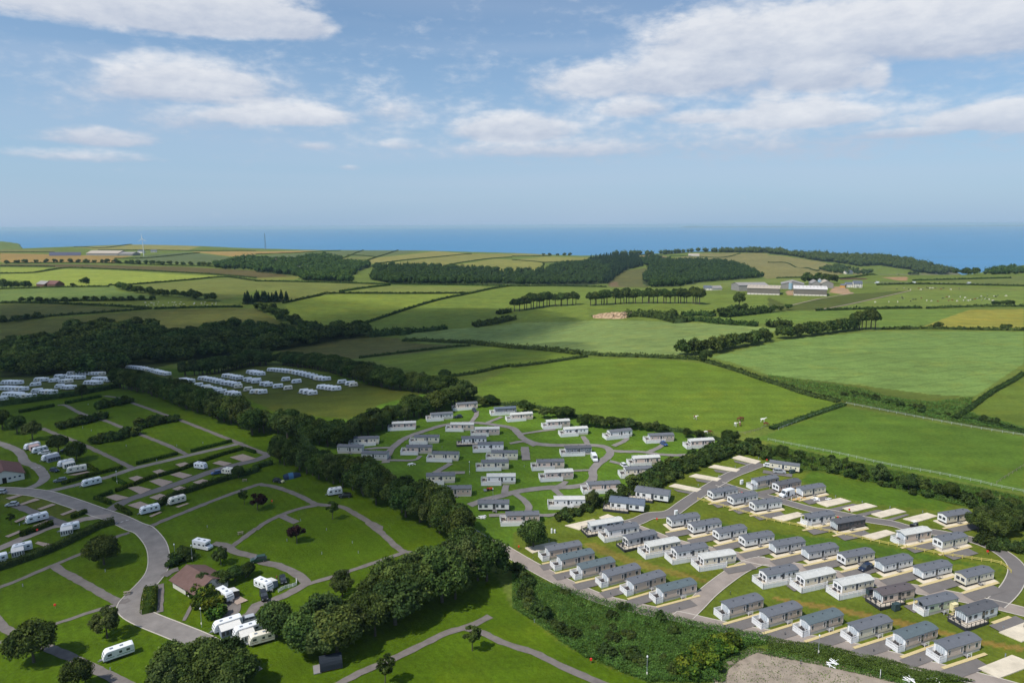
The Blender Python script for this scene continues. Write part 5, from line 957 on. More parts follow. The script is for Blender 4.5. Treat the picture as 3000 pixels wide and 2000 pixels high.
def roof_prof(W, ze, zp, shape, ov=0.22, th=0.12):
    if shape == 'curved': 
        n = 8; pts = [(-ov+(W+2*ov)*i/n, ze+(zp-ze)*math.sin(math.pi*i/n)**0.75) for i in range(n+1)]
    else: pts = [(-ov, ze-0.06), (W/2, zp), (W+ov, ze-0.06)]
    return pts, pts + [(y, z-th) for y, z in reversed(pts)]
STATIC_CACHE = {}
def static_parts(st):
    key = tuple(sorted(st.items()))
    if key in STATIC_CACHE: return STATIC_CACHE[key]
    L, W, ze, zp = st['L'], st['W'], 2.98, (3.46 if st['shape'] == 'gable' else 3.42); zf = 0.62
    if st.get('wide'): zp = 3.75
    wall, roof = WALLM[st['wall']], ROOFM[st['roof']]; P = []
    top, prof = roof_prof(W, ze, zp, st['shape'])
    # walls: pentagon (or arched) shell
    mb = MB(); inner = [(0, zf)] + [(min(max(y, 0), W), z-0.125) for y, z in top] + [(W, zf)]
    fx = 1.5 if st['deck'] == 'veranda' else 0
    mb.prism(inner, fx, L, 'x'); P.append(('wall', mb.mesh('wall', [wall])))
    mb = MB(); mb.prism(prof, -(0.5 if st['front'] == 'patio' else 0.2), L+0.12, 'x'); P.append(('roof', mb.mesh('roof', [roof], False)))
    for k in range(3): mb = MB(); x = L*(0.22+0.3*k); mb.box(x-0.12, x+0.12, W*0.5-0.12, W*0.5+0.12, zp-0.1, zp+0.18); P.append(('roof_vent', mb.mesh('roof_vent', [M_DARK if st['roof'] != 'pale' else M_WHITE])))
    mb = MB()
    if st['skirt'] == 'plinth': mb.box(fx+0.05, L-0.05, 0.05, W-0.05, -0.3, zf, 0)
    else:
        mb.box(fx+0.15, L-0.15, 0.25, W-0.25, 0.22, zf, 0)
        for x in np.linspace(0.8, L-0.8, 5):
            for y in (0.6, W-0.6): mb.box(x-0.2, x+0.2, y-0.2, y+0.2, -0.3, 0.25, 0)
    P.append(('plinth' if st['skirt'] == 'plinth' else 'chassis', mb.mesh('plinth', [M_PLINTH if st['skirt'] == 'plinth' else M_UNDER])))
    # front end panel, barge boards and corner trims
    fp = M_WHITE if st['front'] != 'same' else wall; mb = MB()
    ip = [(0.02, zf)] + [(min(max(y, 0.02), W-0.02), z-0.13) for y, z in top] + [(W-0.02, zf)]
    mb.prism(ip, fx-0.035, fx-0.003, 'x'); P.append(('front_panel', mb.mesh('front_panel', [fp])))
    mb = MB()
    for x in (fx-0.05, L-0.03):
        for y in (-0.03, W-0.05): mb.box(x, x+0.09, y, y+0.08, zf, ze-0.05)
    mb.box(fx, L, -0.16, -0.06, ze-0.20, ze-0.10)
    P.append(('trim', mb.mesh('trim', [M_WHITE if st['rail'] != 'black' else M_DARK])))
    fr = M_DARK if st['rail'] == 'black' else M_WHITE
    def win(nm, x, w, z0, z1, glass=M_GLASS, frame=None):
        m = MB(); m.box(x-w/2-0.07, x+w/2+0.07, -0.035, -0.003, z0-0.07, z1+0.07, 0); m.box(x-w/2, x+w/2, -0.05, -0.036, z0, z1, 1)
        if w > 0.9: m.box(x-0.03, x+0.03, -0.06, -0.051, z0, z1, 0)
        P.append((nm, m.mesh(nm, [frame or fr, glass])))
    for (x, w, z0, z1) in {'a': ((0.07, .5, 1.3, 2.3), (0.43, .45, 1.25, 2.35), (0.66, .4, 1.5, 2.3), (0.88, .75, 1.3, 2.3)), 'b': ((0.10, .5, 1.5, 2.2), (0.33, .5, 1.5, 2.2), (0.56, .5, 1.6, 2.2), (0.72, .45, 1.5, 2.2), (0.88, .5, 1.5, 2.2)),
                            'c': ((0.08, .8, 1.3, 2.3), (0.26, 1.0, 1.4, 2.2), (0.62, .7, 1.5, 2.3), (0.80, 1.1, 1.3, 2.3)), 'd': ((0.10, .6, 1.5, 2.2), (0.24, .9, 1.4, 2.2), (0.46, .8, 1.5, 2.2), (0.70, .5, 1.5, 2.2), (0.84, .5, 1.5, 2.2))}[st['wins']]:
        win('window', max(fx+0.6, x*L), w, z0, z1)
    win('door', 0.52*L if st['wins'] != 'b' else 0.46*L, 0.8, zf+0.15, 2.55, M_GLASS, fr)
    # front glazing: separate tall panes or two small windows
    m = MB()
    if st['front'] == 'patio':
        n = 4; wz = W-0.9
        m.box(fx-0.07, fx-0.036, 0.40, W-0.40, zf+0.12, 2.62, 0)
        for k in range(n): y0 = 0.48+k*(W-0.96)/n; m.box(fx-0.085, fx-0.071, y0+0.04, y0+(W-0.96)/n-0.04, zf+0.22, 2.54, 1)
    else:
        for y0, y1 in ((0.35, W*0.47), (W*0.53, W-0.35)): m.box(fx-0.065, fx-0.036, y0, y1, 1.25, 2.35, 0); m.box(fx-0.08, fx-0.066, y0+0.08, y1-0.08, 1.33, 2.27, 1)
    P.append(('front_window', m.mesh('front_window', [fr, M_CURT if st['front'] == 'patio' else M_GLASS])))
    # decks
    dz = zf-0.05; rm = {'white': M_WHITE, 'black': M_BLACKR}[st['rail']]; df = M_DECKG if st['rail'] == 'white' and st['deck'] == 'front' else M_DECKF
    def rail(x0, y0, x1, y1, nm='railing'):
        m = MB(); d = math.hypot(x1-x0, y1-y0); n = max(1, round(d/1.5)); ux, uy = (x1-x0)/d, (y1-y0)/d
        for k in range(n+1):
            cx_, cy_ = x0+ux*d*k/n, y0+uy*d*k/n; m.box(cx_-0.055, cx_+0.055, cy_-0.055, cy_+0.055, -0.2, dz+1.10)
        def plate(z0, z1, t): m.box(min(x0, x1)-(t if uy else 0), max(x0, x1)+(t if uy else 0), min(y0, y1)-(t if ux else 0), max(y0, y1)+(t if ux else 0), z0, z1)
        plate(dz+0.98, dz+1.06, 0.05); plate(-0.2, dz+0.02, 0.025)
        if st['rail'] == 'white': plate(dz+0.10, dz+0.52, 0.018); plate(dz+0.62, dz+0.70, 0.02); plate(dz+0.78, dz+0.86, 0.02)
        else: plate(dz+0.1, dz+0.14, 0.02); plate(dz+0.5, dz+0.53, 0.012)
        P.append((nm, m.mesh(nm, [rm])))
    dk = st['deck']; fd = st.get('fd', 2.3); sd = 1.5; frac = st.get('frac', 0.6)
    if dk in ('front', 'wrap'):
        m = MB(); m.box(-fd, -0.1 if dk == 'front' else -0.1, -0.05 if dk == 'front' else -sd, W+0.05, dz-0.12, dz)
        if dk == 'wrap': m.box(-0.098, L*frac, -sd, -0.06, dz-0.12, dz-0.002)
        P.append(('deck', m.mesh('deck', [df]))); y0 = -0.05 if dk == 'front' else -sd
        rail(-fd, y0, -fd, W+0.05); rail(-fd, W+0.05, -0.15, W+0.05)
        if dk == 'front': rail(-fd, y0, -0.15, y0)
        else: rail(-fd, y0, L*frac, y0); rail(L*frac, y0, L*frac, y0+0.4)
        m = MB(); m.box(-fd*0.62, -fd*0.28, W*0.35, W*0.65, dz+0.45, dz+0.72)
        for a, b in ((-.8, .25), (-.1, .25), (-.8, .75), (-.1, .75)): m.box(fd*a*0.9-0.1, fd*a*0.9+0.3, W*b-.2, W*b+.2, dz, dz+0.5)
        P.append(('deck_furniture', m.mesh('deck_furniture', [M_FURN if st['rail'] == 'white' else M_DARK])))
    if dk == 'side':
        m = MB(); m.box(0.1*L, L*0.62, -sd, -0.06, dz-0.12, dz); P.append(('deck', m.mesh('deck', [df]))); rail(0.1*L, -sd, L*0.62, -sd)
    if dk == 'veranda':
        m = MB(); m.box(0, fx, 0, W, dz-0.12, dz); P.append(('deck', m.mesh('deck', [df]))); rail(0, 0, 0, W); rail(0, 0, fx, 0)
        for y0 in (0.02, W-0.14): m = MB(); m.box(0.02, 0.14, y0, y0+0.12, dz, ze); P.append(('veranda_post', m.mesh('veranda_post', [M_WHITE])))
    if dk in ('front', 'none', 'veranda'):
        m = MB(); x = 0.52*L if st['wins'] != 'b' else 0.46*L; m.box(x-0.5, x+0.5, -1.15, -0.06, 0.36, 0.44, 1); m.box(x+0.5, x+0.95, -1.15, -0.06, -0.1, 0.22, 1)
        for yy in (-1.15, ) if dk != 'none' else (-1.12, ):
            m.box(x-0.5, x+0.9, yy-0.03, yy+0.03, 1.15, 1.23); m.box(x-0.5, x+0.9, yy-0.02, yy+0.02, 0.78, 0.85)
            for xx in (x-0.5, x+0.9): m.box(xx-0.04, xx+0.04, yy-0.04, yy+0.04, -0.1, 1.23)
        P.append(('steps', m.mesh('steps', [M_WHITE if dk != 'none' else M_PLINTH, M_DECKG])))
    STATIC_CACHE[key] = P; return P
def place_static(F, Rr, st, name, label, group, swap=False):
    f, r = G([F, Rr]); d = r[:2]-f[:2]; az = math.atan2(d[1], d[0]); L = st['L']
    mid = (f[:2]+r[:2])/2; o = mid - 0.5*L*np.array([math.cos(az), math.sin(az)])
    cs = np.array([[0, 0], [L, 0], [L, st['W']], [0, st['W']]]); ca, sa = math.cos(az), math.sin(az)
    wx, wy = o[0]+cs[:, 0]*ca-cs[:, 1]*sa, o[1]+cs[:, 0]*sa+cs[:, 1]*ca; z = float(zt(wx, wy).mean())
    e = empty(name, (o[0], o[1], z+0.12), az)
    for nm, me in static_parts(st): obj(nm, me, e)
    return tag(e, label, 'caravan', group), (o, az, z)
def S(**k):
    d = dict(L=10.8, W=3.3, wall='beige', roof='grey', shape='curved', deck='front', rail='white', front='patio', skirt='plinth', wins='a'); d.update(k); return d
def local(o, az, x, y): return (o[0]+x*math.cos(az)-y*math.sin(az), o[1]+x*math.sin(az)+y*math.cos(az))
def bays(o, az, L, slab=False, pave=True, bay=(-4.2, 0.62), z=0.15):
    q = lambda x0, x1, y0, y1: [local(o, az, x0, y0), local(o, az, x1, y0), local(o, az, x1, y1), local(o, az, x0, y1)]
    if bay: sheet('parking_bay', q(bay[0], L*bay[1], -5.3, -2.0), M_TARN, z+0.10, nx=6, ny=3)
    if pave:
        p = sheet('paved_path', q(-3.2, L*1.0, -1.95, -1.1), M_PAVE, z+0.12, nx=8, ny=2)
    if slab: sheet('slab', q(-0.9, L+0.5, -1.15, 4.1), M_SLAB, z+0.02, nx=6, ny=4, thick=0.2)
LOW = ["C3 350,440 637,385", "C3 462,525 753,460", "C3 645,610 947,540", "C3 885,680 1180,600", "C3 1112,755 1415,665", "C3 1390,825 1692,745", "C3 1993,980 2308,890", "C4 -7,1065 317,965", "C4 380,1135 687,1035", "C4 832,1190 1132,1095", "C4 1250,1275 1555,1165", "C4 1640,1370 1942,1270"]
for i, s in enumerate(LOW):
    a, b = parse(s); odd = i == 9
    st = S(roof='green' if i in (1, 2, 5, 8, 10) else 'grey', wall='cream' if odd else 'beige', shape='gable' if odd else 'curved', L=10.9)
    lb = 'cream static caravan with pitched roof and white front deck in the lowest row' if odd else ('beige static caravan with green grey arched roof and white front deck in the lowest row' if i in (1, 2, 5, 8, 10) else 'beige static caravan with plain grey arched roof and white front deck in the lowest row')
    _, (o, az, z) = place_static(a, b, st, 'static_caravan', lb, 'static caravans of the lowest row'); bays(o, az, 10.9, bay=(-4.4, 0.66))
MIDR = [("C3 735,205 1022,150", dict(wall='white', roof='pale', shape='gable', deck='wrap', rail='black', front='patio', wins='c', L=11.6, skirt='chassis', frac=0.3), 'off white static caravan with pale roof and black deck beside the cream slab'),
 ("C3 905,250 1152,205", dict(wall='white', roof='grey', shape='gable', deck='wrap', wins='a', frac=0.55), 'white static caravan with grey roof and gated white deck beside the black decked one'),
 ("C3 1080,335 1320,275", dict(wall='grey', roof='grey', shape='gable', deck='wrap', rail='black', front='window', wins='b', frac=0.62), 'pale grey static caravan with wide black railed deck and sand coloured floor'),
 ("C3 1275,400 1533,345", dict(wall='cream', roof='pale', shape='gable', deck='wrap', front='window', wins='b', frac=0.62), 'cream static caravan with pale roof and white wrap deck, next to the black railed deck'),
 ("C3 1530,450 1783,400", dict(wall='white', roof='grey', shape='gable', deck='wrap', front='window', wins='d', frac=0.66), 'white static caravan with grey roof and white deck beside a cream storage box'),
 ("C3 1770,515 2045,465", dict(wall='cream', roof='pale', shape='gable', deck='wrap', front='window', wins='b', frac=0.64), 'cream static caravan with pale roof beside the road fork'),
 ("C4 0,670 262,610", dict(wall='white', roof='grey', shape='gable', deck='wrap', front='window', wins='d', frac=0.66), 'white static caravan with grey roof and white deck just past the road fork'),
 ("C4 350,705 602,640", dict(wall='cream', roof='pale', shape='gable', deck='wrap', front='window', wins='b', frac=0.62), 'cream static caravan with pale roof and white deck beside the white one past the fork'),
 ("C4 690,770 955,705", dict(wall='cream', roof='pale', shape='gable', deck='wrap', front='window', wins='b', frac=0.64), 'cream static caravan with pale roof and a black storage box behind its white deck'),
 ("C4 1060,860 1335,790", dict(wall='beige', roof='brown', shape='gable', deck='wrap', rail='black', wins='c', frac=0.55), 'beige static caravan with dark brown roof and black deck'),
 ("C4 1440,960 1730,880", dict(wall='green', roof='grey', shape='gable', deck='veranda', front='window', wins='d', L=11.4), 'pale green static caravan with white veranda and a cream storage box'),
 ("C4 1825,1050 2107,950", dict(wall='white', roof='black', shape='gable', deck='wrap', rail='black', wins='c', frac=0.5, L=11.2), 'white static caravan with charcoal roof and black railed deck, next to the empty slabs')]
for s, d, lb in MIDR:
    a, b = parse(s); st = S(**d); _, (o, az, z) = place_static(a, b, st, 'static_caravan', lb, 'static caravans of the middle row'); bays(o, az, st['L'], bay=(st['L']*0.45/st['L']*st['L'], 1.35), pave=False)
    sheet('paved_path', [local(o, az, st['L']*0.6, -2.2), local(o, az, st['L']*1.2, -2.2), local(o, az, st['L']*1.2, -1.3), local(o, az, st['L']*0.6, -1.3)], M_PAVE, 0.28, nx=5, ny=2)
ROW3 = ["C3 1478,155 1713,110", "C3 1675,215 1913,165", "C3 1905,278 2150,220", "C3 2150,338 2397,285", "C4 80,400 330,345", "C4 385,455 632,400", "C4 722,508 960,450", "C4 1080,570 1307,510", "C4 1437,633 1670,570", "C4 1818,697 2063,625"]
for i, s in enumerate(ROW3):
    a, b = parse(s); fr = 'same' if i == 9 else ('patio' if i in (4, 5, 7, 8) else 'window'); wl = 'cream' if i in (9, 6) else 'grey' if i in (4, 5) else 'white'
    st = S(wall=wl, roof='grey', shape='gable', deck='none', front=fr, skirt='chassis', wins='b', L=10.7)
    lb = {9: 'cream static caravan with blank end wall at the end of the undecked row', 6: 'cream static caravan without deck beside the parked navy car'}.get(i, {'grey': 'pale grey static caravan with glazed front and no deck on a cream slab', 'white': ('white static caravan with glazed front and no deck on a cream slab' if fr == 'patio' else 'white static caravan with two front windows and no deck on a cream slab')}.get(wl))
    _, (o, az, z) = place_static(a, b, st, 'static_caravan', lb, 'static caravans of the undecked row'); bays(o, az, 10.7, slab=True, bay=(-3.8, 0.75))
TOP = [("B3 1855,1310 2063,1265", dict(wall='white', deck='none', front='window', skirt='chassis', wins='b'), 'white static caravan without deck at the head of the timber fence', 1),
 ("B3 2038,1365 2252,1315", dict(wall='white', deck='none', front='window', skirt='chassis', wins='b'), 'white static caravan without deck behind the fence, second from its head', 1),
 ("B3 2245,1418 2462,1380", dict(wall='white', deck='none', front='window', skirt='chassis', wins='b'), 'white static caravan without deck behind the fence beside an empty slab', 1),
 ("B3 2240,1205 2462,1155", dict(wall='beige', roof='grey', deck='front', front='patio', wins='a', L=10.2), 'beige static caravan with white front deck beside the white utility box', 0),
 ("B4 100,1240 298,1190", dict(wall='pink', roof='black', deck='none', front='window', skirt='chassis', wins='b'), 'taupe static caravan half hidden behind the white van', 1),
 ("B4 325,1282 520,1240", dict(wall='cream', deck='none', front='patio', skirt='chassis', wins='b', L=10.4), 'cream static caravan whose deck is still being built, next to the white van', 1),
 ("B4 25,1020 270,1055", dict(wall='cream', roof='grey', deck='none', front='window', skirt='chassis', wins='b', L=11), 'cream static caravan standing across the road end behind a silver car', 0),
 ("B4 360,1550 612,1500", dict(wall='white', deck='veranda', front='window', wins='d', L=10.8), 'white static caravan with roofed white veranda behind the timber fence', 1),
 ("C4 630,190 895,135", dict(wall='charcoal', roof='black', deck='none', front='patio', skirt='chassis', wins='b', rail='black', L=11), 'charcoal static caravan with four pane front behind the timber fence', 1),
 ("C4 1265,295 1488,245", dict(wall='beige', roof='pale', deck='front', front='patio', wins='a', L=10.4), 'beige static caravan with pale roof and white front deck behind the timber fence', 1),
 ("C4 1605,355 1820,300", dict(wall='cream', roof='grey', deck='none', front='window', wins='b', L=10.4), 'cream static caravan with grey roof beside the sweeping road bend', 1),
 ("C4 1650,120 1850,80", dict(wall='cream', roof='grey', deck='none', front='window', skirt='chassis', wins='b', L=10.6), 'cream static caravan standing apart beside the thicket', 1)]
for s, d, lb, sl in TOP:
    a, b = parse(s); st = S(shape='gable', **d) if 'shape' not in d else S(**d); _, (o, az, z) = place_static(a, b, st, 'static_caravan', lb, 'static caravans of the upper terrace'); bays(o, az, st['L'], slab=bool(sl), bay=(-2.0, 0.8), pave=bool(sl))
for s, d, lb in (("B3 895,1390 1215,1425", dict(L=11.8, W=5.6, wide=1, wall='white', roof='blue', shape='gable', deck='wrap', rail='black', wins='c', skirt='chassis', frac=0.55), 'wide white lodge with blue grey roof and dark deck, nearer the road junction'),
                 ("B3 1135,1290 1432,1335", dict(L=11.8, W=5.6, wide=1, wall='white', roof='grey', shape='gable', deck='wrap', rail='black', wins='c', skirt='chassis', frac=0.55), 'wide white lodge with grey roof and dark deck, behind its twin by the hedge')):
    a, b = parse(s); place_static(a, b, S(**d), 'lodge', lb, 'wide lodges')
# mid-site statics, broadside with decks at their left end and front
C_ = 'static caravans around the loop road'
MID = [("B2 1838,475 2045,455", 'beige', 'grey', 'wrap', .75), ("B2 1590,575 1830,550", 'grey', 'grey', 'wrap', .55), ("B2 1238,660 1490,640", 'pink', 'pale', 'wrap', .98), ("B2 905,800 1125,785", 'cream', 'grey', 'wrap', .9), ("B2 750,872 970,872", 'grey', 'grey', 'none', 0), ("B2 985,935 1190,935", 'grey', 'grey', 'none', 0),
 ("B2 1785,665 2003,660", 'beige', 'pale', 'wrap', .58), ("B2 2015,710 2240,700", 'pink', 'pale', 'wrap', .55), ("B2 1450,785 1688,775", 'cream', 'grey', 'wrap', .55), ("B2 1878,800 2130,785", 'white', 'grey', 'wrapb', .8), ("B2 1365,880 1630,870", 'beige', 'grey', 'wrap', .48), ("B2 2045,855 2270,845", 'white', 'grey', 'wrap', .98), ("B2 1615,940 1865,940", 'cream', 'grey', 'wrap', .78),
 ("B2 2160,930 2407,930", 'cream', 'grey', 'wrap', .62), ("B2 2055,1025 2340,1015", 'cream', 'grey', 'wrap', .72), ("B2 1560,1150 1835,1140", 'cream', 'grey', 'side', .6), ("B2 2105,1155 2402,1150", 'white', 'pale', 'wrap', .5), ("B2 1715,1270 1970,1265", 'pink', 'grey', 'none', 0), ("B2 2030,1405 2335,1405", 'white', 'grey', 'dark', 0), ("B2 2310,1520 2600,1512", 'pink', 'grey', 'wrap', .6),
 ("B2 2170,520 2417,500", 'slate', 'blue', 'wrap', .9), ("B3 -20,575 205,555", 'beige', 'pale', 'wrap', .65), ("B3 318,640 540,625", 'pink', 'pale', 'wrap', .6), ("B3 465,712 718,695", 'white', 'pale', 'wrap', .55), ("B3 875,740 1128,712", 'white', 'grey', 'wrap', .8), ("B3 1258,770 1498,760", 'pink', 'grey', 'wrap', .6), ("B3 1625,822 1875,805", 'beige', 'pale', 'wrap', .66), ("B3 478,890 748,880", 'slate', 'black', 'wrap', .72),
 ("B3 1120,985 1363,970", 'beige', 'pale', 'wrap', .62), ("B3 1035,1090 1303,1075", 'cream', 'grey', 'wrap', .9), ("B3 228,1020 483,1010", 'beige', 'grey', 'wrap', .63), ("B3 305,1120 568,1105", 'pink', 'pale', 'wrap', .6), ("B3 690,1235 1008,1215", 'beige', 'grey', 'wrap', .98), ("B3 390,1370 670,1370", 'white', 'pale', 'wrap', .62)]
WN = {'beige': 'beige', 'grey': 'pale grey', 'pink': 'taupe', 'cream': 'cream', 'white': 'white', 'slate': 'slate blue'}; RN = {'grey': 'grey roof', 'pale': 'pale roof', 'blue': 'blue grey roof', 'black': 'charcoal roof'}
MLAB = {4: 'pale grey static caravan half hidden behind the tree belt', 5: 'pale grey static caravan almost hidden by the tree belt, beside its twin', 9: 'white static caravan with a dark fronted deck beside the loop road', 15: 'cream static caravan with a white side deck at the edge of the tree belt', 17: 'taupe static caravan with white steps and no deck beside the tree belt', 18: 'white static caravan on dark footings with no deck, its windows dark framed',
        19: 'taupe static caravan whose deck shows beside the round tree', 20: 'slate blue static caravan with blue roof at the top of the loop', 27: 'slate static caravan with charcoal roof beside the white van', 32: 'long beige static caravan behind the conical tree', 33: 'white static caravan with pale roof and deck, next to the conical tree', 29: 'cream static caravan with long white deck beside the thick hedge', 28: 'beige static caravan with pale roof behind the white car', 25: 'taupe static caravan beside the parked blue car', 26: 'beige static caravan with pale roof at the field corner'}
for i, (s, wl, rf, dk, fr_) in enumerate(MID):
    a, b = parse(s); st = S(L=10.9 if i != 32 else 12.2, W=3.4, wall=wl, roof=rf, shape='gable', front='patio' if wl in ('pink', 'slate') else 'window', wins='abcd'[i % 4], deck='wrap' if dk in ('wrap', 'wrapb') else 'side' if dk == 'side' else 'none', rail='black' if dk in ('wrapb', 'dark') else 'white', skirt='chassis' if dk == 'dark' else 'plinth')
    if fr_ and dk != 'side': st['frac'] = fr_
    lb = MLAB.get(i) or f"{WN[wl]} static caravan with {RN[rf]} and white railed deck on the loop road lawn"
    place_static(a, b, st, 'static_caravan', lb, C_)
# ------------------------------------------------------------------ touring caravans
M_GRP = material('caravan_white', (0.80, 0.81, 0.82), 0.35, 0.5, 0.04, 1.2, rnd=0.05)
M_GRPC = material('caravan_cream', alb(238, 232, 216), 0.4, 0.5, 0.04, 1.2, rnd=0.04)
M_TYRE = material('tyre', (0.02, 0.02, 0.02), 0.85, 0.2); M_STEEL = material('steel', alb(120, 122, 126), 0.45, 0.5)
M_STRIPE = material('grey_stripe', alb(120, 130, 142), 0.5, 0.4); M_STRIPEG = material('green_stripe', alb(70, 110, 90), 0.5, 0.4); M_STRIPER = material('tan_stripe', alb(170, 130, 110), 0.5, 0.4)
TOUR = {}
def tourer_parts(L=5.9, stripe='grey', body=None, full=True, hgt=2.55):
    key = (L, stripe, body.name if body else '', full, hgt)
    if key in TOUR: return TOUR[key]
    W, z0 = 2.2, 0.42; P = []
    # side outline: sloping rounded nose at x=0, upright rear
    out = [(0.10, z0), (0.0, z0+0.35), (0.06, 1.15), (0.20, 1.65), (0.48, 2.15), (0.85, hgt-0.06), (1.2, hgt), (L-0.5, hgt), (L-0.15, hgt-0.10), (L-0.03, hgt-0.4), (L, 1.2), (L, z0+0.2), (L-0.1, z0)]
    def shell(out, y0, y1, ins):
        cx_, cz = L/2, 1.45; n = len(out); mb = MB(); rings = []
        for y, s in ((y0, ins), (y0+0.10, 0.0), (y1-0.10, 0.0), (y1, ins)):
            rings.append([(x + (cx_-x)/abs(cx_-x+1e-6)*s*1.0 if True else x, y, z + (cz-z)/abs(cz-z+1e-6)*s*(1 if z > 1 else 0.2)) for x, z in out])
        vs = [p for r in rings for p in r]; fs = []
        for k in range(3): fs += [(k*n+i, (k+1)*n+i, (k+1)*n+(i+1) % n, k*n+(i+1) % n) for i in range(n)]
        fs += [tuple(range(n)), tuple(range(4*n-1, 3*n-1, -1))]; mb.add(vs, fs); return mb
    mb = shell(out, 0, W, 0.09); bm_ = body or M_GRP; P.append(('body', mb.mesh('body', [bm_])))
    # front window follows the sloping nose
    m = MB(); a, b = (0.045, 1.28), (0.40, 2.05); nx_, nz_ = -(b[1]-a[1]), (b[0]-a[0]); ln = math.hypot(nx_, nz_); nx_, nz_ = nx_/ln*0.03, nz_/ln*0.03
    a2, b2 = ((0.105, 1.30), (0.42, 2.02)) if full else ((0.075, 1.16), (0.46, 2.10))
    m.add([(a2[0]+nx_, 0.22, a2[1]+nz_), (a2[0]+nx_, W-0.22, a2[1]+nz_), (b2[0]+nx_, W-0.3, b2[1]+nz_), (b2[0]+nx_, 0.3, b2[1]+nz_), (a2[0]+0.1, 0.22, a2[1]), (a2[0]+0.1, W-0.22, a2[1]), (b2[0]+0.1, W-0.3, b2[1]), (b2[0]+0.1, 0.3, b2[1])], [(0, 1, 2, 3), (0, 4, 5, 1), (1, 5, 6, 2), (2, 6, 7, 3), (3, 7, 4, 0)])
    P.append(('front_window', m.mesh('front_window', [M_GLASS])))
    for x, w in ((0.22, 0.85), (0.56, 0.6), (0.80, 0.75)) if full else ((0.24, 1.0), (0.75, 0.8)):
        m = MB(); m.box(L*x-w/2, L*x+w/2, -0.015, 0.0, 1.35, 1.92); m.box(L*x-w/2, L*x+w/2, W, W+0.015, 1.35, 1.92); P.append(('side_window', m.mesh('side_window', [M_GLASS])))
    m = MB(); m.box(L*0.10, L*0.97, -0.012, 0.0, 0.92, 1.04); m.box(L*0.10, L*0.97, W, W+0.012, 0.92, 1.04); P.append(('side_stripe', m.mesh('side_stripe', [{'grey': M_STRIPE, 'green': M_STRIPEG, 'tan': M_STRIPER}[stripe]])))
    m = MB(); m.wheel((L*0.56, 0.14, 0.32), 0.32, 0.2); m2 = MB(); m2.wheel((L*0.56, W-0.14, 0.32), 0.32, 0.2); P += [('wheel', m.mesh('wheel', [M_TYRE])), ('wheel', m2.mesh('wheel', [M_TYRE]))]
    m = MB(); m.bar((0.3, W*0.3, 0.46), (-0.95, W*0.5, 0.46), 0.05); m.bar((0.3, W*0.7, 0.46), (-0.95, W*0.5, 0.46), 0.05); m.bar((-0.75, W*0.5, 0.0), (-0.75, W*0.5, 0.62), 0.045); m.box(-0.55, 0.02, W*0.33, W*0.67, 0.42, 0.62); P.append(('tow_hitch', m.mesh('tow_hitch', [M_STEEL])))
    if full:
        for x in (0.30, 0.62): m = MB(); m.box(L*x-0.35, L*x+0.35, W*0.5-0.3, W*0.5+0.3, hgt-0.03, hgt+0.07); P.append(('roof_hatch', m.mesh('roof_hatch', [M_STRIPE])))
        m = MB(); m.box(L*0.40-0.3, L*0.40+0.3, -0.02, 0, 0.5, 2.2); P.append(('door', m.mesh('door', [bm_, ])))
    m = MB(); m.box(0.4, L-0.3, 0.2, W-0.2, 0.28, z0+0.02); P.append(('chassis', m.mesh('chassis', [M_UNDER])))
    TOUR[key] = P; return P
def place_parts(parts, xy, az, name, label, cat, group=None, dz=0.02, flat=None):
    z = float(zt(np.array([xy[0]]), np.array([xy[1]]))[0]); e = empty(name, (xy[0], xy[1], z+dz), az)
    for nm, me in parts: obj(nm, me, e)
    return tag(e, label, cat, group)
def tour_line(F, Rr, parts, L, W, name, label, group=None, dz=0.30, flip=False):
    """visible long side runs from pixel F to pixel R along its base"""
    f, r = G([F, Rr]); d = r[:2]-f[:2]; az = math.atan2(d[1], d[0]); mid = (f[:2]+r[:2])/2; o = mid-0.5*L*np.array([math.cos(az), math.sin(az)])
    if flip: o = local(o, az, L, W); az += math.pi
    return place_parts(parts, o, az, name, label, 'caravan', group, dz)
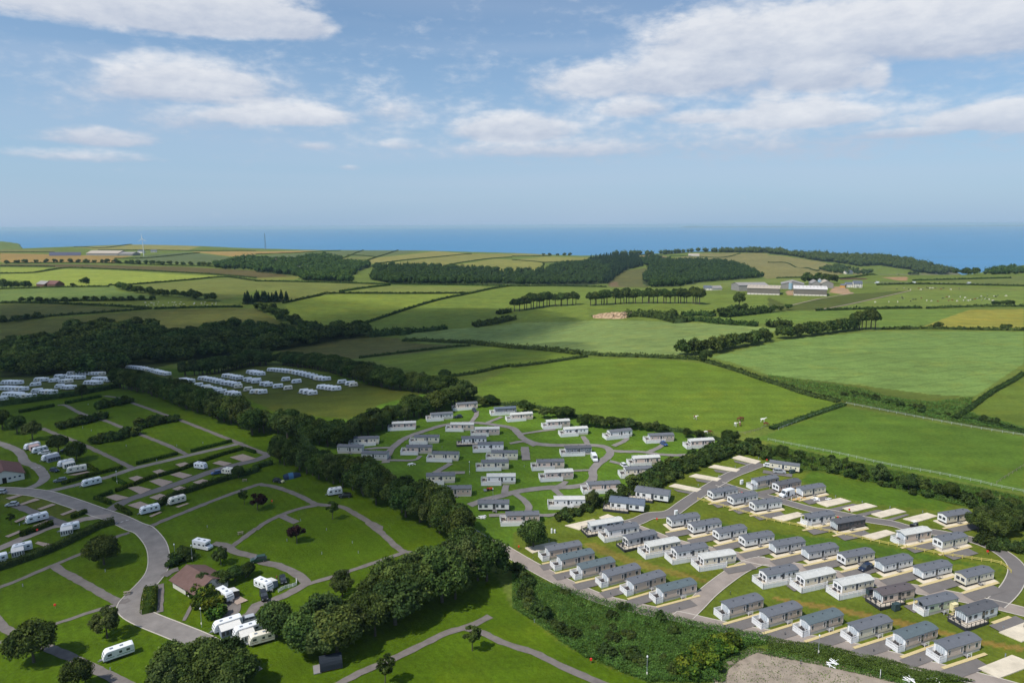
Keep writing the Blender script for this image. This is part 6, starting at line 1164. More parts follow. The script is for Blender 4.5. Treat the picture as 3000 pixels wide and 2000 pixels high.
# storage fields: each caravan separate; (centre of first, centre of last, how many)
ST = [("B2 135,118 570,195", 15), ("B2 575,200 645,205", 3), ("B2 275,208 276,208", 1), ("B2 373,228 374,228", 1), ("B2 80,250 115,258", 2), ("B2 203,272 204,272", 1), ("B2 295,288 296,288", 1), ("B2 600,278 735,295", 5), ("B2 790,232 791,232", 1), ("B2 865,245 895,258", 2), ("B2 440,318 520,335", 3),
 ("B2 -20,150 50,160", 3), ("B2 5,218 6,218", 1), ("B2 30,322 60,325", 2), ("B1 1680,215 1750,228", 4), ("B1 1825,262 1826,262", 1), ("B1 1890,280 1920,290", 2), ("B1 1950,300 1995,308", 2), ("B1 2040,322 2041,322", 1), ("B1 2110,335 2170,348", 3), ("B1 1860,200 2020,232", 7), ("B1 2075,175 2200,198", 6), ("B1 2070,242 2170,258", 4), ("B1 2190,275 2191,275", 1),
 ("B1 2275,210 2352,230", 3), ("B1 2300,138 2380,150", 4), ("B1 2280,300 2281,300", 1), ("B1 2340,322 2341,322", 1), ("B1 60,238 175,242", 5), ("B1 360,212 410,215", 3), ("B1 328,258 329,258", 1), ("B1 30,290 220,300", 7), ("B1 70,345 180,352", 5), ("B1 200,362 290,365", 3), ("B1 20,388 21,388", 1), ("B1 538,182 539,182", 1), ("B1 500,222 501,222", 1), ("B1 575,185 576,185", 1),
 ("B1 650,150 940,158", 11), ("B1 640,192 745,196", 5), ("B1 585,228 635,230", 3), ("B1 550,275 551,275", 1), ("B1 610,282 655,286", 3), ("B1 342,315 343,315", 1), ("B1 400,325 485,330", 4), ("B1 885,205 965,208", 5), ("B1 1045,172 1080,174", 3), ("B1 1000,215 1020,217", 2), ("B1 815,240 900,245", 4), ("B1 1185,92 1250,98", 4), ("B1 1270,100 1330,108", 3), ("B1 1340,115 1380,122", 3), ("B1 1420,130 1540,160", 8)]
tp = [tourer_parts(5.6, 'grey', None, False), tourer_parts(6.2, 'grey', None, False), tourer_parts(5.2, 'tan', M_GRPC, False), tourer_parts(6.2, 'green', None, False)]
TL = [5.6, 6.2, 5.2, 6.2]; ti = 0; SAZ = R(24)
for s, n in ST:
    g = GP(s)
    for k in range(n):
        t = k/max(1, n-1); c = g[0][:2]*(1-t)+g[1][:2]*t; v = (0, 1, 0, 1, 3, 0, 1, 2)[ti % 8]; ti += 1; az = SAZ + VR.normal(0, 0.02)
        o = (c[0]-TL[v]/2*math.cos(az)+1.1*math.sin(az), c[1]-TL[v]/2*math.sin(az)-1.1*math.cos(az))
        right = s.startswith('B2') or float(s.split()[1].split(',')[0]) > 1600
        place_parts(tp[v], o, az, 'touring_caravan', ('white touring caravan with grey stripe', 'long white touring caravan with grey stripe', 'short cream touring caravan', 'white touring caravan with green stripe')[v] + (' stored in the right storage field' if right else ' stored in the left storage field'), 'caravan', 'caravans in the storage fields')
# awnings
M_AWN = material('awning_canvas', alb(222, 220, 214), 0.8, 0.2, 0.08, 1.5); M_AWNG = material('awning_grey', alb(128, 136, 148), 0.8, 0.2, 0.08, 1.5); M_AWNW = material('awning_window', alb(70, 70, 76), 0.3, 0.4, 0.1, 2)
def awning_parts(L, D, roof, wallm, ribs=5):
    P = []; m = MB(); h0, h1 = 2.35, 1.85
    m.add([(0, 0, h0), (L, 0, h0), (L, -D, h1), (0, -D, h1), (0, 0, h0-0.04), (L, 0, h0-0.04), (L, -D, h1-0.04), (0, -D, h1-0.04)], [(0, 3, 2, 1), (4, 5, 6, 7), (0, 4, 7, 3), (1, 2, 6, 5), (2, 3, 7, 6)]); P.append(('awning_roof', m.mesh('awning_roof', [roof])))
    m = MB(); m.box(0, L, -D, -D+0.03, 0, h1); m.add([(0, 0, 0), (0, -D, 0), (0, -D, h1), (0, 0, h0)], [(0, 1, 2, 3)]); m.add([(L, 0, 0), (L, -D, 0), (L, -D, h1), (L, 0, h0)], [(0, 3, 2, 1)]); P.append(('awning_wall', m.mesh('awning_wall', [wallm])))
    w = L/ribs
    for k in range(ribs): m = MB(); m.box(k*w+0.16, k*w+w-0.16, -D-0.015, -D-0.001, 0.55, 1.6); P.append(('awning_window', m.mesh('awning_window', [M_AWNW])))
    return P
def awned(F, Rr, L, label, roof=M_AWN, wallm=M_AWN, aL=4.2, aD=2.2, group=None, stripe='grey', ax=1.2):
    e = tour_line(F, Rr, tourer_parts(L, stripe), L, 2.2, 'touring_caravan', label, group)
    a = empty('awning', (0, 0, 0), 0); az = e.rotation_euler[2]; p = local((e.location[0], e.location[1]), az, ax, -0.05); a.location = (p[0], p[1], e.location[2]-0.22); a.rotation_euler = (0, 0, az)
    for nm, me in awning_parts(aL, aD, roof, wallm): obj(nm, me, a)
    tag(a, 'fabric awning on the side of the ' + label.split(' with ')[0].split(' beside ')[0], 'awning'); a['label'] = AWL.pop(0); return e
AWL = ['pinkish canvas awning on the topmost caravan of the left pitches', 'pale grey awning with dark windows by the round dark trees', 'striped white awning with brown panels above the navy car', 'cream awning with brown posts on the hedge side caravan', 'cream awning with dark windows on the caravan near the long hedge end', 'grey air awning with tall dark windows beside the main road', 'white porch awning half under the broad tree']
NT = 'touring caravans on the camping pitches'
M_AWNP = material('awning_pink', alb(206, 176, 168), 0.8, 0.2, 0.08, 1.5)
for s, L, lb, kw in (("B1 240,850 375,815", 6.2, 'white touring caravan with pinkish awning, topmost on the left pitches', dict(roof=M_AWNP, wallm=M_AWNP, aL=3.8)), ("B1 400,955 545,918", 6.4, 'white touring caravan behind a long grey awning by the dark trees', dict(roof=M_AWNG, wallm=M_AWNG, aL=4.8)), ("B1 550,1010 685,975", 6.0, 'white touring caravan with brown trimmed awning above the navy car', dict()),
   ("C1 545,205 745,165", 5.6, 'white touring caravan with cream awning below the worn road', dict(aL=3.4, ax=0.2)), ("C1 110,400 300,355", 5.6, 'white touring caravan with cream awning in front of the long dark hedge', dict(aL=3.2, ax=0.1)), ("C1 1990,1130 2215,1055", 7.0, 'large white touring caravan with grey ribbed awning beside the main road', dict(wallm=M_AWNG, aL=5.0, aD=2.4)), ("C1 2170,1185 2400,1110", 6.8, 'white touring caravan with white porch under the broad tree', dict(aL=3.4))):
    a, b = parse(s); awned(a, b, L, lb, **kw)
for s, L, lb, st_, fl in (("B1 305,885 445,855", 6.0, 'white touring caravan with a white car tucked beside it', 'grey', 0), ("B1 615,1068 800,1035", 7.2, 'long cream white touring caravan behind the clipped hedge', 'tan', 0), ("B1 770,1192 930,1152", 6.8, 'white touring caravan parked alone on the grass beside the main junction', 'grey', 0), ("B1 1765,1015 1893,1032", 5.4, 'white touring caravan with dark nose facing the blue car', 'grey', 1),
   ("B1 2025,1065 2130,1078", 4.8, 'white touring caravan next to the blue car by the tall shrub', 'tan', 0), ("B1 1300,1448 1468,1405", 6.4, 'white touring caravan beside the junction hedge, on the lower gravel pitch', 'grey', 0), ("B1 1565,1360 1710,1318", 6.0, 'cream white touring caravan beside the upper lawn path', 'tan', 0), ("B1 265,1530 435,1485", 6.6, 'white touring caravan with swoosh stripe on the left strip pitches', 'grey', 0),
   ("C1 -120,510 55,465", 6.0, 'white touring caravan cut by the edge of the long hedge', 'grey', 0), ("C1 975,1395 1220,1310", 6.6, 'long white touring caravan with green stripe standing alone on the lower lawn', 'green', 0), ("B2 668,1272 790,1250", 5.4, 'white touring caravan alone on the lawn beside a black car', 'grey', 0), ("C2 -10,1240 130,1200", 6.0, 'white touring caravan almost hidden under the dark row of trees', 'tan', 0)):
    a, b = parse(s); tour_line(a, b, tourer_parts(L, st_, M_GRPC if st_ == 'tan' else None), L, 2.2, 'touring_caravan', lb, None, flip=bool(fl))
# two caravans with their noses towards the lower path, porch on the far side
for s, lb, al, wm in (("P 634,1750 664,1769", 'white touring caravan nose out beside the washroom shrubs with a dark porch', 'dark walled white roofed porch on the caravan by the washroom', M_AWNW), ("P 749,1724 779,1737", 'white touring caravan nose out beside the white windbreak and black van', 'grey walled porch awning beside the white windbreak', M_AWNG)):
    a, b = parse(s); t = tour_line(a, b, tourer_parts(6.0, 'grey'), 6.0, 2.2, 'touring_caravan', lb, None, flip=True); az = t.rotation_euler[2]; p = local((t.location[0], t.location[1]), az, 0.9, -0.05)
    e = empty('awning', (p[0], p[1], t.location[2]-0.22), az)
    for nm, me in awning_parts(2.8, 2.0, M_AWN, wm, 2): obj(nm, me, e)
    tag(e, al, 'awning')
# ------------------------------------------------------------------ cars, vans
def paint(n, c): return material('paint_'+n, c, 0.28, 0.55, metal=0.0)
PAINT = {'black': paint('black', (0.012, 0.013, 0.016)), 'navy': paint('navy', (0.015, 0.025, 0.055)), 'blue': paint('blue', (0.03, 0.08, 0.24)), 'silver': paint('silver', alb(176, 180, 186)), 'white': paint('white', alb(236, 238, 240)), 'grey': paint('grey', alb(110, 118, 126)), 'green': paint('green', (0.02, 0.06, 0.04))}
M_LAMP = material('headlamp', alb(230, 232, 235), 0.15, 0.6); M_RED = material('tail_lamp', alb(170, 30, 26), 0.3, 0.5); M_RIM = material('alloy', alb(170, 172, 176), 0.35, 0.5, metal=0.6)
CARS = {}
def loft(secs):
    """secs: list of closed rings of equal count -> MB"""
    mb = MB(); n = len(secs[0]); vs = [p for r in secs for p in r]; fs = []
    for k in range(len(secs)-1): fs += [(k*n+i, (k+1)*n+i, (k+1)*n+(i+1) % n, k*n+(i+1) % n) for i in range(n)]
    fs += [tuple(range(n)), tuple(range(len(secs)*n-1, (len(secs)-1)*n-1, -1))]; mb.add(vs, fs); return mb
def car_parts(col, kind='hatch'):
    key = (col, kind)
    if key in CARS: return CARS[key]
    L, W, H = {'hatch': (4.1, 1.78, 1.5), 'estate': (4.6, 1.82, 1.55), 'suv': (4.7, 1.9, 1.8)}[kind]; m = PAINT[col]; P = []; sh = 0.62*H
    low = [(0.0, 0.35), (0.05, 0.28), (L-0.05, 0.28), (L, 0.4), (L-0.02, sh*0.92), (L-0.25, sh), (L*0.30, sh), (L*0.12, sh*0.9), (0.02, sh*0.72)]
    def ring(prof, y, s): cx_ = L/2; return [(cx_+(x-cx_)*s, y, z) for x, z in prof]
    mb = loft([ring(low, 0.06, 0.985), ring(low, 0.14, 1.0), ring(low, W-0.14, 1.0), ring(low, W-0.06, 0.985)]); P.append(('body', mb.mesh('body', [m], False)))
    xe = L*0.94 if kind != 'hatch' else L*0.90
    cab = [(L*0.24, sh), (L*0.40, H-0.06), (L*0.5, H), (xe-0.35, H), (xe-0.08, H-0.12), (xe, sh)]
    def rc(y, s, zt_=0): cx_ = L*0.58; return [(cx_+(x-cx_)*s, y, z) for x, z in cab]
    mb = loft([[(p[0], 0.20 if p[2] > sh+0.1 else 0.12, p[2]) for p in rc(0, 0.98)], [(p[0], W-(0.20 if p[2] > sh+0.1 else 0.12), p[2]) for p in rc(0, 0.98)]]); P.append(('window', mb.mesh('window', [M_GLASS])))
    mb = MB(); mb.box(L*0.42, xe-0.2, 0.19, W-0.19, H-0.02, H+0.03)
    for x in (L*0.40, L*0.60, xe-0.30):
        for y in (0.135, W-0.165): mb.box(x-0.04, x+0.04, y, y+0.03, sh, H-0.03)
    P.append(('roof', mb.mesh('roof', [m])))
    for x in (L*0.18, L*0.80):
        for y in (0.12, W-0.12): q = MB(); q.wheel((x, y, 0.32), 0.32, 0.2, 14); q.wheel((x, y-0.105 if y < 1 else y+0.105, 0.32), 0.19, 0.012, 10, 1); P.append(('wheel', q.mesh('wheel', [M_TYRE, M_RIM])))
    for y in (0.18, W-0.52): q = MB(); q.box(-0.02, 0.03, y, y+0.34, sh*0.62, sh*0.76); P.append(('headlight', q.mesh('headlight', [M_LAMP]))); 
    for y in (0.14, W-0.40): q = MB(); q.box(L-0.03, L+0.015, y, y+0.26, sh*0.62, sh*0.88); P.append(('tail_light', q.mesh('tail_light', [M_RED])))
    CARS[key] = P; return P
def van_parts(key='van', Lx=5.9, H=2.6, side_dark=True):
    if key in CARS: return CARS[key]
    W = 2.05; m = PAINT['white']; P = []; prof = [(0.0, 0.4), (0.1, 0.3), (Lx, 0.3), (Lx, H-0.15), (Lx-0.1, H), (1.9, H), (1.55, H-0.12), (1.0, 1.35), (0.12, 1.12), (0.0, 0.9)]
    mb = loft([[(x, 0.06, z) for x, z in prof], [(x, 0.13, z) for x, z in prof], [(x, W-0.13, z) for x, z in prof], [(x, W-0.06, z) for x, z in prof]]); P.append(('body', mb.mesh('body', [m])))
    q = MB(); q.add([(0.98, 0.16, 1.40), (0.98, W-0.16, 1.40), (1.46, W-0.24, H-0.25), (1.46, 0.24, H-0.25)], [(0, 1, 2, 3)]); P.append(('windscreen', q.mesh('windscreen', [M_GLASS])))
    for y in (0.045, W-0.055): q = MB(); q.box(1.35, 2.0, y, y+0.01, 1.35, 1.95); P.append(('side_window', q.mesh('side_window', [M_GLASS])))
    if side_dark: q = MB(); q.box(2.2, 3.1, 0.03, 0.055, 0.5, 2.2); P.append(('open_doorway', q.mesh('open_doorway', [M_UNDER])))
    for x in (1.0, Lx-1.2):
        for y in (0.14, W-0.14): q = MB(); q.wheel((x, y, 0.36), 0.36, 0.24, 14); P.append(('wheel', q.mesh('wheel', [M_TYRE])))
    for y in (0.15, W-0.5): q = MB(); q.box(-0.015, 0.05, y, y+0.34, 0.82, 1.0); P.append(('headlight', q.mesh('headlight', [M_LAMP])))
    CARS[key] = P; return P
def place_vehicle(parts, s, L, W, az, name, label, cat, group=None, dz=0.2):
    g = GP(s)[0]; a = R(az); o = (g[0]-L/2*math.cos(a)+W/2*math.sin(a), g[1]-L/2*math.sin(a)-W/2*math.cos(a)); return place_parts(parts, o, a, name, label, cat, group, dz)
for s, col, k, az, lb in (("B1 500,1040", 'navy', 'hatch', 160, 'navy hatchback on the grass beside the brown trimmed awning'), ("B1 555,1132", 'grey', 'estate', 22, 'blue grey estate car at the end of the clipped hedge'), ("B1 112,1355", 'silver', 'hatch', 15, 'silver hatchback among the strip pitches'), ("B1 0,1240", 'silver', 'estate', 5, 'silver estate car at the edge of the main road'),
   ("B1 1988,1062", 'blue', 'hatch', 30, 'blue hatchback between two touring caravans'), ("B1 408,878", 'white', 'estate', 20, 'white car close beside a touring caravan'), ("B1 605,852", 'navy', 'hatch', 25, 'dark car half hidden between the two round trees'), ("C1 2268,1022", 'silver', 'suv', 30, 'silver off-roader behind the ribbed awning'), ("P 774,1752", 'black', 'suv', 118, 'black people carrier parked nose down beside the caravan'), ("P 829,1704", 'black', 'hatch', 118, 'black hatchback behind the porch awning'),
   ("C2 25,455", 'green', 'suv', 20, 'dark green off-roader under the trees by the path bend'), ("B2 820,1275", 'black', 'estate', 10, 'black car beside the white caravan on the lawn'), ("B2 200,1138", 'black', 'hatch', 160, 'black car beside the blue tent'), ("B2 2005,488", 'navy', 'hatch', 110, 'dark car at the top of the loop road'), ("B2 1860,545", 'navy', 'hatch', 20, 'dark car behind the pale grey static caravan'), ("B3 1395,795", 'blue', 'hatch', 110, 'blue hatchback on the short lodge drive'),
   ("B3 1030,997", 'white', 'hatch', 110, 'white hatchback at the corner of the pale roofed static'), ("B4 102,1055", 'silver', 'suv', 170, 'silver car in front of the cream static across the road end'), ("B4 5,1000", 'white', 'hatch', 160, 'white car behind the cream static across the road end'), ("C4 897,530", 'navy', 'suv', 28, 'navy car parked in the bay of the undecked row')):
    Lc = {'hatch': 4.1, 'estate': 4.6, 'suv': 4.7}[k]; place_vehicle(car_parts(col, k), s, Lc, 1.82, az, 'car', lb, 'car')
place_vehicle(van_parts(), "B4 172,1265", 5.9, 2.05, 27, 'van', 'white high roof van with its side door open between two static caravans', 'van')
place_vehicle(van_parts('van2', 5.6, 2.6, False), "B3 755,932", 5.6, 2.05, 95, 'van', 'white van parked at the bend of the loop road', 'van')
for s, az, lb in (("A4 1335,600", 5, 'white van on the distant lane above the cattle'), ("A4 1842,605", 5, 'white van farther along the distant lane, past the other van'), ("A4 1000,598", 5, 'small white van on the distant lane near the farmhouse')): place_vehicle(van_parts('van3', 6.5, 2.9, False), s, 6.5, 2.05, az, 'van', lb, 'van', None, 0.5)
def motorhome():
    P = []; W, L = 2.25, 6.2; prof = [(0.0, 0.5), (0.1, 0.32), (L, 0.36), (L, 2.75), (L-0.1, 2.85), (1.0, 2.85), (0.75, 2.7), (0.8, 2.15), (1.35, 2.0), (0.95, 1.35), (0.1, 1.12), (0, 0.9)]
    P.append(('body', loft([[(x, 0.02, z) for x, z in prof], [(x, 0.1, z) for x, z in prof], [(x, W-0.1, z) for x, z in prof], [(x, W-0.02, z) for x, z in prof]]).mesh('body', [M_GRP])))
    q = MB(); q.add([(0.93, 0.2, 1.38), (0.93, W-0.2, 1.38), (1.28, W-0.25, 1.95), (1.28, 0.25, 1.95)], [(0, 1, 2, 3)]); P.append(('windscreen', q.mesh('windscreen', [M_GLASS])))
    for x, w in ((1.7, .6), (3.4, .9), (5.2, .7)):
        q = MB(); q.box(x-w/2, x+w/2, -0.01, 0.012, 1.45, 1.95); q.box(x-w/2, x+w/2, W-0.012, W+0.01, 1.45, 1.95); P.append(('side_window', q.mesh('side_window', [M_GLASS])))
    for x in (1.0, L-1.5):
        for y in (0.15, W-0.15): q = MB(); q.wheel((x, y, 0.35), 0.35, 0.24, 14); P.append(('wheel', q.mesh('wheel', [M_TYRE])))
    for x in (2.2, 4.4): q = MB(); q.box(x-.35, x+.35, W/2-.3, W/2+.3, 2.84, 2.93); P.append(('roof_hatch', q.mesh('roof_hatch', [M_STRIPE])))
    return P
place_vehicle(motorhome(), "C1 1865,335", 6.2, 2.25, 160, 'motorhome', 'white motorhome with dark windscreen parked beside the lawn hard standing', 'motorhome', dz=0.12)
def buggy():
    P = []; q = MB(); q.box(0, 2.6, 0, 1.3, 0.4, 0.75); q.box(1.9, 2.6, 0.05, 1.25, 0.75, 1.15); q.box(0.1, 0.5, 0.1, 1.2, 0.75, 1.0); P.append(('body', q.mesh('body', [PAINT['black']])))
    q = MB(); q.box(0.3, 2.2, 0.02, 1.28, 1.85, 1.93); P.append(('canopy', q.mesh('canopy', [M_GRPC])))
    for x in (0.4, 2.1):
        for y in (0.08, 1.22): q = MB(); q.bar((x, y, 0.7), (x, y, 1.86), 0.03); P.append(('canopy_post', q.mesh('canopy_post', [M_UNDER])))
    q = MB(); q.box(1.1, 1.6, 0.15, 1.15, 0.75, 0.95); q.box(1.55, 1.65, 0.15, 1.15, 0.95, 1.35); P.append(('seat', q.mesh('seat', [M_GRPC])))
    for x in (0.45, 2.1):
        for y in (0.05, 1.25): q = MB(); q.wheel((x, y, 0.28), 0.28, 0.2); P.append(('wheel', q.mesh('wheel', [M_TYRE])))
    return P
place_vehicle(buggy(), "C4 1340,135", 2.6, 1.3, 25, 'golf_buggy', 'black buggy with cream canopy on the upper terrace road', 'buggy')
def tractor():
    P = []; M_OR = material('tractor_orange', alb(214, 84, 40), 0.5, 0.4); q = MB(); q.box(0, 1.2, 0.35, 0.95, 0.55, 1.05); q.box(1.2, 2.1, 0.15, 1.15, 0.5, 0.85); q.box(1.5, 1.75, 0.4, 0.9, 0.85, 1.0); q.box(1.75, 1.85, 0.4, 0.9, 0.85, 1.3); P.append(('body', q.mesh('body', [M_OR])))
    q = MB(); q.bar((2.0, 0.25, 0.85), (2.0, 0.25, 1.95), 0.035); q.bar((2.0, 1.05, 0.85), (2.0, 1.05, 1.95), 0.035); q.bar((2.0, 0.25, 1.95), (2.0, 1.05, 1.95), 0.035); P.append(('roll_bar', q.mesh('roll_bar', [M_UNDER])))
    for x, r in ((0.35, .3), (1.75, .48)):
        for y in (0.12, 1.18): q = MB(); q.wheel((x, y, r), r, 0.26); P.append(('wheel', q.mesh('wheel', [M_TYRE])))
    q = MB(); q.box(2.3, 3.4, -0.3, 1.6, 0.1, 0.35); P.append(('mower_deck', q.mesh('mower_deck', [M_STEEL]))); return P
place_vehicle(tractor(), "B2 2135,1212", 3.2, 1.3, 190, 'tractor', 'small orange tractor with mowing deck on the lodge lawn', 'tractor', dz=0.02)
# ------------------------------------------------------------------ buildings
M_TILE = material('brown_tiles', alb(112, 88, 81), 0.85, 0.2, 0.16, 0.8, wave=(1, 0.34)); M_TILER = material('red_tiles', alb(114, 82, 76), 0.85, 0.2, 0.14, 0.8, wave=(1, 0.34)); M_REND = material('white_render', alb(224, 218, 206), 0.85, 0.2, 0.06, 1.0)
M_TIMB = material('barn_boards', alb(122, 116, 108), 0.9, 0.15, 0.14, 0.4, wave=(0, 1.0)); M_BLOCK = material('pale_blockwork', alb(228, 220, 208), 0.85, 0.2, 0.08, 0.5); M_SHEET = material('fibre_cement_roof', alb(176, 165, 150), 0.8, 0.2, 0.10, 0.25, wave=(0, 1.2)); M_SHEETW = material('pale_sheet_roof', alb(206, 202, 198), 0.8, 0.2, 0.06, 0.25, wave=(0, 1.2)); M_SHEETG = material('grey_sheet_roof', alb(150, 146, 142), 0.8, 0.2, 0.1, 0.25, wave=(0, 1.2)); M_SLATE = material('slate_roof', alb(96, 102, 112), 0.8, 0.3, 0.1, 0.6); M_DOORM = material('dark_opening', (0.02, 0.018, 0.016), 0.9, 0.1); M_REDB = material('red_brick', alb(108, 82, 74), 0.9, 0.1, 0.15, 0.7)
def base_from(s):
    f, r = GP(s); d = r[:2]-f[:2]; L = float(np.linalg.norm(d)); az = math.atan2(d[1], d[0]); z = float(zt(np.array([f[0], r[0]]), np.array([f[1], r[1]])).mean()); return f, az, L, z
def long_house(name, s, D, ze, zp, wall, roof, label, cat, ov=0.4, wins=(), doors=(), plinth=None, ridge='x', z_add=0.0, bays=1, L=None, vents=False):
    """front wall along the photograph line s (its base on the ground), depth D behind it"""
    f, az, Lm, z = base_from(s); L = L or Lm; e = empty(name, (f[0], f[1], z+z_add), az); tag(e, label, cat)
    n = bays
    if ridge == 'x':
        prof = [(0, -1.0)]; rp = []
        for k in range(n): y0, y1 = D*k/n, D*(k+1)/n; prof += [(y0, ze), ((y0+y1)/2, zp-0.15)]; rp.append((y0, y1))
        prof += [(D, ze), (D, -1.0)]; mb = MB(); mb.prism(prof, 0, L, 'x'); obj('wall', mb.mesh('wall', [wall]), e)
        for y0, y1 in rp:
            ym = (y0+y1)/2; o0 = ov if y0 == 0 else 0; o1 = ov if y1 == D else 0; sl = (zp-ze)/(ym-y0)
            mb = MB(); mb.prism([(y0-o0, ze-sl*o0), (ym, zp), (y1+o1, ze-sl*o1), (y1+o1, ze-sl*o1+0.16), (ym, zp+0.18), (y0-o0, ze-sl*o0+0.16)], -ov, L+ov, 'x'); ro = obj('roof', mb.mesh('roof', [roof]), e)
            if vents:
                m = MB(); 
                for k in range(9): x = L*(k+0.5)/9; m.box(x-0.7, x+0.7, ym-0.3, ym+0.3, zp+0.1, zp+0.4)
                obj('ridge_vent', m.mesh('ridge_vent', [M_SHEETG]), ro)
    else:
        mb = MB(); mb.prism([(0, -1.0), (0, ze), (L/2, zp-0.15), (L, ze), (L, -1.0)], 0, D, 'y'); obj('wall', mb.mesh('wall', [wall]), e); sl = (zp-ze)/(L/2)
        mb = MB(); mb.prism([(-ov, ze-sl*ov), (L/2, zp), (L+ov, ze-sl*ov), (L+ov, ze-sl*ov+0.16), (L/2, zp+0.18), (-ov, ze-sl*ov+0.16)], -ov, D+ov, 'y'); obj('roof', mb.mesh('roof', [roof]), e)
    if plinth:
        mb = MB(); mb.box(-0.12, L+0.12, -0.12, D+0.12, -1.2, plinth[0]); obj('base_wall', mb.mesh('base_wall', [plinth[1]]), e)
        m = MB()
        for k in range(10): x = L*k/9; m.box(x-0.25, x+0.25, -0.22, -0.125, -1, plinth[0]+0.3)
        obj('stanchion', m.mesh('stanchion', [M_SHEETG]), e)
    for (x, w, z0, z1) in wins:
        m = MB(); m.box(L*x-w/2-0.08, L*x+w/2+0.08, -0.05, -0.004, z0-0.08, z1+0.08, 0); m.box(L*x-w/2, L*x+w/2, -0.08, -0.051, z0, z1, 1); obj('window', m.mesh('window', [M_WHITE, M_GLASS]), e)
    for (x, w, z1) in doors:
        m = MB(); m.box(L*x-w/2, L*x+w/2, -0.06, -0.004, 0, z1); obj('door', m.mesh('door', [M_DOORM]), e)
    return e, L
long_house('washroom', "C1 1590,690 1800,815", 9.5, 2.5, 4.6, M_REND, M_TILE, 'washroom block with wide brown tiled roof beside the main road', 'building', 0.7, [(0.2, .8, 1.4, 2.1), (0.45, .8, 1.4, 2.1), (0.8, .8, 1.4, 2.1)], [(0.62, 0.9, 2.0)])
long_house('bungalow', "B1 -130,1180 228,1105", 16, 2.6, 5.2, M_REND, M_TILER, 'white rendered bungalow with reddish roof, its gable facing the main road', 'building', 0.5, [(0.62, .9, 1.2, 2.0), (0.88, .8, 1.4, 2.1), (0.75, .7, 1.4, 2.1)], [(0.48, 1.4, 2.2)], ridge='y')
long_house('barn', "A3 2160,697; A4 105,703", 32, 8.6, 10.6, M_TIMB, M_SHEET, 'big boarded barn with tan ridged roofs and dark open end', 'barn', 0.6, plinth=(1.7, M_BLOCK), bays=3, vents=True)
long_house('barn', "A4 235,707 540,713", 34, 8.8, 10.8, M_TIMB, M_SHEETW, 'big boarded barn with white ridged roofs beside the farm track', 'barn', 0.6, plinth=(1.7, M_BLOCK), bays=3, vents=True)
long_house('barn', "A4 120,648 330,650", 34, 7, 11, M_SHEETG, M_SHEETG, 'pale gabled barn behind the two boarded ones', 'barn', 0.6, ridge='y', doors=[(0.7, 6, 6)])
long_house('barn', "A3 2085,668 2352,662", 30, 8, 11, M_SHEETG, M_SHEETG, 'low grey barn behind the tan roofed one', 'barn', 0.6)
long_house('barn', "A4 400,640 480,640", 25, 7, 11, M_SHEETG, M_SHEETG, 'small grey gabled shed behind the white roofed barn', 'barn', 0.5, ridge='y'); long_house('barn', "A4 490,640 600,640", 25, 7, 11, M_SHEETG, M_SHEET, 'small tan gabled shed next to the grey shed', 'barn', 0.5, ridge='y')
long_house('farmhouse', "A4 785,636 866,636", 9, 6.2, 9.8, M_REND, M_SLATE, 'white two storey farmhouse with slate roof and two rows of windows', 'house', 0.4, [(x, 1.1, z, z+1.5) for x in (.12, .37, .63, .88) for z in (1.0, 4.0)], [(0.5, 1.1, 2.1)])
long_house('farm_cottage', "A4 712,634 775,634", 8, 4.5, 7.5, M_REND, M_SLATE, 'lower white cottage wing beside the farmhouse', 'house', 0.3, [(.3, 1, 1, 2), (.7, 1, 1, 2)]); long_house('farm_store', "A4 660,634 706,636", 7, 3.4, 5.2, material('ochre_boards', alb(196, 150, 84), 0.8, 0.2, 0.1, 1), M_SLATE, 'small ochre store beside the white cottage', 'building', 0.3)
long_house('bungalow', "A3 1760,660 1835,660", 9, 3.6, 6.8, M_REND, M_SLATE, 'white bungalow with slate roof, left of the tan barn', 'house', 0.4, [(.3, 1.2, 1, 2.2), (.7, 1.2, 1, 2.2)])
long_house('outbuilding', "A3 1845,660 1930,656", 9, 3.0, 6.2, M_REND, M_SHEETG, 'long low white outbuilding joined behind the white bungalow', 'building', 0.4)
long_house('barn', "A1 795,338 1085,342", 45, 7, 15, M_SHEETG, M_SHEET, 'very long barn with tan roof on the far tan field', 'barn', 1.0, bays=1); long_house('barn', "A1 1090,342 1218,342", 40, 6, 11, M_SHEETG, M_SHEETG, 'lower grey barn at the end of the very long one', 'barn', 1.0)
long_house('barn', "A1 335,626 410,628", 15, 4.5, 9, M_REDB, M_SHEETG, 'small barn with grey roof beside the red brick one', 'barn', 0.4); long_house('barn', "A1 415,626 508,628", 15, 4.5, 9.5, M_REDB, M_TILER, 'red brick barn with reddish roof beside the dark clump', 'barn', 0.4)
for s, r, lb in (("A2 305,472 375,476", M_SLATE, 'white two storey house with slate roof in the far wood'), ("A2 385,478 455,480", M_SHEETG, 'long white low house in the far wood'), ("A2 460,470 515,470", M_SHEETG, 'small white house at the edge of the far wood'), ("A2 165,402 222,404", M_TILER, 'house with orange roof among the far trees'), ("A1 1262,316 1308,318", M_SLATE, 'grey cottage near the wind turbine'), ("A1 1385,312 1438,312", M_SLATE, 'white cottage beyond the wind turbine'), ("A3 1620,345 1720,347", M_SHEET, 'long pale farm building on the far hill'), ("A4 720,510 780,512", M_SLATE, 'white house at the foot of the wooded ridge'), ("A4 1540,505 1565,508", M_TILER, 'red roofed house by the cliff wood')):
    long_house('house', s, 12, 5.0, 9.5, M_REND, r, lb, 'house', 0.4, [(.25, 1.4, 1.2, 2.8), (.75, 1.4, 1.2, 2.8)])
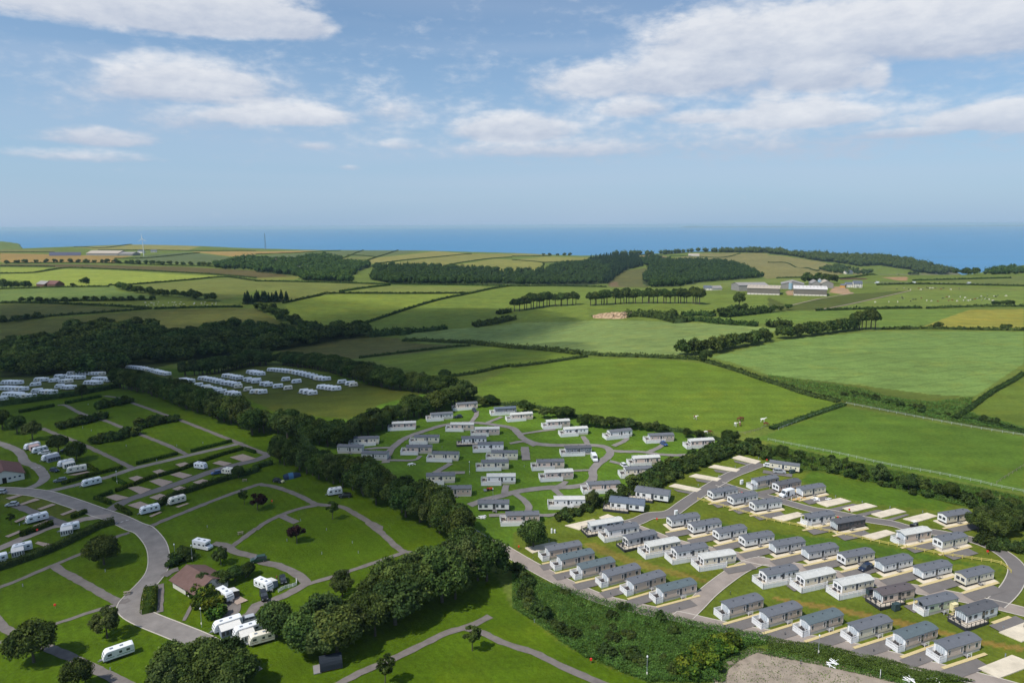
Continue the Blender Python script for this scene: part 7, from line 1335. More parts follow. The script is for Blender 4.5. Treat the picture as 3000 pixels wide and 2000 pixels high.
# solar panels beside the long barn
def solar():
    g = GP("A1 450,345 740,345 740,322 450,318"); m = material('solar_panel', (0.07, 0.07, 0.10), 0.35, 0.5)
    for k in range(7):
        t = k/6; a = g[0]*(1-t)+g[3]*t; b = g[1]*(1-t)+g[2]*t; d = (b-a)[:2]; az = math.atan2(d[1], d[0]); L = float(np.linalg.norm(d)); mb = MB()
        mb.add([(0, 0, .8), (L, 0, .8), (L, 4, 3.2), (0, 4, 3.2), (0, 0, .65), (L, 0, .65), (L, 4, 3.05), (0, 4, 3.05)], [(0, 1, 2, 3), (7, 6, 5, 4), (0, 4, 5, 1), (1, 5, 6, 2), (2, 6, 7, 3), (3, 7, 4, 0)])
        e = empty('solar_array', (a[0], a[1], a[2]+0.2), az); obj('panel', mb.mesh('panel', [m]), e); q = MB()
        for x in np.linspace(1, L-1, 8): q.bar((x, 2, -0.5), (x, 2, 2.0), 0.12)
        obj('support', q.mesh('support', [M_STEEL]), e); tag(e, 'dark blue row of solar panels beside the far long barn', 'solar panel', 'solar rows by the far barn')
solar()
# wind turbine and masts
def turbine():
    g = GP("A1 1322,345")[0]; e = empty('wind_turbine', (g[0], g[1], g[2])); tag(e, 'slim white wind turbine standing by the far long barn', 'turbine'); m = MB(); m.cyl((0, 0), 1.0, -1, 52, 12, 0, 0.5); obj('tower', m.mesh('tower', [M_WHITE]), e)
    m = MB(); m.box(-1.4, 1.4, -2.6, 2.6, 51.8, 54.2); obj('nacelle', m.mesh('nacelle', [M_WHITE]), e)
    for k in range(3):
        a = R(92+120*k); m = MB(); d = np.array([math.cos(a), 0, math.sin(a)]); p = np.array([0, -2.8, 53.0]); q = p+d*16; t = np.array([-d[2], 0, d[0]])
        m.add([p+t*0.9, p-t*0.9, q-t*0.2, q+t*0.2, p+t*0.9+[0, .35, 0], p-t*0.9+[0, .35, 0], q-t*0.2+[0, .1, 0], q+t*0.2+[0, .1, 0]], [(0, 1, 2, 3), (7, 6, 5, 4), (0, 4, 5, 1), (1, 5, 6, 2), (2, 6, 7, 3), (3, 7, 4, 0)]); obj('blade', m.mesh('blade', [M_WHITE]), e)
turbine()
for s, h, lb in (("A2 88,285", 66, 'lattice mast on the skyline beside the tan field'), ("A1 42,213", 62, 'lattice mast on the far left headland')):
    g = GP(s)[0]; e = empty('lattice_mast', tuple(g)); tag(e, lb, 'mast'); m = MB(); w0, w1 = 2.2, 0.5
    C4 = [(-1, -1), (1, -1), (1, 1), (-1, 1)]; P4 = lambda k, t: ((w0*(1-t)+w1*t)*C4[k % 4][0], (w0*(1-t)+w1*t)*C4[k % 4][1], -1+h*t)
    for k in range(4):
        m.bar(P4(k, 0), P4(k, 1), 0.28)
        for j in range(10): m.bar(P4(k, j/10), P4(k+1, (j+1)/10), 0.14)
    obj('lattice', m.mesh('lattice', [M_STEEL]), e); q = MB(); q.cyl((0, 0), 0.2, h-1.2, h+5, 6); obj('antenna', q.mesh('antenna', [M_STEEL]), e)
def silo(s, lb):
    g = GP(s)[0]; e = empty('silo', (g[0], g[1], g[2])); tag(e, lb, 'silo'); m = MB(); m.cyl((0, 0), 2.6, 2, 11, 14); obj('tank', m.mesh('tank', [material('silo_blue', alb(150, 180, 196), 0.5, 0.4)]), e)
    m = MB(); m.cyl((0, 0), 2.6, 11, 13.2, 14, 0, 0.3); obj('cone_roof', m.mesh('cone_roof', [M_SHEETG]), e)
    for k in range(4): a = k*math.pi/2; m = MB(); m.bar((2*math.cos(a), 2*math.sin(a), -0.5), (2*math.cos(a), 2*math.sin(a), 2.2), 0.15); obj('leg', m.mesh('leg', [M_STEEL]), e)
silo("A4 470,632", 'pale blue feed silo between the farm sheds'); silo("A4 205,662", 'grey feed silo in the yard between the big barns')
# ------------------------------------------------------------------ fences
M_PINE = material('new_pine', alb(214, 196, 112), 0.8, 0.2, 0.15, 2); M_GALV = material('pale_rail', alb(170, 180, 170), 0.7, 0.2, 0.15, 2); M_OLDW = material('old_wood', alb(150, 140, 120), 0.9, 0.1, 0.2, 2)
def fence(s, bay, h, rails, mat, label, pw=0.07, rw=0.045, name='fence', cat='fence'):
    C = path_xy(s, 0.5); L = np.concatenate([[0], np.cumsum(np.linalg.norm(np.diff(C, axis=0), axis=1))]); n = max(2, int(L[-1]/bay)+1); d = np.linspace(0, L[-1], n); x = np.interp(d, L, C[:, 0]); y = np.interp(d, L, C[:, 1]); z = zt(x, y)
    e = empty(name, (x[0], y[0], z[0])); tag(e, label, cat); pm = MB(); pm.box(-pw, pw, -pw, pw, -0.3, h+0.08); pme = pm.mesh('post', [mat]); rm = MB(); rm.box(0, 1, -0.02, 0.02, -rw, rw); rme = rm.mesh('rail', [mat])
    for i in range(n):
        p = obj('post', pme, e); p.location = (x[i]-x[0], y[i]-y[0], z[i]-z[0])
        if i < n-1:
            v = np.array([x[i+1]-x[i], y[i+1]-y[i], z[i+1]-z[i]]); ln = float(np.linalg.norm(v)); q = Vector(v).to_track_quat('X', 'Z')
            for hz in rails: r = obj('rail', rme, e); r.location = (x[i]-x[0], y[i]-y[0], z[i]-z[0]+hz); r.rotation_mode = 'QUATERNION'; r.rotation_quaternion = q; r.scale = (ln, 1, 1)
    return e
fence("B3 1705,1300 1900,1352 2200,1440 2352,1490; C4 0,75 400,155 700,212 1000,280 1300,337 1600,395 1900,440 2100,468 2180,505 2232,560", 2.4, 1.05, (0.55, 0.95), M_PINE, 'new yellow timber post and rail fence along the top of the grass bank', 0.075, 0.07, 'timber_fence')
fence("B4 0,752 400,832 700,892 1100,982 1500,1052 1900,1132 2100,1180 2352,1232", 3.2, 1.1, (0.6, 1.05), M_GALV, 'pale rail fence below the fenced green field', 0.06, 0.05, 'rail_fence')
fence("B4 720,418 1100,490 1500,568 1900,640 2352,712", 4.0, 1.1, (0.6, 1.05), M_GALV, 'thin rail fence along the top of the fenced green field', 0.07, 0.05, 'rail_fence')
fence("B4 95,655 400,535 715,425", 4.0, 1.1, (0.6, 1.05), M_GALV, 'thin rail fence beside the low hedge of the horse pasture', 0.06, 0.05, 'rail_fence')
fence("B4 2100,1150 2200,1085 2352,990", 4.0, 1.1, (0.6, 1.05), M_OLDW, 'old fence cutting the corner of the fenced green field', 0.06, 0.05, 'rail_fence')
fence("B3 2080,690 2150,690 2260,660 2352,620", 3.0, 1.1, (0.6, 1.05), M_OLDW, 'old wooden fence at the horse pasture gate', 0.07, 0.05, 'rail_fence')
fence("C2 205,735 260,705 310,690 350,680 375,665 370,635", 1.1, 1.0, (0.2, 0.45, 0.7, 0.95), M_WHITE, 'white picket windbreak curving beside the caravan and black van', 0.05, 0.06, 'windbreak')
# ------------------------------------------------------------------ animals
def skin_mesh(name, verts, edges, radii, mats, colors=None):
    me = bpy.data.meshes.new(name+'_skel'); me.from_pydata(verts, edges, []); o = bpy.data.objects.new(name+'_skel', me); COL.objects.link(o)
    sk = o.modifiers.new('skin', 'SKIN'); sk.use_smooth_shade = True
    for i, r in enumerate(radii): me.skin_vertices[0].data[i].radius = (r, r) if not isinstance(r, tuple) else r
    me.skin_vertices[0].data[0].use_root = True; sb = o.modifiers.new('sub', 'SUBSURF'); sb.levels = 1; sb.render_levels = 1
    dg = bpy.context.evaluated_depsgraph_get(); out = bpy.data.meshes.new_from_object(o.evaluated_get(dg)); out.name = name; bpy.data.objects.remove(o)
    out.materials.clear()
    for m in mats: out.materials.append(m)
    return out
def patchy(name, a, b, scale, thr):
    m = bpy.data.materials.new(name); m.use_nodes = True; nt = m.node_tree; L = nt.links.new; bs = nt.nodes['Principled BSDF']; bs.inputs['Roughness'].default_value = 0.8; tc = nt.nodes.new('ShaderNodeTexCoord'); oi = nt.nodes.new('ShaderNodeObjectInfo'); ad = nt.nodes.new('ShaderNodeVectorMath'); ad.operation = 'ADD'
    sc = nt.nodes.new('ShaderNodeVectorMath'); sc.operation = 'SCALE'; sc.inputs[0].default_value = (7, 3, 5); L(oi.outputs['Random'], sc.inputs['Scale']); L(tc.outputs['Object'], ad.inputs[0]); L(sc.outputs[0], ad.inputs[1])
    n = nt.nodes.new('ShaderNodeTexNoise'); n.inputs['Scale'].default_value = scale; n.inputs['Detail'].default_value = 1; L(ad.outputs[0], n.inputs[0]); g = nt.nodes.new('ShaderNodeMath'); g.operation = 'GREATER_THAN'; g.inputs[1].default_value = thr; L(n.outputs[0], g.inputs[0])
    mx = nt.nodes.new('ShaderNodeMix'); mx.data_type = 'RGBA'; mx.inputs[6].default_value = (*a, 1); mx.inputs[7].default_value = (*b, 1); L(g.outputs[0], mx.inputs[0]); L(mx.outputs[2], bs.inputs['Base Color']); return m
def quadruped(name, mats, s=1.0, graze=True, horse=True):
    k = 1.55 if horse else 1.4; lg = 0.85*k*s if horse else 0.72*k*s; bl = 1.5*s*1.05; V = []; E = []; Rr = []
    def a(p, r, par=None):
        V.append(tuple(p)); Rr.append(r); i = len(V)-1
        if par is not None: E.append((par, i))
        return i
    zb = lg+0.18*s; mid = a((0, 0, zb), 0.34*s); ch = a((-0.55*s, 0, zb+0.03), 0.36*s, mid); rp = a((0.6*s, 0, zb+0.05), 0.34*s, mid)
    n1 = a((-0.95*s, 0, zb+(0.05 if graze else 0.35)*s), 0.19*s, ch)
    if graze: n2 = a((-1.35*s, 0, zb-0.45*s), 0.14*s, n1); h1 = a((-1.5*s, 0, zb-0.75*s), 0.12*s, n2); a((-1.62*s, 0, zb-1.02*s), 0.075*s, h1)
    else: n2 = a((-1.25*s, 0, zb+0.62*s), 0.15*s, n1); h1 = a((-1.5*s, 0, zb+0.66*s), 0.13*s, n2); a((-1.8*s, 0, zb+0.48*s), 0.08*s, h1)
    t1 = a((0.95*s, 0, zb+0.1*s), 0.06*s, rp); a((1.02*s, 0, zb-0.5*s), 0.06*s, t1)
    for y in (-0.19*s, 0.19*s):
        f0 = a((-0.6*s, y, zb-0.22*s), 0.14*s, ch); f1 = a((-0.58*s, y, zb*0.45), 0.07*s, f0); a((-0.6*s, y, 0.03), 0.06*s, f1)
        r0 = a((0.62*s, y, zb-0.2*s), 0.18*s, rp); r1 = a((0.52*s, y, zb*0.60), 0.10*s, r0); r2 = a((0.74*s, y, zb*0.36), 0.07*s, r1); a((0.70*s, y, 0.03), 0.06*s, r2)
    return skin_mesh(name, V, E, Rr, mats)
HM = [patchy('coat_piebald', alb(228, 222, 214), alb(120, 70, 48), 0.9, 0.56), material('coat_white', alb(234, 230, 224), 0.8), material('coat_bay', alb(110, 62, 44), 0.75, 0.2, 0.15, 2), patchy('coat_skewbald', alb(120, 72, 50), alb(232, 226, 218), 0.9, 0.55)]
horse_g = [quadruped('horse', [m], 1.0, True) for m in HM]; horse_s = [quadruped('horse', [m], 1.0, False) for m in HM]
def beast(me, s, az, name, label, cat, group=None, sc=1.0, ext=None):
    g = GP(s)[0]; o = obj(name, me, loc=(g[0], g[1], g[2]+0.02)); o.rotation_euler = (0, 0, R(az)); o.scale = (sc,)*3; return tag(o, label, cat, group)
for s, k, gz, az, lb in (("B3 1685,560", 0, 0, 120, 'white and brown horse standing alone in the big pasture'), ("B3 2085,578", 2, 1, 175, 'bay horse grazing beside another bay'), ("B3 2112,572", 2, 0, 10, 'bay horse standing behind the grazing bay'), ("B3 2052,625", 1, 0, 100, 'white horse facing away beside the skewbald one'), ("B3 2092,618", 3, 1, 80, 'brown and white horse grazing next to the white one'),
   ("B3 2302,585", 1, 0, 170, 'white horse standing apart near the field gate'), ("B3 2330,622", 2, 1, 160, 'bay horse grazing beside the old gate fence'), ("B3 1782,702", 0, 1, 5, 'white horse grazing by the hedge under the pasture'), ("B3 1812,696", 2, 1, 170, 'brown horse grazing close by the hedge')):
    beast((horse_g if gz else horse_s)[k], s, az, 'horse', lb, 'horse', None, 1.12)
CM = [patchy('hide_friesian', (0.015, 0.014, 0.014), alb(230, 226, 220), 0.7, 0.60), patchy('hide_white', alb(234, 226, 214), (0.03, 0.025, 0.025), 0.7, 0.64), material('hide_red', alb(134, 74, 56), 0.8)]
cow_m = [quadruped('cow', [m], 1.0, True, False) for m in CM]
cows = np.random.default_rng(12); CPOS = [(1185, 656), (1250, 645), (1290, 655), (1310, 660), (1385, 648), (1420, 652), (1455, 640), (1470, 648), (1490, 645), (1500, 655), (1515, 645), (1590, 655), (1610, 645), (1680, 658), (1755, 648), (1110, 772), (1190, 772), (1230, 728), (1240, 742), (1310, 765), (1330, 750), (1357, 750), (1408, 737), (1458, 760), (1500, 765), (1558, 768), (1608, 740), (1640, 728), (1665, 725), (1660, 760), (1690, 755), (1765, 725), (1810, 735), (1800, 762), (1860, 755), (1875, 752), (1900, 748), (1920, 742), (1960, 720), (1965, 755), (1985, 730), (2015, 715), (2005, 745), (2030, 750), (2065, 762), (2080, 722), (2095, 724), (2112, 712), (2188, 718), (985, 775), (1735, 765), (1835, 760), (1945, 735), (1540, 645), (1405, 660)]
for i, (x, y) in enumerate(CPOS):
    k = int(cows.choice(3, p=[.42, .45, .13])); beast(cow_m[k], f"A4 {x},{y}", cows.uniform(0, 360), 'cow', ('black and white cow', 'mostly white cow', 'red brown cow')[k] + ' grazing with the herd on the far cattle field', 'cow', 'cattle on the far field', 1.15)
sheep = quadruped('sheep', [material('fleece', alb(226, 220, 200), 0.95)], 0.72, True, False)
for i in range(34): x, y = cows.uniform(1330, 1990), cows.uniform(772, 806); beast(sheep, f"A1 {x:.0f},{y:.0f}", cows.uniform(0, 360), 'sheep', 'white sheep grazing on the bright strip field', 'sheep', 'sheep on the strip field', 1.25)
# ------------------------------------------------------------------ people
def person(s, az, label, shirt, trousers, seated=False):
    g = GP(s)[0]; SK = material('skin', alb(214, 168, 144), 0.6)
    V = []; E = []; Rr = []
    def a(p, r, par=None):
        V.append(tuple(p)); Rr.append(r); i = len(V)-1
        if par is not None: E.append((par, i))
        return i
    hz = 0.48 if seated else 0.92
    pv = a((0, 0, hz), 0.15); w = a((0, 0, hz+0.22), 0.135, pv); c = a((0, 0, hz+0.45), 0.16, w); n = a((0, 0, hz+0.58), 0.06, c); h = a((0.01, 0, hz+0.70), 0.085, n); a((0.01, 0, hz+0.80), 0.075, h)
    for y in (-1, 1):
        sh = a((0, y*0.19, hz+0.50), 0.06, c); el = a((0.04, y*0.25, hz+0.24), 0.045, sh); a((0.2, y*0.2, hz+0.08), 0.035, el)
        if seated: k = a((0.42, y*0.12, hz+0.02), 0.075, pv); a((0.46, y*0.12, 0.05), 0.05, k)
        else: k = a((0.03, y*0.1, hz*0.52), 0.075, pv); a((0.0, y*0.1, 0.05), 0.05, k)
    me = skin_mesh('person', V, E, Rr, [SK, shirt, trousers])
    mi = []
    for p in me.polygons: z = p.center.z; mi.append(0 if z > hz+0.56 or abs(p.center.y) > 0.22 and z < hz+0.3 else 1 if z > hz+0.03 else 2)
    me.polygons.foreach_set('material_index', mi); o = obj('person', me, loc=(g[0], g[1], g[2]+0.05)); o.rotation_euler = (0, 0, R(az)); tag(o, label, 'person')
    m = MB(); m.cyl((0.0, 0), 0.1, hz+0.74, hz+0.86, 8, 0, 0.05); hh = obj('hair', m.mesh('hair', [material('hair', (0.04, 0.025, 0.015), 0.8)]), o)
    if seated:
        e = empty('camp_chair', (g[0], g[1], g[2]+0.02), R(az)); m = MB(); m.box(-0.22, 0.28, -0.27, 0.27, 0.34, 0.38); obj('seat', m.mesh('seat', [M_BLACKR]), e); m = MB(); m.box(-0.30, -0.26, -0.27, 0.27, 0.38, 0.95); obj('backrest', m.mesh('backrest', [M_BLACKR]), e)
        for x in (-0.2, 0.25):
            for y in (-0.25, 0.25): m = MB(); m.bar((x, y, 0), (x, y, 0.36), 0.02); obj('leg', m.mesh('leg', [M_STEEL]), e)
        tag(e, 'dark folding chair under the seated person beside the ribbed awning', 'chair')
person("C1 2055,1150", -60, 'person in a pink top sitting outside the ribbed awning', material('pink_top', alb(226, 140, 120), 0.8), material('shorts', alb(90, 90, 110), 0.8), True)
person("C2 192,628", -20, 'person in an orange top standing behind the black hatchback', material('orange_top', alb(196, 104, 60), 0.8), material('jeans', alb(60, 66, 84), 0.8))
# ------------------------------------------------------------------ small things on the site
M_REDP = material('red_plastic', alb(226, 56, 40), 0.5, 0.4); M_POSTG = material('lamp_post_grey', alb(150, 156, 160), 0.5, 0.4)
def simple(name, s, parts, label, cat, group=None, az=0, dz=0.0):
    g = GP(s)[0]; e = empty(name, (g[0], g[1], g[2]+dz), R(az))
    for nm, me in parts: obj(nm, me, e)
    return tag(e, label, cat, group)
def lamp_parts(h=5.0):
    m = MB(); m.cyl((0, 0), 0.075, -0.2, h, 8, 0, 0.05); p = [('pole', m.mesh('pole', [M_POSTG]))]; m = MB(); m.cyl((0, 0), 0.12, h, h+0.12, 8); m.cyl((0, 0), 0.22, h+0.1, h+0.42, 8, 0, 0.12); p.append(('lamp_head', m.mesh('lamp_head', [M_GRP]))); m = MB(); m.box(-0.14, 0.14, -0.2, -0.07, 0.9, 1.4); p.append(('control_box', m.mesh('control_box', [M_GRPC]))); return p
LP_ = lamp_parts()
for s, lb in (("B2 1962,1062", 'grey lamp post on the lawn between two cream statics'), ("B2 2178,1320", 'grey lamp post behind the white static on dark footings'), ("C3 1238,1515", 'grey lamp post standing in the bramble slope'), ("C4 460,1315", 'grey lamp post at the edge of the gravel yard'), ("C1 1855,1055", 'grey lamp post on the small lawn below the washroom'), ("C1 1612,440", 'grey lamp post among shrubs beside the main road'), ("C1 1768,450", 'grey lamp post behind the washroom roof'), ("B1 1078,1150", 'grey lamp post near the estate car and hedge')): simple('lamp_post', s, LP_, lb, 'lamp post')
m = MB(); m.bar((0, 0, -0.1), (0, 0, 1.0), 0.05); pp = [('post', m.mesh('post', [M_OLDW]))]; m = MB(); m.box(-0.24, 0.24, -0.18, 0.18, 0.75, 1.25); pp.append(('red_box', m.mesh('red_box', [M_REDP])))
for s, lb in (("C3 62,340", 'beside the empty cream slab by the round tree'), ("C3 1330,85", 'in the planted bed at the road junction'), ("C4 640,70", 'behind the charcoal static'), ("C4 2015,385", 'at the sweeping road bend'), ("B4 745,1410", 'on the corner of the second empty slab'), ("C3 725,1385", 'on the lawn edge under the bramble slope'), ("C1 345,185", 'in front of the dark clipped hedge'), ("C1 508,880", 'in the middle of the left lawn'), ("C2 1325,565", 'beside the thin lawn path end'), ("B2 148,1330", 'beside the purple tree'), ("B3 2340,950", 'beside the top pads at the terrace road'), ("B3 2110,1255", 'behind the second fence static')): simple('fire_point', s, pp, 'red fire point box on a post ' + lb, 'fire point')
m = MB(); m.box(-0.09, 0.09, -0.08, 0.08, -0.1, 0.75); eh = [('pillar', m.mesh('pillar', [M_POSTG]))]; m = MB(); m.box(-0.11, 0.11, -0.1, 0.1, 0.75, 0.83); eh.append(('cap', m.mesh('cap', [M_STRIPE])))
HK = "C2 410,80;C2 648,165;C2 885,285;C2 285,265;C2 605,385;C2 940,375;C2 1465,455;C1 210,680;C1 968,545;C1 1905,140;C1 590,305;C1 180,120;B1 840,665;B1 760,638;B1 1160,805;B1 1625,805;B1 1865,780;B1 810,425;B1 1440,940;B1 685,1180;C1 1225,1245;C2 1340,540;C3 205,1010;B3 112,995;B3 905,945;B2 1710,820;B2 1105,855;B3 1640,1340;C4 880,190;C4 2160,1070;B4 865,1325;B4 1120,1375;B4 1420,1415;B4 620,1275;B4 65,1445;C4 2180,1325;C3 340,272;C3 515,95;B3 2165,1000;B3 2050,1000;B3 1900,1085;B3 1710,1170;B3 2265,920;C1 1015,1455;B2 1960,990".split(';')
for s in HK: simple('hookup_pillar', s, eh, 'small white electric pillar standing on the grass', 'pillar', 'electric pillars of the pitches')
m = MB(); m.box(-0.06, 0.06, -0.06, 0.06, -0.1, 0.9); bo = [('post', m.mesh('post', [M_BLACKR]))]; m = MB(); m.cyl((0, 0), 0.09, 0.9, 1.02, 8); bo.append(('light_cap', m.mesh('light_cap', [M_STRIPE])))
for s in "C3 1535,895;C4 970,1285;C4 155,1130;C4 1395,1370;C3 905,760;C3 485,610;C3 195,440;C4 300,1395;C3 2005,755;C4 2350,1060".split(';'): simple('bollard_light', s, bo, 'short dark bollard light on the road verge', 'bollard', 'bollard lights of the site road')
def box_thing(name, s, sx, sy, h, mat, lid, label, cat, az=20):
    m = MB(); m.box(-sx/2, sx/2, -sy/2, sy/2, -0.1, h); p = [('body', m.mesh('body', [mat]))]; m = MB(); m.prism([(-sy/2-.06, h), (-sy/2-.06, h+.06), (0, h+.22), (sy/2+.06, h+.06), (sy/2+.06, h)], -sx/2-.06, sx/2+.06, 'x'); p.append(('lid', m.mesh('lid', [lid])))
    m = MB(); m.box(-sx*0.3, sx*0.3, -sy/2-.03, -sy/2-.002, 0.15, h*0.85); p.append(('door', m.mesh('door', [lid]))); return simple(name, s, p, label, cat, None, az, 0.2)
M_GREENP = material('green_plastic', alb(60, 78, 80), 0.6, 0.3); M_CREAMP = material('cream_plastic', alb(232, 222, 176), 0.6, 0.3)
box_thing('storage_box', "C4 930,755", 1.9, 1.2, 1.6, M_GREENP, M_BLACKR, 'black plastic storage box behind the cream pale roofed static', 'shed'); box_thing('storage_box', "C4 1172,898", 1.8, 1.2, 1.7, M_GREENP, M_GREENP, 'dark green storage box beside the brown roofed static', 'shed'); box_thing('storage_box', "C4 1700,898", 1.7, 1.3, 1.7, M_CREAMP, M_CREAMP, 'cream storage box beside the pale green static', 'shed'); box_thing('storage_box', "C3 1780,428", 1.5, 1.0, 1.2, M_CREAMP, M_CREAMP, 'cream storage box behind the white deck by the road', 'shed'); box_thing('storage_box', "C3 1285,292", 2.0, 1.1, 1.2, M_GREENP, M_BLACKR, 'dark blue storage box beside the pale grey static', 'shed'); box_thing('storage_box', "B4 220,1052", 2.0, 1.2, 1.2, M_GREENP, M_GREENP, 'dark green bin store at the steps of the cream static', 'bin')
box_thing('utility_box', "B3 2108,1155", 1.0, 0.7, 1.5, M_GRP, M_GRP, 'white utility cabinet beside the upper terrace road', 'cabinet'); box_thing('utility_box', "B3 1505,1438", 1.0, 0.7, 1.5, M_GRP, M_GRP, 'white utility cabinet at the junction bank', 'cabinet')
for s, h in (("C3 365,190", 1.5), ("C3 393,188", 1.1)): m = MB(); m.cyl((0, 0), 0.3, 0, h, 10); m.cyl((0, 0), 0.3, h, h+.18, 10, 0, 0.1); p = [('tank', m.mesh('tank', [M_GRP]))]; m = MB(); m.cyl((0, 0), 0.12, h+.18, h+.3, 8); p.append(('valve', m.mesh('valve', [M_STEEL]))); simple('gas_bottle', s, p, 'tall white gas bottle beside the round tree' if h > 1.2 else 'short white gas bottle beside the taller one', 'gas bottle')
def pod():
    P = []; WD = material('cedar', alb(150, 84, 50), 0.8, 0.2, 0.15, 2); n = 10; L, W = 5.0, 3.2; pr = [(W/2+W/2*math.cos(math.pi*(1-i/n))*(1.0), 0.3+2.7*math.sin(math.pi*i/n)**0.7) for i in range(n+1)]
    m = MB(); m.prism([(0, 0.25)]+pr[1:-1]+[(W, 0.25)], 0.3, L-0.3, 'x'); P.append(('shell_end', m.mesh('shell_end', [WD]))); m = MB(); out = [(y+(y-W/2)*0.05, z+0.05) for y, z in pr]; m.prism(out+[(y, z) for y, z in reversed(pr)], 0, L, 'x'); P.append(('roof_shell', m.mesh('roof_shell', [material('felt_shingle', alb(46, 52, 60), 0.9, 0.1, 0.15, 2)])))  # shingle colour darkened to carry the shade of the tree row
    m = MB(); m.box(0.25, 0.295, W*0.34, W*0.66, 0.3, 2.2); P.append(('door', m.mesh('door', [M_GLASS]))); m = MB(); m.box(-1.4, 0.3, 0, W, 0.1, 0.25); P.append(('deck', m.mesh('deck', [M_DECKG]))); return P
simple('camping_pod', "C2 590,1480", pod(), 'wooden camping pod under the tree row, its shingles coloured darker for the shade', 'cabin', None, 20, 0)
def tent():
    P = []; BL = material('tent_blue', alb(70, 112, 150), 0.7, 0.2, 0.12, 1.2); BD = material('tent_navy', alb(40, 58, 84), 0.7, 0.2, 0.1, 1.2); n = 9; L, W = 6.4, 3.6
    def tun(x0, x1, mat, nm, k0=1.0, k1=1.0):
        m = MB(); v = []
        for x, k in ((x0, k0), (x1, k1)): v += [(x, W/2+W/2*k*math.cos(math.pi*(1-i/n)), 2.1*k*math.sin(math.pi*i/n)**0.8) for i in range(n+1)]
        m.add(v, [(i, i+1, n+2+i, n+1+i) for i in range(n)] + [tuple(range(n+1)), tuple(range(2*n+1, n, -1))]); P.append((nm, m.mesh(nm, [mat])))
    tun(0, 1.6, BD, 'porch', 0.82, 1.0); tun(1.6, 3.6, BL, 'living_section'); tun(3.6, L, BD, 'bedroom_section', 1.0, 0.7)
    for x in (1.6, 3.6): m = MB(); m.prism([(W/2+(W/2+.06)*math.cos(math.pi*(1-i/n)), (2.1+.06)*math.sin(math.pi*i/n)**0.8) for i in range(n+1)], x-.05, x+.05, 'x'); P.append(('pole_sleeve', m.mesh('pole_sleeve', [M_BLACKR])))
    return P
simple('tunnel_tent', "B2 265,1120", tent(), 'blue tunnel tent beside a black car at the upper lawn', 'tent', None, 30, 0.03)
m = MB(); m.box(0, 1.9, 0, 1.2, 0.35, 0.95); tr = [('body', m.mesh('body', [M_CREAMP]))]
for y in (-0.1, 1.3): m = MB(); m.wheel((0.95, y, 0.28), 0.28, 0.16); tr.append(('wheel', m.mesh('wheel', [M_TYRE])))
m = MB(); m.bar((0, .6, .45), (-1.1, .6, .45), 0.04); tr.append(('tow_bar', m.mesh('tow_bar', [M_STEEL]))); simple('box_trailer', "B2 262,1138", tr, 'cream camping trailer between the black car and blue tent', 'trailer', None, 160, 0.02)
def bench():
    P = []; m = MB(); m.box(-0.9, 0.9, -0.36, 0.36, 0.7, 0.76); P.append(('table_top', m.mesh('table_top', [M_OLDW])))
    for y in (-0.7, 0.7): m = MB(); m.box(-0.9, 0.9, y-.13, y+.13, 0.42, 0.47); P.append(('bench_seat', m.mesh('bench_seat', [M_OLDW])))
    for x in (-0.6, 0.6): m = MB(); m.bar((x, -.75, 0), (x, -.2, .72), .05); m.bar((x, .75, 0), (x, .2, .72), .05); m.bar((x, -.75, .4), (x, .75, .4), .04); P.append(('leg_frame', m.mesh('leg_frame', [M_OLDW])))
    return P
BN = bench()
for s, lb in (("B1 2248,1125", 'wooden picnic bench on the upper lawn by the hedge'), ("C1 2210,200", 'wooden picnic bench on its slab beside the curved path'), ("C1 1170,750", 'stone grey picnic bench at the road junction corner')): simple('picnic_bench', s, BN, lb, 'bench', None, 20, 0.02)
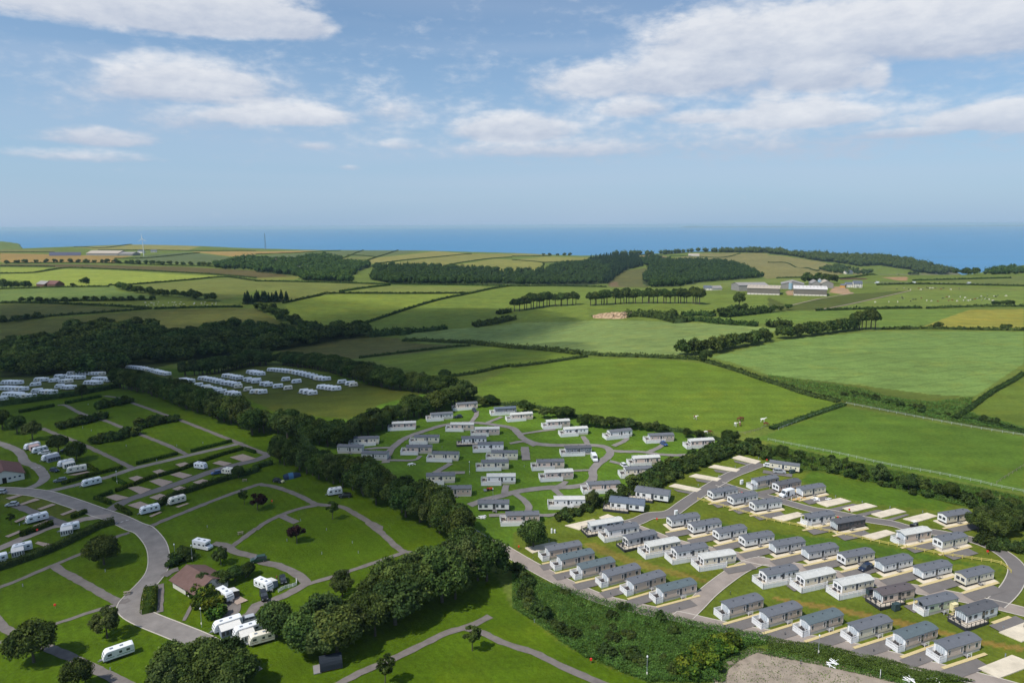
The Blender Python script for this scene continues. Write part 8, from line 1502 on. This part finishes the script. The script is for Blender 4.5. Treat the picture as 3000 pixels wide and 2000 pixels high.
# building bits around the unfinished deck and the yard
def posts_thing():
    P = []
    for x, y in ((0, 0), (1.5, -.5), (3, -1), (3.2, .8), (4.6, .2), (6, .9)): m = MB(); m.box(x-.07, x+.07, y-.07, y+.07, -.1, 1.25); P.append(('newel_post', m.mesh('newel_post', [M_WHITE])))
    m = MB(); m.box(0, 3.0, -.9, .6, .28, .4); m.box(3.0, 6.2, -.1, .9, .28, .4); P.append(('deck_frame', m.mesh('deck_frame', [material('bare_timber', alb(206, 170, 116), .8, .2, .1, 2)]))); return P
simple('deck_frame', "B4 215,1305", posts_thing(), 'unfinished deck frame with white posts beside the white van', 'deck', None, 15, 0.1)
def heap(seed, n=9, sx=2.2):
    r = random.Random(seed); P = []
    for k in range(n):
        m = MB(); a = r.uniform(0, 3.14); L = r.uniform(.8, sx); c = (r.uniform(-1.2, 1.2), r.uniform(-.7, .7), 0.08+0.035*k); m.bar((c[0]-math.cos(a)*L/2, c[1]-math.sin(a)*L/2, c[2]), (c[0]+math.cos(a)*L/2, c[1]+math.sin(a)*L/2, c[2]+r.uniform(-.03, .12)), r.uniform(.06, .14)); P.append(('panel_piece', m.mesh('panel_piece', [M_WHITE])))
    return P
for s, sd, lb in (("C4 590,1395", 1, 'heap of white plastic rail pieces at the gravel yard edge'), ("C4 1280,1550", 2, 'white wrapped bundle of rails at the foot of the rough verge'), ("B4 440,1300", 3, 'white wrapped deck panels beside the unfinished deck'), ("B4 555,1298", 4, 'small white bundle beside the first empty slab'), ("C4 1530,1545", 5, 'small white pile near the verge end'), ("B3 -280,1465", 6, 'white boards lying beside the static on dark footings'), ("B2 1430,975", 7, 'white garden furniture heaped beside the beige decked static')): simple('rail_heap', s, heap(sd, 7 if sd in (4, 5) else 15, 3.0 if sd == 6 else 2.2), lb, 'heap', None, 20, 0.05)
m = MB(); m.box(-.8, .8, -.04, .04, 0, 1.0); m.box(-.8, -.7, -.06, .06, 0, 1.6); m.box(.7, .8, -.06, .06, 0, 1.3); gp = [('panel', m.mesh('panel', [M_WHITE]))]; m = MB(); m.bar((-.75, 0, 1.55), (.75, 0, 1.2), .06); gp.append(('hand_rail', m.mesh('hand_rail', [M_WHITE]))); simple('stair_balustrade', "C4 1030,1510", gp, 'white stair rail panel propped upright on the gravel yard', 'balustrade', None, 60, 0.05)
def pallets():
    P = []; 
    for k in range(3):
        m = MB(); 
        for j in range(5): m.box(-.6, .6, -.5+j*.22, -.36+j*.22, .18*k+.1, .18*k+.16)
        for x in (-.55, 0, .55): m.box(x-.05, x+.05, -.5, .52, .18*k, .18*k+.1)
        P.append(('pallet', m.mesh('pallet', [M_OLDW])))
    return P
simple('pallet_stack', "C3 2005,1400", pallets(), 'stack of old pallets at the bush end of the gravel yard', 'pallet', None, 15, 0.05); simple('pallet_stack', "C3 2062,1400", [pallets()[0]], 'single grey pallet beside the pallet stack', 'pallet', None, 35, 0.05)
